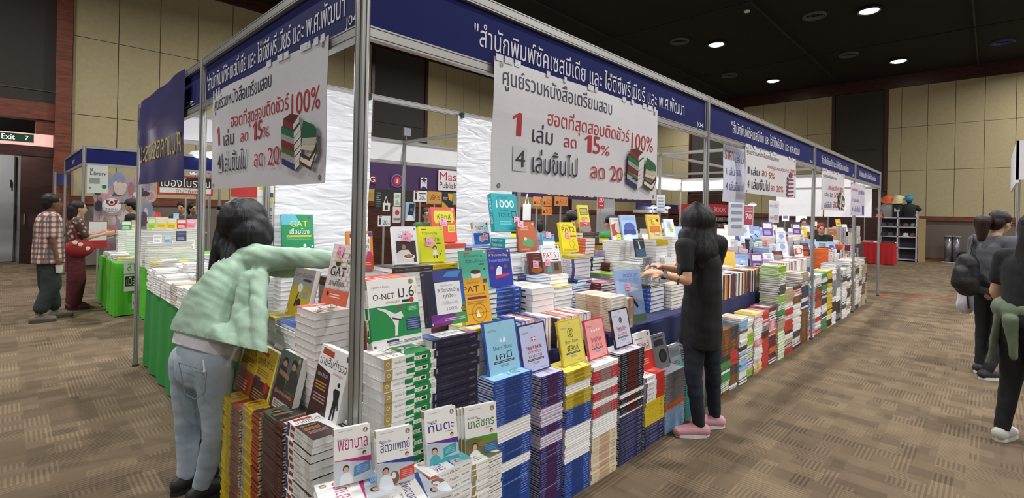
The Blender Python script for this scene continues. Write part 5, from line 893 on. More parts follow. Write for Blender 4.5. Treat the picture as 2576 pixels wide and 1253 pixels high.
B, h, w, r, n = upright(1667, 648, 612, 30, ('y', .75), 262, 'maroon', 'brown book standing left of the woman in black', t=.015)
under(B, h, w, '-Y', TH, [('white', .03, 99, 'f')], 'white-edged book', 'the stack under the brown book')
B, h, w, r, n = upright(752, 640, 542, 80, ('y', 1.86), 262, 'gatgreen', 'emerald green exam book against the white sheet above the arm', t=.03)
under(B, h, w, '-Y', TH, [('white', .03, 99, 'f')], 'white-edged book', 'the stack under the emerald green book', D=.14)

# ---- rows of books standing spine up or spine out
def row(x0, x1, y0, z0, hgt, dep, styles, how, desc, where, rr):
    x = x0; i = 0; L_ = []
    while x < x1 - .006:
        t = min(rr.uniform(.012, .042), x1 - x); L_.append((x, t, styles[i % len(styles)], hgt * rr.uniform(.93, 1))); x += t; i += 1
    for i, (x, t, s, hh) in enumerate(L_):
        nm = ['leftmost'] + ORD[1:]; nm = (nm[i] if i < 19 else ordw(i)) + ('' if i == 0 else ' from left')
        if how == 'up': X = Matrix(((0, 0, -1, x + t), (0, -1, 0, y0 + dep / 2), (-1, 0, 0, z0 + hh / 2), (0, 0, 0, 1))); w_, h_ = hh, dep
        else: X = Matrix(((0, 0, 1, x), (1, 0, 0, y0 + dep / 2), (0, 1, 0, z0 + hh / 2), (0, 0, 0, 1))); w_, h_ = dep, hh
        add_book(X, w_, h_, t - .0006, s, f'{desc}, {nm} in {where}', desc + 's in ' + where)
rr = random.Random(3)
x0, x1, y0, y1, z1 = pxbox(1311, 1402, 800, 1512, ('y', .26)); row(x0, x0 + .36, y0, TH, z1 - TH, .21, ['black', 'white', 'red', 'cream', 'cream', 'red', 'white', 'cream', 'pink', 'cream'], 'up', 'cream or red upturned book', 'the spine-up row', rr)
x0, x1, y0, y1, z1 = pxbox(1238, 1300, 812, 1400, ('y', .26)); row(x0, min(x0 + .3, pxbox(1311, 1402, 800, 1512, ('y', .26))[0] - .005), y0, TH, z1 - TH, .2, ['teal', 'purple', 'lilac', 'white', 'orange2', 'red'], 'up', 'coloured upturned book', 'the row left of the spine-up one', rr)
x0, x1, y0, y1, z1 = pxbox(1560, 1577, 752, 1606, ('y', .25)); row(x0, x0 + .1, y0, TH, z1 - TH, .15, ['cream', 'tan', 'cream', 'orange2', 'cream'], 'out', 'cream or orange upright book', 'the row right of the cream stack', rr)

# ---- right of the woman in black: table edge row, table piles, floor stacks
rr = random.Random(11)
row(3.62, 3.9, .25, TH, .24, .17, ['white', 'white', 'navy', 'maroon2', 'white'], 'out', 'white upright book', 'the row right of the black T-shirt', rr)
row(3.94, 5.55, .25, TH, .245, .18, ['white', 'grey', 'black', 'white', 'white', 'navy', 'navy', 'yellow', 'orange2', 'black', 'navy', 'white', 'maroon', 'maroon2', 'navy', 'maroon', 'brown'], 'out', 'upright book', 'the long spine-out table row', rr)
row(5.7, 7.1, .25, TH, .25, .18, ['red', 'red', 'white', 'white', 'navy', 'white', 'white', 'grey', 'white', 'navy', 'white'], 'out', 'white or red upright book', 'the second spine-out table row', rr)
FS = [('first', ['dark', 'grey', 'navy', 'white', 'dark', 'orange2']), ('second', ['dark', 'orange2', 'brown', 'teal', 'white']), ('third', ['brown', 'dark', 'dark', 'brown', 'white', 'green']), ('fourth', ['dark', 'brown', 'black', 'orange2', 'red']), ('fifth', ['cream', 'dark', 'brown', 'white', 'sky']), ('sixth', ['cream', 'navy', 'pink', 'purple', 'lime']), ('seventh', ['yellow', 'cream', 'pink', 'white', 'white']), ('eighth', ['red', 'maroon', 'grey', 'red']), ('ninth', ['maroon2', 'pink', 'orange2', 'maroon']), ('tenth', ['lime', 'green', 'tan', 'dark']), ('eleventh', ['tan', 'maroon', 'white', 'brown', 'red']), ('twelfth', ['dark', 'red', 'white', 'brown']), ('thirteenth', ['tan', 'brown', 'navy', 'white']), ('fourteenth', ['grey', 'sky', 'white', 'pink']), ('fifteenth', ['white', 'red', 'navy', 'brown']), ('sixteenth', ['green', 'dark', 'white', 'navy']), ('seventeenth', ['yellow', 'yellow', 'white', 'black']), ('eighteenth', ['white', 'black', 'white', 'grey']), ('nineteenth', ['grey', 'white', 'black']), ('twentieth', ['white', 'white', 'dark']), ('twenty-first', ['dark', 'white', 'tan']), ('twenty-second', ['white', 'grey', 'tan']), ('twenty-third', ['tan', 'white', 'dark']), ('twenty-fourth', ['white', 'tan', 'brown']), ('twenty-fifth', ['tan', 'brown', 'dark']), ('twenty-sixth', ['dark', 'tan'])]
x = 2.92
for i, (nm, pal) in enumerate(FS):
    L_ = rr.uniform(.2, .25) if i < 10 else rr.uniform(.26, .36); z1 = rr.uniform(.52, .64) if i < 9 else (rr.uniform(.62, .95) if i < 20 else rr.uniform(.75, 1.05))
    if i in (9,): z1 = 1.02
    if i == 8: z1 = .6
    if i in (10, 11): z1 = .74
    lay = [(rr.choice(pal) if k else pal[0], rr.choice((.014, .018, .024, .03)), rr.randint(1, 5), rr.choice(('', '', '', 'f'))) for k in range(14)]
    stack(x + L_ / 2, .1 + rr.uniform(-.01, .015), 0, z1, L_ - .01, .2, '-Y', lay, 'book', f'the {nm} floor stack right of the black-clad woman', .007); x += L_ + .004
# piles on the tables further right
pal = ['white', 'white', 'white', 'lilac', 'pink', 'red', 'yellow', 'grey', 'sky', 'cream', 'orange2', 'purple', 'maroon2', 'navy', 'white', 'lime']
def field(x0, x1, y0, y1, zt, hmin, hmax, step, where, disp=.5, hz=0., pal=pal, face='-X'):
    k = 0; y = y0
    while y < y1 - .15:
        x = x0 + rr.uniform(0, .04)
        while x < x1 - .15:
            dx = rr.uniform(.15, .21); dy = rr.uniform(.19, .25); h = rr.uniform(hmin, hmax) + hz * (y - y0)
            s = rr.choice(pal); lay = [(s, rr.choice((.012, .02, .03)), 30, rr.choice(('', 'f')))]
            stack(x + dx / 2, y + dy / 2, zt, zt + h, dy, dx, face, lay, s.rstrip('2') + ' book', f'{ordw(k) if k else "first"} pile of {where}')
            if rr.random() < disp:
                n = Vector((-.7, -.72, 0)); r = UP.cross(n).normalized(); la = .24; up = UP * math.cos(la) - n * math.sin(la); zz = r.cross(up); hh = rr.uniform(.19, .25); O = Vector((x + dx / 2, y + dy * .4, zt + h)) + up * hh / 2; O.z += .004
                s2 = rr.choice(['redcat', 'bluecat', 'orangecat', 'whitedesk', 'darkblue', 'maroon', 'whitedesk', 'mock', 'socst', 'mock', 'pat51', 'redcat', 'bluecat', 'purple', 'orange', 'whitedesk', 'pat51', 'pat2'])
                add_book(Matrix(((r.x, up.x, zz.x, O.x), (r.y, up.y, zz.y, O.y), (r.z, up.z, zz.z, O.z), (0, 0, 0, 1))), hh * .7, hh, .016, s2, f'{ {"redcat":"white and red","bluecat":"sky-blue","orangecat":"yellow and orange","whitedesk":"white","darkblue":"dark blue","maroon":"brown","pat2":"yellow","sci":"royal blue","socst":"green","mock":"pale blue","pat51":"white and brown","physred":"red","yelblk":"yellow and red","purple":"purple","orange":"terracotta"}[s2]} book standing on {where}, {ordw(k) if k else "first"} counted away', None)
            x += dx + rr.uniform(.02, .06); k += 1
        y += .27
field(3.66, 5.8, .5, .95, TH, .08, .26, .2, 'front table right of black-clad woman', .35, .2)
field(3.5, 5.8, 1.02, 1.7, TH, .22, .45, .2, 'rear table right of black-clad woman', .7, .1)
field(6.0, 8.3, .5, .95, TH, .1, .32, .2, 'the table below third fascia', .4, .2)
field(6.0, 8.3, 1.02, 1.7, TH, .25, .5, .2, 'the rear table below third fascia', .7)
field(8.5, 11.2, .27, .95, TH, .15, .4, .2, 'the farthest table', .4)
field(8.5, 11.2, 1.02, 1.7, TH, .25, .5, .2, 'the farthest rear table', .6)
field(2.05, 3.4, 1.05, 1.7, TH, .18, .42, .2, 'the rear table behind the story books', .25)
field(.5, 1.0, 1.1, 1.7, TH, .12, .25, .2, 'the rear table near the white sheet', 0, pal=['white', 'grey', 'tan'])
field(1.15, 1.95, 1.3, 1.7, TH, .3, .5, .2, 'the rear table behind the tall teal book', 0, pal=['white', 'sky', 'lilac'])
# white stacks on the green table, left
wp = ['white', 'white', 'white', 'white', 'tan', 'grey']
k = 0
for ci, x in enumerate((.05, .26, .47)):
    y = 2.2
    while y < 4.1:
        dy = rr.uniform(.16, .2); h = rr.uniform(.1, .22) + .05 * ci
        stack(x + .09, y + dy / 2, .75, .75 + h, dy, .17, '-X', [(rr.choice(wp), rr.choice((.018, .024, .03)), 40, 'f')], 'white-edged book', f'the {["front", "middle", "back"][ci]} row of green table, {ordw(k) if k else "first"} pile'); y += dy + .015; k += 1
# ---- stall books at far left
cl = {'yellow': 'yellow', 'orange2': 'orange', 'red': 'red', 'pink': 'pink', 'white': 'white', 'navy': 'navy', 'sky': 'sky-blue', 'dark': 'dark', 'lime': 'lime green', 'maroon2': 'plum', 'green': 'green'}
k = 0
for px, py, ty, w, s in ((382, 578, 549, 20, 'lime'), (407, 575, 551, 34, 'yellow'), (432, 577, 550, 26, 'yellow'), (457, 576, 552, 26, 'red'), (481, 575, 552, 22, 'pink'), (443, 551, 538, 34, 'sky'), (489, 552, 540, 34, 'dark'), (420, 594, 573, 30, 'orange2'), (456, 607, 582, 34, 'navy'), (422, 612, 594, 22, 'sky'), (396, 612, 592, 24, 'white'), (393, 592, 573, 22, 'white'), (478, 628, 604, 26, 'white'), (318, 580, 556, 28, 'green'), (338, 578, 555, 12, 'cream'), (398, 546, 535, 26, 'red')):
    y_ = 5.95 if py > 600 else (6.3 if py > 570 else 6.6)
    if px < 350: y_ = 7.9
    B, h, w, r, n = upright(px, py, ty, w, ('y', y_), 262, s, f'{cl.get(s, "tan")} book standing on the far left stall, {ordw(k) if k else "first"} in its display'); k += 1
    under(B, h, w, '-Y', .74, [('white', .03, 99, 'f')], 'white-edged book', f'the {ordw(k - 1) if k > 1 else "first"} prop pile of far left stall', L=.22, D=.16)
for i in range(9):
    x = on(1, 5.52, 405 + i * 14, 650).x; stack(x, 5.62, .74, .74 + rr.uniform(.05, .14), .16, .2, '-Y', [(rr.choice(['white', 'white', 'grey', 'yellow']), .025, 9, 'f')], 'white-edged book', f'the {ordw(i) if i else "first"} low pile of far left stall')
for i in range(7): stack(.3 + i * .2, 7.05, .74, .74 + rr.uniform(.04, .1), .18, .2, '-Y', [(['yellow', 'orange2', 'white', 'grey', 'white', 'white', 'red'][i], .02, 9, 'f')], 'book', f'the {ordw(i) if i else "first"} low pile of the green stall')
for i in range(4): stack(.27, 7.3 + i * .26, .74, .74 + rr.uniform(.04, .1), .2, .2, '-X', [(['white', 'white', 'lilac', 'white'][i], .02, 9, 'f')], 'book', f'the {ordw(i) if i else "first"} edge pile of the green stall')
# ---- far end: hat rack, red tables, bollards, box, tape on the floor
def boxy(name, label, cat, a, b_, m, part='body'):
    e = empty(name, ((a[0] + b_[0]) / 2, (a[1] + b_[1]) / 2, a[2]), label, cat); b = MB(); b.box(a, b_, m); local(e, b).build(part, e); return e
xr_ = 22.4; ya = on(0, xr_, 2212, 560).y; yb = on(0, xr_, 2306, 560).y; RK = M('#b9b9c6', .4, .2)
e = empty('hat_rack', (xr_, (ya + yb) / 2, 0), 'grey metal shelf rack with hats against the right wall', 'rack'); zt = 1.62
for y in (ya, (ya + yb) / 2, yb):
    for x in (xr_, xr_ + .45): b = MB(); b.box((x, y - .02, 0), (x + .04, y + .02, zt + .25), RK); local(e, b).build('upright', e)
for z in (.08, .5, .92, 1.28, 1.62): b = MB(); b.box((xr_, yb, z - .03), (xr_ + .49, ya, z), RK); local(e, b).build('shelf_board', e)
b = MB(); b.box((xr_ + .47, yb, 0), (xr_ + .49, ya, 1.62), M('#3a3840', .7)); local(e, b).build('back_panel', e)
k = 0
for z in (.92, 1.28):
    for i in range(5):
        y = ya + (yb - ya) * (i + .5) / 5; c = rr.choice(['#4a4448', '#5a4a44', '#8a8478', '#33303a', '#7a5a4a']); k += 1
        h = empty('hat', (xr_ + .22, y, z), f'{"white" if (z, i) == (.92, 3) else "dull"} hat on the {"upper" if z > 1 else "lower"} rack shelf, {["first", "second", "third", "fourth", "fifth"][i]} from left', 'hat', 'hats on the rack shelves'); b = MB(); b.lathe([(.16, .0), (.16, .015), (.09, .03), (.08, .12), (0, .14)], M('#d8d4cc' if (z, i) == (.92, 3) else c, .8), 14); b.build('crown', h, True)
for i, (px, hc, sc, l) in enumerate(((2234, '#d8663a', '#8a8a88', 'grey shirt bust with orange hat on the rack'), (2259, '#dccf9a', '#1c1c1e', 'black shirt bust with straw hat on the rack'), (2287, '#3a8ab0', '#202024', 'black shirt bust with blue cap on the rack'))):
    y = on(0, xr_ + .2, px, 530).y; e = empty('shirt_bust', (xr_ + .2, y, zt), l, 'bust form')
    b = MB(); b.lathe([(.15, 0), (.2, .2), (.24, .4), (.2, .48), (.07, .52), (.06, .56)], M(sc, .8), 14); b.build('torso', e, True)
    b = MB()
    for s in (-1, 1): b.tube((0, s * .18, .43), (0, s * .33, .27), .09, M(sc, .8), 10, .07)
    b.build('sleeve', e, True)
    b = MB(); b.ball((0, 0, .64), (.1, .09, .11), M('#3a3030', .7)); b.build('head', e, True)
    b = MB(); r_ = .24 if i < 2 else .12; X = Matrix.Translation((-.05, 0, .68)) @ Matrix.Rotation(-.7, 4, 'Y'); b.lathe([(r_, -.01), (r_, .01), (.13, .02), (.12, .12), (0, .15)], M(hc, .8), 18, X); o = b.build('hat', e, True)
    b = MB(); b.box((-.16, -.07, .22), (-.215, .09, .34), M('#b8b4a8', .8)) if i == 1 else b.box((-.2, -.06, .4), (-.21, .06, .44), M('#77757a', .8)); b.build('chest_print', e)
e = empty('orange_hat', on(0, xr_ + .1, 2212, 535), 'orange brimmed hat lying at the left end of the rack', 'hat'); e.location.z = zt; b = MB(); b.lathe([(.2, 0), (.2, .015), (.11, .03), (.1, .12), (0, .14)], M('#d8663a', .8), 16); b.build('crown', e, True)
boxy('cardboard_stack', 'tall stack of tan cartons at the right side of the rack', 'cartons', (22.4, on(0, 22.4, 2326, 560).y, 0), (22.9, on(0, 22.4, 2310, 560).y, 1.6), M('#a08a5f', .8))
p = on(2, .74, 2190, 612); q = on(2, .74, 2248, 612)
table(20.0, 20.8, on(0, 20., 2247, 612).y, on(0, 20., 2160, 612).y, .74, 'red-clothed table at the far end of the aisle', M('#b0161c', .8, bump=.2, scale=30), 'far stall tables')
p = on(0, 20.2, 2225, 606)
for i in range(3): add_book(Matrix.Translation((20.3 + .05 * i, p.y - .1 + .25 * i, .74)) @ Matrix.Rotation(.3 * i, 4, 'Z'), .3, .4, .04, ['dark', 'white', 'grey'][i], f'{["dark", "white", "grey"][i]} clothing catalogue on the far red table')
for px, l in ((2385, 'left grey pedestal post against the right wall'), (2405, 'right grey pedestal post against the right wall')):
    y = on(0, 23.3, px, 640).y; e = empty('pedestal', (23.3, y, 0), l, 'pedestal', 'grey pedestal posts'); b = MB(); b.tube((0, 0, .03), (0, 0, .95), .11, M('#77737a', .3, .5), 14); b.build('column', e, True); b = MB(); b.tube((0, 0, 0), (0, 0, .03), .2, M('#b9b9bd', .4), 16); b.build('base', e); b = MB(); b.tube((0, 0, .95), (0, 0, 1.0), .14, M('#8a868c', .3), 14); b.build('cap', e)
boxy('equipment_case', 'low black equipment case on the floor by the right wall', 'case', (23.0, on(0, 23, 2447, 640).y, 0), (23.6, on(0, 23, 2415, 640).y, .42), M('#141516', .6))
p = on(2, 0, 2212, 742); q = on(2, 0, 2452, 757); b = MB(); d = (q - p).normalized(); n = Vector((-d.y, d.x, 0)); v = [p + n * .03, p - n * .03, q - n * .03, q + n * .03]; b.add([x + UP * .001 for x in v] + [x + UP * .004 for x in v], [(4, 5, 6, 7), (0, 1, 5, 4), (1, 2, 6, 5), (2, 3, 7, 6), (3, 0, 4, 7)], M('#c8281f', .5)); o = b.build('floor_tape'); tag(o, 'red tape strip across the carpet at the far end', 'tape')
# booth edge at far right
y0 = on(0, 9.5, 2556, 420).y
e = empty('end_board', (9.5, -3.2, 2.17), 'white fascia board entering at the far right edge', 'fascia board'); b = MB(); b.box((9.5, y0 - 3, 2.17), (9.53, y0, 2.75), WHITE); local(e, b).build('panel', e); b = MB(); b.box((9.5, y0 - .03, 2.12), (12.5, y0, 2.75), WHITE); local(e, b).build('side_panel', e)
post(9.53, y0 - .03, 'thin post of the booth at the far right edge')
# second line of stalls beyond the booth, seen between posts
table(9.0, 13.5, 5.2, 6.0, .74, 'long stall table beyond the booth on the right', M('#8a2a2a', .8), 'far stall tables')
field(9.1, 13.3, 5.22, 5.9, .74, .1, .4, .2, 'far stall table', .2, pal=['dark', 'grey', 'brown', 'white', 'tan'])
table(13.0, 19.0, 1.4, 2.2, .74, 'dark stall table far behind the booth end', M('#4a3a34', .8), 'far stall tables')
field(13.1, 18.8, 1.42, 2.1, .74, .15, .6, .2, 'dark far table', .1, pal=['dark', 'grey', 'brown', 'white', 'tan', 'black'])
table(3.4, 7.6, 4.4, 5.0, .74, 'stall table beyond the booth in the middle', M('#3a2f3a', .8), 'far stall tables')
field(3.5, 7.5, 4.42, 4.95, .74, .08, .22, .2, 'middle far table', .1, pal=['white', 'grey', 'yellow', 'lilac', 'white'])
# ------------------------------------------------------------------ people
OCC = []
def V3(*a): return Vector(a if len(a) > 1 else a[0])
def P(px, py, d): return at_depth(px, py, d)
def capsule(mb, p, q, r0, r1, side=None, k=1., n=16):
    "tapered limb with round ends; its section is scaled by k across `side`"
    p, q = V3(p), V3(q); a = q - p; L_ = max(a.length, 1e-4); a = a / L_
    s = Vector(side) if side is not None else a.orthogonal(); s = (s - a * s.dot(a)).normalized(); g = a.cross(s); rings = []
    for i in range(5): t = PI / 2 * (1 - i / 4); rings.append((-math.sin(t) * r0, math.cos(t) * r0 + 1e-4))
    for i in range(5): t = PI / 2 * i / 4; rings.append((L_ + math.sin(t) * r1, math.cos(t) * r1 + 1e-4))
    vs = [p + a * z + (s * math.cos(2 * PI * j / n) * k + g * math.sin(2 * PI * j / n)) * r for z, r in rings for j in range(n)]; m = len(rings)
    fs = [(i * n + j, i * n + (j + 1) % n, (i + 1) * n + (j + 1) % n, (i + 1) * n + j) for i in range(m - 1) for j in range(n)] + [tuple(range(n - 1, -1, -1)), tuple(range((m - 1) * n, m * n))]
    mb.add(vs, fs, None)
def blobball(mb, c, r, X=None):
    c = V3(c); n = 18; r = (r, r, r) if isinstance(r, (int, float)) else r; vs = []; fs = []
    for i in range(10):
        t = PI * (i + .02) / 9.04
        for j in range(n): b = 2 * PI * j / n; d = Vector((r[0] * math.sin(t) * math.cos(b), r[1] * math.sin(t) * math.sin(b), r[2] * math.cos(t))); vs.append(c + (X @ d if X is not None else d))
    fs = [(i * n + j, (i + 1) * n + j, (i + 1) * n + (j + 1) % n, i * n + (j + 1) % n) for i in range(9) for j in range(n)] + [tuple(range(n)), tuple(range(10 * n - 1, 9 * n - 1, -1))]
    mb.add(vs, fs, None)
def fuse(mb, name, m, parent, voxel=.012, smooth=6, folds=None, cuts=()):
    "overlapping volumes -> one continuous smooth surface"
    me = bpy.data.meshes.new('t'); me.from_pydata(mb.v, [], mb.f); o = bpy.data.objects.new('t', me); TS.collection.objects.link(o)
    r = o.modifiers.new('r', 'REMESH'); r.mode = 'VOXEL'; r.voxel_size = voxel
    s = o.modifiers.new('s', 'SMOOTH'); s.iterations = smooth; s.factor = .5
    TS.view_layers[0].update(); out = bpy.data.meshes.new_from_object(o.evaluated_get(TS.view_layers[0].depsgraph)); bpy.data.objects.remove(o); bpy.data.meshes.remove(me)
    if folds:
        amp, fx = folds; N_ = [v.normal.copy() for v in out.vertices]
        for v, nn in zip(out.vertices, N_): v.co += nn * amp * fx(v.co)
    for co, no in cuts:
        bm = bmesh.new(); bm.from_mesh(out); g = bmesh.ops.bisect_plane(bm, geom=bm.verts[:] + bm.edges[:] + bm.faces[:], plane_co=co, plane_no=no, clear_outer=True)
        ed = [x for x in g['geom_cut'] if isinstance(x, bmesh.types.BMEdge)]
        if ed: bmesh.ops.holes_fill(bm, edges=ed, sides=0)
        bm.to_mesh(out); bm.free()
    out.name = name; out.materials.clear(); out.materials.append(m); out.polygons.foreach_set('use_smooth', [True] * len(out.polygons))
    I = parent.matrix_basis.inverted(); out.transform(I); ob = bpy.data.objects.new(name, out); COL.objects.link(ob); ob.parent = parent; return ob
def wr(sx, sy, sz): return lambda c: noise.noise(Vector((c.x * sx, c.y * sy, c.z * sz))) + .5 * noise.noise(Vector((c.x * sx * 2.1, c.y * sy * 2.1, c.z * sz * 2.1 + 9)))
SKIN = '#c89878'
def frame(f, up=UP):
    f = Vector(f).normalized(); s = up.cross(f).normalized(); u = f.cross(s); return f, s, u            # forward, left, up
def hand(mb, w, d, nrm, s=1., curl=.5, thumb=1):
    "palm with four unequal bent fingers and a thumb; d: pointing way, nrm: back of the hand"
    d = V3(d).normalized(); nrm = V3(nrm); nrm = (nrm - d * nrm.dot(d)).normalized(); c = d.cross(nrm) * thumb
    capsule(mb, w, w + d * .03 * s, .024 * s, .026 * s, c, 1.15); capsule(mb, w + d * .02 * s, w + d * .082 * s, .016 * s, .015 * s, c, 2.3)
    for i, (o, l) in enumerate(((.028, .068), (.0095, .078), (-.0095, .072), (-.027, .056))):
        k = w + d * (.085 - abs(i - 1) * .004) * s + c * o * s; a1 = curl * (.5 + .1 * i); a2 = curl * (1.5 + .1 * i)
        d1 = d * math.cos(a1) - nrm * math.sin(a1); d2 = d * math.cos(a2) - nrm * math.sin(a2); m_ = k + d1 * l * .5 * s
        capsule(mb, k - d * .012 * s, m_, .0095 * s, .0085 * s, n=10); capsule(mb, m_, m_ + d2 * l * .52 * s, .0085 * s, .007 * s, n=10)
    t0 = w + d * .022 * s + c * .024 * s; t1 = t0 + (d * .6 + c * .75 - nrm * .15).normalized() * .036 * s; t2 = t1 + (d * .9 + c * .3 - nrm * .3).normalized() * .03 * s
    capsule(mb, t0, t1, .012 * s, .0105 * s, n=10); capsule(mb, t1, t2, .0105 * s, .008 * s, n=10)
def head(mb, c, f, s=1.):
    f, l, u = frame(f); X = Matrix((f, l, u)).transposed(); Q = lambda a, b_, z: V3(c) + f * a * s + l * b_ * s + u * z * s; B = lambda a, b_, z, r: blobball(mb, Q(a, b_, z), [v * s for v in r], X)
    B(-.01, 0, .03, (.092, .074, .085)); B(.02, 0, -.03, (.066, .058, .075)); B(.045, 0, -.085, (.03, .032, .022)); B(.07, 0, .035, (.02, .05, .03))
    capsule(mb, Q(.085, 0, .02), Q(.1, 0, -.02), .008 * s, .013 * s); B(.082, 0, -.05, (.012, .024, .006)); B(.08, 0, -.062, (.011, .021, .007))
    for k in (-1, 1): B(.0, .074 * k, -.01, (.018, .008, .03)); B(.062, .034 * k, -.02, (.022, .022, .02)); B(.085, .033 * k, .018, (.008, .013, .007))
    return Q, X, f, l, u
def face_bits(e, Q, X, s, brow='#1d1614', glasses=None):
    for k in (-1, 1):
        b = MB(); blobball(b, Q(.088, .033 * k, .017), [v * s for v in (.0065, .011, .0055)], X); b.m = [b.mi(M('#17100e', .3))] * len(b.f); b.mats = [M('#17100e', .3)]; local(e, b).build('eye', e, True)
        b = MB(); b.tube(Q(.092, .016 * k, .036), Q(.082, .052 * k, .037), .004 * s, M(brow, .8), 6); local(e, b).build('eyebrow', e, True)
    b = MB(); b.tube(Q(.094, .014, -.056), Q(.094, -.014, -.056), .0035 * s, M('#8a4a44', .5), 6); local(e, b).build('mouth', e, True)
    if glasses:
        b = MB()
        for k in (-1, 1):
            pts = [Q(.108, .034 * k + .024 * math.cos(t * PI / 6), .012 + .018 * math.sin(t * PI / 6)) for t in range(13)]
            for i in range(12): b.tube(pts[i], pts[i + 1], .002 * s, M(glasses, .4), 6)
            b.tube(Q(.105, .058 * k, .018), Q(.0, .078 * k, .015), .002 * s, M(glasses, .4), 6)
        b.tube(Q(.109, .01, .016), Q(.109, -.01, .016), .002 * s, M(glasses, .4), 6); local(e, b).build('glasses', e)
def skeleton(c, az, h, lean=0., arms=None):
    "standing figure of height h at floor point c looking to az (deg): joints by name"
    f = Vector((math.cos(math.radians(az)), math.sin(math.radians(az)), 0)); l = UP.cross(f); k = h / 1.65; c = Vector((c[0], c[1], 0)); q = lambda a, b_, z: c + f * a * k + l * b_ * k + UP * z * k
    J = dict(f=f, l=l, k=k, pelvis=q(0, 0, .9), waist=q(0, 0, 1.04), chest=q(.0 + lean * .6, 0, 1.24), neck=q(lean, 0, 1.39), head=q(.03 + lean * 1.3, 0, 1.53))
    for s, n in ((1, 'L'), (-1, 'R')):
        J['hip' + n] = q(0, .09 * s, .86); J['knee' + n] = q(.02, .1 * s, .46); J['ank' + n] = q(-.01, .1 * s, .08); J['toe' + n] = q(.15, .12 * s, .03)
        J['sh' + n] = q(lean * .9, .17 * s, 1.34); J['el' + n] = q(lean * .8 - .02, .22 * s, 1.06); J['wr' + n] = q(lean * .8 + .06, .22 * s, .84)
    J.update(arms or {}); return J
def body(e, J, skin, voxel=.011, hands=(.35, .35), gauge=1., hf=None, headsc=1.):
    k = J['k']; f, l = J['f'], J['l']; mb = MB(); T = lambda a, b_, r0, r1, kk=.72: capsule(mb, J[a], J[b_], r0 * k * gauge, r1 * k * gauge, J.get('tf', f), kk)
    T('pelvis', 'waist', .15, .12); T('waist', 'chest', .12, .145); capsule(mb, J['shL'], J['shR'], .055 * k, .055 * k); capsule(mb, J['chest'], J['neck'], .12 * k, .05 * k, J.get('tf', f), .7); capsule(mb, J['neck'], J['head'] - (J['head'] - J['neck']).normalized() * .05 * k, .05 * k, .045 * k)
    for n in 'LR':
        capsule(mb, J['sh' + n], J['el' + n], .047 * k, .037 * k); capsule(mb, J['el' + n], J['wr' + n], .037 * k, .024 * k)
        d = J['wr' + n] - J['el' + n]; hd = J.get('hd' + n, d); hn = J.get('hn' + n, l * (1 if n == 'L' else -1)); hand(mb, J['wr' + n], hd, hn, k, hands[0 if n == 'L' else 1], J.get('th' + n, 1 if n == 'L' else -1))
        capsule(mb, J['pelvis'] + (J['hip' + n] - J['pelvis']) * .8, J['knee' + n], .085 * k * gauge, .056 * k); capsule(mb, J['knee' + n], J['ank' + n], .055 * k, .036 * k); capsule(mb, J['ank' + n] - UP * .03 * k, J['toe' + n], .036 * k, .028 * k)
        capsule(mb, J['knee' + n] + (J['ank' + n] - J['knee' + n]) * .1, J['knee' + n] + (J['ank' + n] - J['knee' + n]) * .45, .05 * k, .045 * k)
    R = head(mb, J['head'], hf or J['f'], k * headsc); fuse(mb, 'body', M(skin, .55, vary=.04), e, voxel, 4); return R
def garment(e, name, parts, m, voxel=.012, folds=None, smooth=5, cuts=()):
    mb = MB()
    for q in parts:
        if q[0] == 'b': blobball(mb, *q[1:])
        else: capsule(mb, *q)
    return fuse(mb, name, m, e, voxel, smooth, folds, cuts)
def trousers(e, J, m, g=1., end='ank', t=.0, wide=0., folds=(.004, wr(9, 9, 14)), name='trousers', cut=1.):
    k = J['k']; L_ = [(J['pelvis'], J['waist'] + (J['pelvis'] - J['waist']) * .45, .158 * k * g, .142 * k * g, J.get('tf', J['f']), .76)]
    for n in 'LR':
        a = J['hip' + n]; q = J['knee' + n]; z = q + (J['ank' + n] - q) * cut
        L_ += [(J['pelvis'] + (a - J['pelvis']) * .85, q, .096 * k * g, (.066 + wide) * k), (q, z, (.064 + wide) * k, (.046 + wide) * k)]
    return garment(e, name, L_, m, .011, folds)
def shirt(e, J, m, g=1., sleeve=.5, hem=.0, loose=.0, folds=(.005, wr(7, 7, 10)), name='shirt', extra=()):
    k = J['k']; tf = J.get('tf', J['f']); low = J['pelvis'] - (J['waist'] - J['pelvis']).normalized() * hem
    L_ = [(low, J['waist'], (.158 + loose) * k * g, (.145 + loose) * k * g, tf, .76), (J['waist'], J['chest'], (.145 + loose) * k * g, .162 * k * g, tf, .74), (J['chest'], J['neck'] - UP * .03, .14 * k * g, .062 * k, tf, .72), (J['shL'], J['shR'], .068 * k, .068 * k)]
    for n in 'LR':
        s, q, w = J['sh' + n], J['el' + n], J['wr' + n]
        if sleeve <= 1: L_.append((s, s + (q - s) * sleeve, .066 * k, .06 * k))
        else: L_ += [(s, q, .066 * k, .054 * k), (q, q + (w - q) * (sleeve - 1), .054 * k, .046 * k)]
    return garment(e, name, L_ + list(extra), m, .011, folds, 5, [(low - (J['waist'] - J['pelvis']).normalized() * .03 * k, (J['pelvis'] - J['waist']).normalized())])
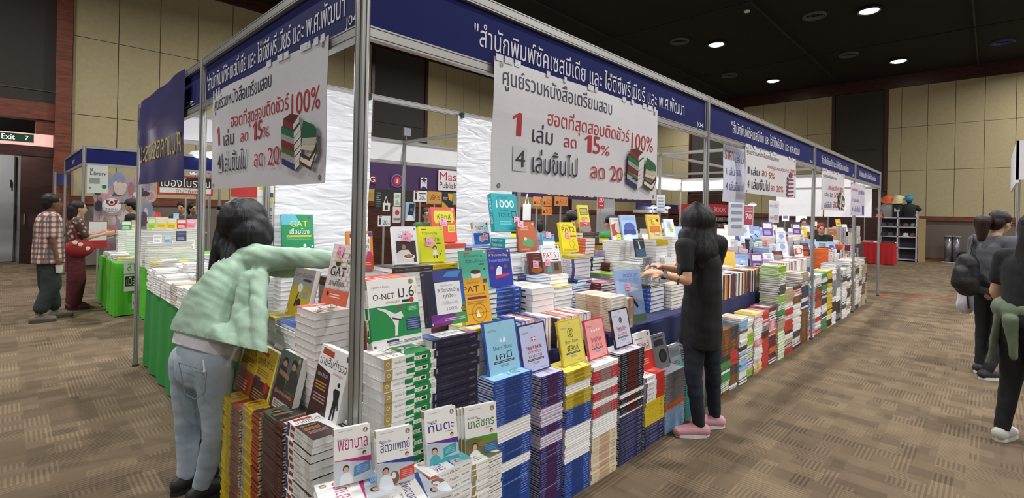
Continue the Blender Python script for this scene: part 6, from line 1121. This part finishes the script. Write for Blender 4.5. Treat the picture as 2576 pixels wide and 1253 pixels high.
def shoes(e, J, m, sole, k2=1., lift=0.):
    k = J['k']
    for n in 'LR':
        a, t = J['ank' + n], J['toe' + n]; d = V3(t - a); d.z = 0; d.normalize(); h = Vector((a.x, a.y, t.z - .03 * k + .05 * k)); p = h - d * .04 * k; q = h + d * .15 * k
        o = garment(e, 'shoe', [(p, h + d * .04 * k, .043 * k * k2, .045 * k * k2), (h + d * .04 * k, q - UP * .012 * k, .046 * k * k2, .036 * k * k2), (h, h + UP * .035 * k, .045 * k * k2, .04 * k)], m, .008, None, 3)
        mb = MB(); z0 = h.z - .05 * k
        s = Vector((-d.y, d.x, 0)); out = [p - d * .042 * k, p - s * .036 * k, h + d * .05 * k - s * .046 * k, q - s * .034 * k, q + d * .03 * k, q + s * .034 * k, h + d * .05 * k + s * .046 * k, p + s * .036 * k]
        vs = [Vector((v.x, v.y, z0 + .002)) for v in out] + [Vector((v.x, v.y, z0 + .028 * k)) for v in out]; m8 = len(out)
        mb.add(vs, [(i, (i + 1) % m8, m8 + (i + 1) % m8, m8 + i) for i in range(m8)] + [tuple(range(m8 - 1, -1, -1)), tuple(range(m8, 2 * m8))], sole)
        I = o.parent.matrix_basis.inverted(); mb.v = [tuple(I @ Vector(v)) for v in mb.v]; mb.build('sole', o)
def cap_hair(e, Q, X, s, m, extra=(), back=.0, g=1.):
    mb = MB(); blobball(mb, Q(-.022, 0, .045), [v * s * g for v in (.098, .088, .088)], X); blobball(mb, Q(-.055, 0, .0), [v * s * g for v in (.062, .082, .085)], X)
    if back: capsule(mb, Q(-.06, 0, 0), Q(-.07, 0, -back), .075 * s, .06 * s, Q(0, 1, 0) - Q(0, 0, 0), 1.1)
    for q in extra:
        if q[0] == 'b': blobball(mb, *q[1:])
        else: capsule(mb, *q)
    return fuse(mb, 'hair', m, e, .009, 3, (.004, wr(40, 40, 5)))
def cloth(h, r=.85): return M(h, r, bump=.25, vary=.07, scale=22)
def denim(h1, h2):
    m = bpy.data.materials.new('denim'); m.use_nodes = True; nt = m.node_tree; N = nt.nodes; L = nt.links; b = N['Principled BSDF']; b.inputs['Roughness'].default_value = .85; tc = N.new('ShaderNodeTexCoord')
    n = N.new('ShaderNodeTexNoise'); n.inputs['Scale'].default_value = 4.5; n.inputs['Detail'].default_value = 6; L.new(tc.outputs['Object'], n.inputs[0]); r = N.new('ShaderNodeValToRGB'); r.color_ramp.elements[0].color = lin(h1) + [1]; r.color_ramp.elements[1].color = lin(h2) + [1]; r.color_ramp.elements[0].position = .35; r.color_ramp.elements[1].position = .68; L.new(n.outputs['Fac'], r.inputs[0]); L.new(r.outputs[0], b.inputs['Base Color'])
    w = N.new('ShaderNodeTexNoise'); w.inputs['Scale'].default_value = 260; L.new(tc.outputs['Object'], w.inputs[0]); bp = N.new('ShaderNodeBump'); bp.inputs['Strength'].default_value = .3; bp.inputs['Distance'].default_value = .002; L.new(w.outputs['Fac'], bp.inputs['Height']); L.new(bp.outputs[0], b.inputs['Normal']); return m
def plaid():
    m = bpy.data.materials.new('plaid'); m.use_nodes = True; nt = m.node_tree; N = nt.nodes; L = nt.links; b = N['Principled BSDF']; b.inputs['Roughness'].default_value = .85; tc = N.new('ShaderNodeTexCoord'); cur = None
    base = N.new('ShaderNodeRGB'); base.outputs[0].default_value = lin('#b07f70') + [1]; cur = base.outputs[0]
    for ax, sc, col, lo in (('X', 4.6, '#c9ad9c', .6), ('Z', 4.6, '#c9ad9c', .6), ('X', 4.6, '#3c3842', .2), ('Z', 4.6, '#4a444e', .14), ('Y', 4.6, '#3c3842', .14)):
        w = N.new('ShaderNodeTexWave'); w.bands_direction = ax; w.inputs['Scale'].default_value = sc; w.inputs['Distortion'].default_value = .3; L.new(tc.outputs['Object'], w.inputs[0]); r = N.new('ShaderNodeValToRGB')
        if lo > .5: r.color_ramp.elements[0].position = .6; r.color_ramp.elements[1].position = .75
        else: r.color_ramp.elements[0].position = lo; r.color_ramp.elements[1].position = lo + .1; r.color_ramp.elements[0].color = (.7, .7, .7, 1); r.color_ramp.elements[1].color = (0, 0, 0, 1)
        L.new(w.outputs['Fac'], r.inputs[0]); x = N.new('ShaderNodeMix'); x.data_type = 'RGBA'; L.new(r.outputs[0], x.inputs['Factor']); L.new(cur, x.inputs['A']); x.inputs['B'].default_value = lin(col) + [1]; cur = x.outputs['Result']
    L.new(cur, b.inputs['Base Color']); return m
def floral():
    m = bpy.data.materials.new('floral'); m.use_nodes = True; nt = m.node_tree; N = nt.nodes; L = nt.links; b = N['Principled BSDF']; b.inputs['Roughness'].default_value = .8; tc = N.new('ShaderNodeTexCoord'); v = N.new('ShaderNodeTexVoronoi'); v.inputs['Scale'].default_value = 18; L.new(tc.outputs['Object'], v.inputs[0]); r = N.new('ShaderNodeValToRGB'); r.color_ramp.elements[0].color = lin('#b59a90') + [1]; r.color_ramp.elements[1].color = lin('#4a332e') + [1]; r.color_ramp.elements[0].position = .25; r.color_ramp.elements[1].position = .45; L.new(v.outputs['Distance'], r.inputs[0]); L.new(r.outputs[0], b.inputs['Base Color']); return m
def hairm(h):
    m = bpy.data.materials.new('hair'); m.use_nodes = True; nt = m.node_tree; N = nt.nodes; L = nt.links; b = N['Principled BSDF']; b.inputs['Roughness'].default_value = .5; b.inputs['Specular IOR Level'].default_value = .35; tc = N.new('ShaderNodeTexCoord'); mp = N.new('ShaderNodeMapping'); mp.inputs['Scale'].default_value = (150, 150, 9); L.new(tc.outputs['Object'], mp.inputs[0])
    n = N.new('ShaderNodeTexNoise'); n.inputs['Scale'].default_value = 1; n.inputs['Detail'].default_value = 3; L.new(mp.outputs[0], n.inputs[0]); r = N.new('ShaderNodeValToRGB'); c = lin(h); r.color_ramp.elements[0].color = [v * .55 for v in c] + [1]; r.color_ramp.elements[1].color = [v * 1.6 for v in c] + [1]; r.color_ramp.elements[0].position = .35; r.color_ramp.elements[1].position = .65
    L.new(n.outputs['Fac'], r.inputs[0]); L.new(r.outputs[0], b.inputs['Base Color']); bp = N.new('ShaderNodeBump'); bp.inputs['Strength'].default_value = .6; bp.inputs['Distance'].default_value = .004; L.new(n.outputs['Fac'], bp.inputs['Height']); L.new(bp.outputs[0], b.inputs['Normal']); return m
HAIR = hairm('#0e0b0b')

# ---- woman in the pale green cardigan, bending over the table on the left side
fl = on(2, 0, 490, 1262); e = empty('person', (fl.x, fl.y, 0), 'person in pale green cardigan and light jeans bending over the books, seen from behind', 'person')
f = Vector((.93, .25, 0)).normalized(); l = UP.cross(f)
J = dict(f=f, l=l, k=.97, pelvis=P(507, 905, 2.6), waist=P(530, 800, 2.68), chest=P(600, 700, 2.8), neck=P(625, 625, 2.86), head=P(628, 568, 2.92), tf=Vector((.55, .1, -.75)),
         hipL=P(466, 905, 2.68), hipR=P(545, 915, 2.54), kneeL=P(474, 1075, 2.72), kneeR=P(545, 1085, 2.56), ankL=P(468, 1212, 2.68), ankR=P(508, 1228, 2.58), shL=P(585, 640, 2.98), shR=P(672, 652, 2.7), elL=P(665, 672, 2.86), elR=P(762, 648, 2.62), wrL=P(748, 678, 2.76), wrR=P(838, 655, 2.56), hnR=UP, hnL=UP)
for n in 'LR': J['toe' + n] = J['ank' + n] + f * .16 * .97 - UP * .055
for n in 'LR': J['ank' + n].z = .085; J['toe' + n].z = .03
Q, X, *_ = body(e, J, '#c9a083', hf=Vector((.75, .55, -.35)), headsc=.98)
JE = denim('#93a2af', '#b8c4cd'); trousers(e, J, JE, .98, folds=(.0055, wr(8, 8, 16)))
def imgcut(a, b2):      # flat cut along the line of sight through two points
    u = P(*a, 2.6) - CAM; v = P(*b2, 2.6) - CAM; n = u.cross(v).normalized(); return (CAM.copy(), n if n.z < 0 else -n)
garment(e, 'tee_hem', [(P(516, 900, 2.61), P(530, 800, 2.68), .186, .17, J['tf'], .82)], cloth('#dcd9dc'), .010, (.005, wr(10, 10, 7)), 5, [imgcut((432, 862), (592, 909))])
GRN = cloth('#9db79f'); fo = (.009, lambda c: wr(6, 6, 15)(c + Vector((0, 0, c.x * .9))))
garment(e, 'cardigan', [(P(516, 828, 2.64), P(535, 770, 2.7), .178, .172, J['tf'], .82), (P(535, 770, 2.7), P(600, 695, 2.8), .172, .165, J['tf'], .8), (P(600, 690, 2.8), P(628, 632, 2.86), .16, .085, J['tf'], .85), (J['shL'], J['shR'], .078, .078), (J['shR'], J['elR'], .072, .056), (J['elR'], P(852, 655, 2.54), .056, .044), (J['shL'], J['elL'], .07, .056), (J['elL'], J['wrL'], .055, .045),
   (P(520, 860, 2.6), P(530, 800, 2.68), .176, .176, J['tf'], .82), (P(640, 710, 2.64), P(606, 840, 2.5), .085, .07, FW, .6), (P(652, 700, 2.6), P(654, 900, 2.27), .055, .034, FW, .7), (P(620, 800, 2.5), P(630, 900, 2.3), .06, .045, FW, .6), (P(560, 840, 2.5), P(600, 900, 2.38), .06, .06)], GRN, .010, fo, 5, [imgcut((437, 832), (690, 893))])
garment(e, 'hair', [('b', P(612, 556, 2.9), (.138, .138, .142)), ('b', P(632, 590, 2.88), (.125, .125, .12)), (P(570, 580, 2.88), P(545, 640, 2.82), .06, .035), (P(548, 620, 2.82), P(524, 700, 2.76), .032, .008), (P(565, 600, 2.84), P(556, 700, 2.72), .03, .006), (P(600, 600, 2.84), P(575, 655, 2.75), .05, .02), (P(655, 560, 2.86), P(672, 606, 2.84), .045, .02), ('b', P(553, 522, 2.92), (.02, .02, .02))], HAIR, .009, (.004, wr(45, 45, 6)), 3)
shoes(e, J, M('#1d1d20', .6), M('#2a2a2c', .7))
# pocket, belt loops and hanging cord on the jeans
b = MB(); pm = M('#74828f', .85); pts = [P(450, 912, 2.42), P(520, 935, 2.395), P(515, 990, 2.385), P(490, 1005, 2.39), P(465, 990, 2.4), P(450, 912, 2.42)]
for i in range(5): b.tube(pts[i], pts[i + 1], .0022, pm, 6)
local(e, b).build('pocket_seam', e); b = MB(); b.tube(P(511, 905, 2.4), P(514, 932, 2.395), .004, M('#e3e3e3', .6), 6); b.ball(P(514, 934, 2.395), .007, M('#e3e3e3', .6), 8); local(e, b).build('cord', e)
OCC += [(P(520, 800, 2.6), (.14, .14, .3)), (P(505, 1050, 2.6), (.12, .12, .5)), (P(610, 600, 2.85), (.13, .13, .2)), (Vector((0, 0, 1.2)), (.025, .025, 1.3))]

# ---- woman in black at the table
a, b2 = on(2, 0, 1742, 1098), on(2, 0, 1797, 1076); c = (a + b2) / 2; D0 = depth(c)
e = empty('person', (c.x, c.y, 0), 'person in black T-shirt and dark jeans with long black hair reaching over stacks', 'person'); f = Vector((-.72, .69, 0)).normalized(); l = UP.cross(f); dl = depth(a); dr = depth(b2)
J = dict(f=f, l=l, k=.95, pelvis=P(1762, 822, D0), waist=P(1766, 755, D0), chest=P(1768, 665, D0), neck=P(1764, 598, D0 - .02), head=P(1752, 560, D0 + .02), hipL=P(1745, 835, D0 - .03), hipR=P(1788, 832, D0 + .05), kneeL=P(1744, 930, dl - .02), kneeR=P(1792, 918, dr - .02), ankL=P(1758, 1062, dl), ankR=P(1798, 1046, dr),
         shL=P(1722, 620, D0 - .1), shR=P(1808, 612, D0 + .06), elL=P(1728, 706, D0 - .16), elR=P(1790, 696, D0 + .12), wrL=P(1664, 690, D0 - .16), wrR=P(1664, 671, D0 + .03), hnL=Vector((-.2, -.45, .85)), hnR=UP, thL=-1)
for n in 'LR': J['ank' + n].z = .085; J['toe' + n] = J['ank' + n] + f * .155 - UP * .055
Q, X, *_ = body(e, J, SKIN, .0085, (.75, .7), hf=Vector((-.6, .75, -.35)))
BLK = cloth('#141416'); shirt(e, J, BLK, 1.04, .62, .1, .028, (.008, wr(6, 6, 9)), 't_shirt'); trousers(e, J, denim('#0e1219', '#202b3b'), .93, folds=(.006, wr(8, 8, 18)), cut=.96)
garment(e, 'hair', [('b', P(1756, 556, D0 + .0), (.122, .122, .13)), (P(1758, 560, D0 - .0), P(1764, 630, D0 - .07), .122, .118, FW, .75), (P(1764, 620, D0 - .07), P(1764, 668, D0 - .12), .1, .04, FW, .6), (P(1722, 590, D0 - .04), P(1716, 660, D0 - .12), .045, .03), (P(1716, 655, D0 - .12), P(1704, 715, D0 - .2), .03, .008), (P(1735, 600, D0 - .05), P(1728, 680, D0 - .14), .05, .015), ('b', P(1751, 514, D0), (.03, .03, .025)), (P(1740, 640, D0 - .1), P(1735, 668, D0 - .15), .04, .012)], HAIR, .009, (.004, wr(45, 45, 6)), 6)
shoes(e, J, M('#c9929a', .7), M('#e2dcdc', .6), 1.06)
b = MB(); w = J['wrL'] + (J['elL'] - J['wrL']) * .1; d = (J['elL'] - J['wrL']).normalized(); b.tube(w - d * .012, w + d * .012, .031, M('#1a1a1c', .5), 16, caps=False); local(e, b).build('watch_strap', e)
b = MB(); n_ = (CAM - w).normalized(); n_ = (n_ - d * n_.dot(d)).normalized(); b.tube(w + n_ * .028, w + n_ * .036, .017, M('#b9bcc2', .25, .7), 14); local(e, b).build('watch_face', e)
pen = empty('pen', P(1642, 664, D0), 'purple pen held in the far hand of the person in black', 'pen'); b = MB(); b.tube((-.05, 0, 0), (.05, .03, .004), .005, M('#4a2a9a', .4), 8); b.build('barrel', pen)
OCC += [(P(1765, 690, D0), (.17, .17, .4)), (P(1768, 950, D0), (.12, .12, .4)), (P(1758, 570, D0), (.12, .12, .15))]

def ext(**k): return k
# ---- pair at far left: man in checked shirt, woman in maroon trousers
c = on(2, 0, 118, 806); J = skeleton(c, 8, 1.66); k = J['k']
J['elR'] = J['shR'] - UP * .29 - J['l'] * .03; J['wrR'] = J['elR'] - UP * .24 + J['f'] * .05; J['ankR'] = J['ankR'] - J['f'] * .1; J['toeR'] = J['toeR'] - J['f'] * .1; J['ankL'] += J['f'] * .12; J['toeL'] += J['f'] * .12
e = empty('person', (c.x, c.y, 0), 'person in checked short-sleeved shirt and dark three-quarter trousers at far left', 'person')
Q, X, *_ = body(e, J, '#6f4a38', .014, gauge=1.15); face_bits(e, Q, X, k); shirt(e, J, plaid(), 1.22, .75, .12, .02); trousers(e, J, cloth('#28302f'), 1.15, wide=.035, cut=.72); cap_hair(e, Q, X, k, HAIR); shoes(e, J, M('#6a6258', .8), M('#4a4640', .8))
b = MB(); q = J['neck']; b.tube(q + J['f'] * .06 - J['l'] * .06, q + J['f'] * .16 - UP * .3, .006, M('#2a2a30', .7), 6); local(e, b).build('lanyard', e)
s_ = empty('plastic_cup', J['wrR'] - UP * .13 + J['f'] * .02, 'clear pale cup held low by the person in checked shirt', 'cup'); b = MB(); b.lathe([(0, -.05), (.03, -.05), (.04, .05), (.034, .05), (.026, -.045)], M('#cfcabc', .3), 14); b.build('cup_wall', s_)
c = on(2, 0, 186, 777); J = skeleton(c, 5, 1.58); k = J['k']
for n in 'LR': J['el' + n] = J['sh' + n] - UP * .24 + J['f'] * .1; J['wr' + n] = J['el' + n] + J['f'] * .2 + UP * .05
e = empty('person', (c.x, c.y, 0), 'person in floral blouse and maroon trousers with red patterned bag at far left', 'person')
Q, X, *_ = body(e, J, '#b98d74', .014); face_bits(e, Q, X, k, glasses='#2a2422'); shirt(e, J, floral(), 1.0, .8, .03); trousers(e, J, cloth('#4f1418'), 1.02, wide=.035, cut=.9); cap_hair(e, Q, X, k, hairm('#1d1512'), back=.14); shoes(e, J, M('#5a1a1e', .6), M('#2a1416', .7))
g_ = garment(e, 'shoulder_bag', [('b', J['pelvis'] + J['f'] * .02 - J['l'] * .16 + UP * .03, (.17, .07, .13)), (J['pelvis'] - J['l'] * .17 + UP * .1, J['shR'] - J['f'] * .05, .012, .012)], cloth('#8a1c20'), .012, None); b = MB()
for q in ((.0, .06), (.08, .0), (-.06, .09)): b.ball(J['pelvis'] + J['f'] * (.02 + q[0]) - J['l'] * .225 + UP * (.03 + q[1]), (.03, .008, .03), M('#d8ccb8', .8), 10)
local(e, b).build('bag_pattern', g_)

# ---- two people at far right
c = on(2, 0, 2495, 945); J = skeleton(c, -38, 1.66); k = J['k']; e = empty('person', (c.x, c.y, 0), 'person in grey T-shirt with ponytail and black backpack at right', 'person')
J['elL'] = J['shL'] - UP * .27 + J['l'] * .05; J['wrL'] = J['elL'] - UP * .16 + J['f'] * .16; J['head'] += J['f'] * .03 - UP * .01; J['ankR'] -= J['f'] * .18; J['toeR'] -= J['f'] * .18
Q, X, *_ = body(e, J, '#b98f78', .012, hf=J['f'] + UP * -.3); face_bits(e, Q, X, k, glasses='#1c1c20'); shirt(e, J, cloth('#55565c'), .92, .5, .05); trousers(e, J, cloth('#17181d'), .92, cut=.95)
pt = Q(-.1, .02, .02); cap_hair(e, Q, X, k, hairm('#1a100e')); garment(e, 'ponytail', [(pt, pt - J['f'] * .09 - UP * .03, .035, .07), (pt - J['f'] * .09 - UP * .03, pt - J['f'] * .1 - UP * .2, .07, .035)], hairm('#2c1512'), .01, (.005, wr(40, 40, 6)), 3); shoes(e, J, M('#2a2426', .7), M('#dcdada', .6))
bp_ = empty('backpack', J['waist'] - J['f'] * .24 + J['l'] * .06 - UP * .02, 'black backpack slung on the person in grey T-shirt', 'bag'); W_ = bp_.location; garment(bp_, 'main_pocket', [(W_ - UP * .12, W_ + UP * .1, .12, .1, J['f'], .7), (W_ - J['f'] * .07 - UP * .1, W_ - J['f'] * .07, .08, .07)], M('#131315', .55, bump=.4, scale=20), .012, (.008, wr(12, 12, 12))); b = MB(); b.tube(W_ + UP * .12, J['shL'] + UP * .05 - J['f'] * .03, .014, M('#1a1a1c', .6), 8); local(bp_, b).build('shoulder_strap', bp_); b = MB(); b.tube(W_ - UP * .18, W_ - UP * .36 + J['f'] * .03, .008, M('#1a1a1c', .6), 8); local(bp_, b).build('strap', bp_)
wb = empty('carrier_bag', J['waist'] + J['l'] * .24 - UP * .2 - J['f'] * .02, 'white carrier bag hanging beside the black backpack', 'bag'); W_ = wb.location; garment(wb, 'body', [(W_ - UP * .16, W_ + UP * .1, .12, .08, J['l'], .35)], M('#c9c6cc', .5), .012, (.008, wr(14, 14, 8))); b = MB(); b.tube(W_ + UP * .14, J['wrL'], .006, M('#c9c6cc', .5), 6); local(wb, b).build('handle', wb)
c = on(2, 0, 2580, 1120); J = skeleton(c, -30, 1.6, .05); k = J['k']; e = empty('person', (c.x, c.y, 0), 'person dressed in black with pale green cloth at the waist, cut by right edge', 'person')
J['elL'] = J['shL'] - UP * .27 + J['l'] * .05; J['wrL'] = J['elL'] - UP * .17 + J['f'] * .12; J['ankL'] -= J['f'] * .06; J['toeL'] -= J['f'] * .06; J['ankR'] += J['f'] * .08; J['toeR'] += J['f'] * .08; J['kneeR'] += J['f'] * .05
Q, X, *_ = body(e, J, '#b98f78', .012, hf=J['f'] + UP * -.2); face_bits(e, Q, X, k); shirt(e, J, cloth('#16171b'), 1.05, .6, .02); trousers(e, J, cloth('#131417'), .95, cut=.97); shoes(e, J, M('#c2bfb6', .7), M('#d8d5cc', .6), 1.05)
cap_hair(e, Q, X, k, HAIR, back=.3, g=1.15); pv = J['pelvis']; l = J['l']; garment(e, 'waist_cloth', [(pv + UP * .06 - l * .1, pv + UP * .06 + l * .1, .095, .095, J['f'], 1.25), (pv + l * .13 - J['f'] * .04, pv + l * .17 - UP * .34 - J['f'] * .1, .03, .014, J['f'], 2.), (pv - J['f'] * .12 + l * .03, pv - J['f'] * .13 - UP * .26, .03, .014, l, 1.8)], cloth('#6f7c66'), .012, (.01, wr(14, 14, 5)))

# ---- stallholders and visitors further back
def bystander(px, py, d, az, label, top, hairm=HAIR, back=0., glasses=None, skin=SKIN, legs='#2a2a30', lean=0., cap=None, h=None):
    hc = P(px, py, d); h = h or max(1.2, min(1.8, hc.z / 1.53 * 1.65)); f = Vector((math.cos(math.radians(az)), math.sin(math.radians(az)), 0)); c = Vector((hc.x, hc.y, 0)) - f * (.03 + lean * 1.3) * h / 1.65
    J = skeleton(c, az, h, lean); k = J['k']; e = empty('person', (c.x, c.y, 0), label, 'person')
    for n in 'LR': J['el' + n] = J['sh' + n] - UP * .26 + J['f'] * .04; J['wr' + n] = J['el' + n] + J['f'] * .2 - UP * .05
    Q, X, *_ = body(e, J, skin, .016, hf=J['f'] - UP * .2); face_bits(e, Q, X, k, glasses=glasses); shirt(e, J, cloth(top), 1.0, .6); trousers(e, J, cloth(legs), 1.0); shoes(e, J, M('#2a2a2a', .7), M('#1c1c1c', .7)); cap_hair(e, Q, X, k, hairm, back=back)
    if cap:
        b = MB(); X2 = Matrix.Translation(Q(0, 0, .06)) @ Matrix.Rotation(math.radians(az), 4, 'Z'); b.lathe([(.1, 0), (.1, .03), (.07, .075), (0, .09)], cap, 16, X2); b.box((.06, -.06, -.005), (.17, .06, .01), cap, X2); local(e, b).build('cap', e, True)
    return e
bystander(332, 520, 8.9, 150, 'person in black with dark cap behind the library stall', '#17171a', cap=M('#1a1a1c', .7))
bystander(457, 524, 9.6, 235, 'person with short dark hair behind the left stall sign, left one', '#3a3a40'); bystander(486, 526, 9.9, 280, 'person with dark hair behind the left stall, half hidden by post', '#2a2a30', back=.1)
bystander(1074, 541, 8.2, 235, 'person with glasses under the purple sign in the middle', '#3f6a4a', glasses='#1c1c1c', skin='#b58d78')
bystander(1442, 556, 5.9, 300, 'person with dark hair tied back, standing behind the yellow exam book', '#1f2740', back=.16, lean=.04)
bystander(1536, 562, 6.8, 80, 'person with black hair and green and black shirt seen from behind', '#2f8a3a', back=.1)
bystander(1356, 556, 9.4, 60, 'small person in pale shirt far behind the orange price signs', '#8a8a92', back=.1, h=1.4)
bystander(2066, 576, 9.6, 200, 'person in black with red hood behind the third sale banner', '#1c1a1c', M('#8a2428', .8), .1)
bystander(2022, 562, 11.5, 200, 'person in dark clothes near the bright screens at right', '#3a3032', M('#2a1a16', .6))
# ------------------------------------------------------------------ books into the scene: the 300 that show largest are things, the rest one mass
LIMIT = 300
OCC = globals().get('OCC', [])           # rough boxes of what stands in front: (centre, half sizes)
def corners(X, lo, hi): return [X @ Vector((x, y, z)) for x in (lo[0], hi[0]) for y in (lo[1], hi[1]) for z in (lo[2], hi[2])]
BF = [(0, 1, 3, 2), (4, 6, 7, 5), (0, 4, 5, 1), (2, 3, 7, 6), (0, 2, 6, 4), (1, 5, 7, 3)]
vs = []; fs = []; own = []
def addbox(cs, k):
    o = len(vs); vs.extend(cs); fs.extend([tuple(o + i for i in f) for f in BF]); own.extend([k] * 6)
for k, q in enumerate(BOOKS): addbox(corners(q['X'], (-q['w'] / 2, -q['h'] / 2, 0), (q['w'] / 2, q['h'] / 2, q['t'])), k)
for c, hs in OCC: addbox(corners(Matrix.Translation(c), [-v for v in hs], hs), -1)
tree = BVHTree.FromPolygons(vs, fs); cnt = {}
for py in range(2, IH, 4):
    for px in range(2, IW, 4):
        if py < 480: continue
        _, _, i, _ = tree.ray_cast(CAM, ray(px, py))
        if i is not None and own[i] >= 0: cnt[own[i]] = cnt.get(own[i], 0) + 1
rank = sorted(cnt, key=lambda k: -cnt[k]); keep = set(rank[:LIMIT]); print('books', len(BOOKS), 'in view', len(cnt), 'smallest kept px', cnt[rank[min(LIMIT, len(rank)) - 1]] * 16)
MESHES = {}; mass = MB()
for k, q in enumerate(BOOKS):
    st = ST[q['st']]
    if k in keep:
        key = (q['st'], round(q['w'], 3), round(q['h'], 3), round(q['t'], 4))
        if key not in MESHES:
            a, c = book_parts(st, q['w'], q['h'], q['t']); MESHES[key] = (a.mesh('cover'), c.mesh('page_block'))
        e = bpy.data.objects.new('book', None); e.empty_display_size = .05; COL.objects.link(e); e.matrix_world = q['X']; tag(e, q['label'], 'book', q['group'])
        for nm, me in zip(('cover', 'page_block'), MESHES[key]):
            o = bpy.data.objects.new(nm, me); COL.objects.link(o); o.parent = e
        for txt, tx, ty, tc in q['tags']:
            b = MB(); tm = M(tc, .6, vary=.02); s = Sheet(b, (-q['w'] / 2 + q['w'] * tx, -q['h'] / 2 + q['h'] * ty, q['t'] + .005), (.985, -.17, 0), (.17, .985, 0), .052, .052, .0004)
            b.box((0, 0, -.0006), (.052, .052, 0), tm, Matrix(((.985, .17, 0, s.o.x), (-.17, .985, 0, s.o.y), (0, 0, 1, s.o.z), (0, 0, 0, 1))))
            s.disc(.3, .76, .1, M('#8a4a9a', .6), 10)
            if txt: s.text(txt, .15, .15, .9, .5, M('#a0306a', .6), .01)
            else: s.bars(.2, .2, .8, .5, 1, M('#a0306a', .6))
            o = b.build('price_note', e); o['label'] = 'handwritten sticky price note'
    else:
        n_ = cnt.get(k, 0)
        if n_ < 14: st = dict(st, spine=[i for i in st['spine'] if i[0] in 'rp'] if n_ >= 3 else [])
        a, c = book_parts(st, q['w'], q['h'], q['t'], art=n_ >= 14)
        for mb in (a, c):
            for m_ in mb.mats:
                j = mb.mats.index(m_); idx = [i for i, mm in enumerate(mb.m) if mm == j]
                # one material at a time, shared vertices kept simple
                used = sorted({v for i in idx for v in mb.f[i]}); mp = {v: n for n, v in enumerate(used)}
                mass.add([mb.v[v] for v in used], [tuple(mp[v] for v in mb.f[i]) for i in idx], m_, q['X'])
o = mass.build('book_mass'); tag(o, 'mass of further stacked books filling the tables and the far floor piles', 'books', kind='stuff')
for o in list(TS.objects): bpy.data.objects.remove(o)
bpy.data.scenes.remove(TS)
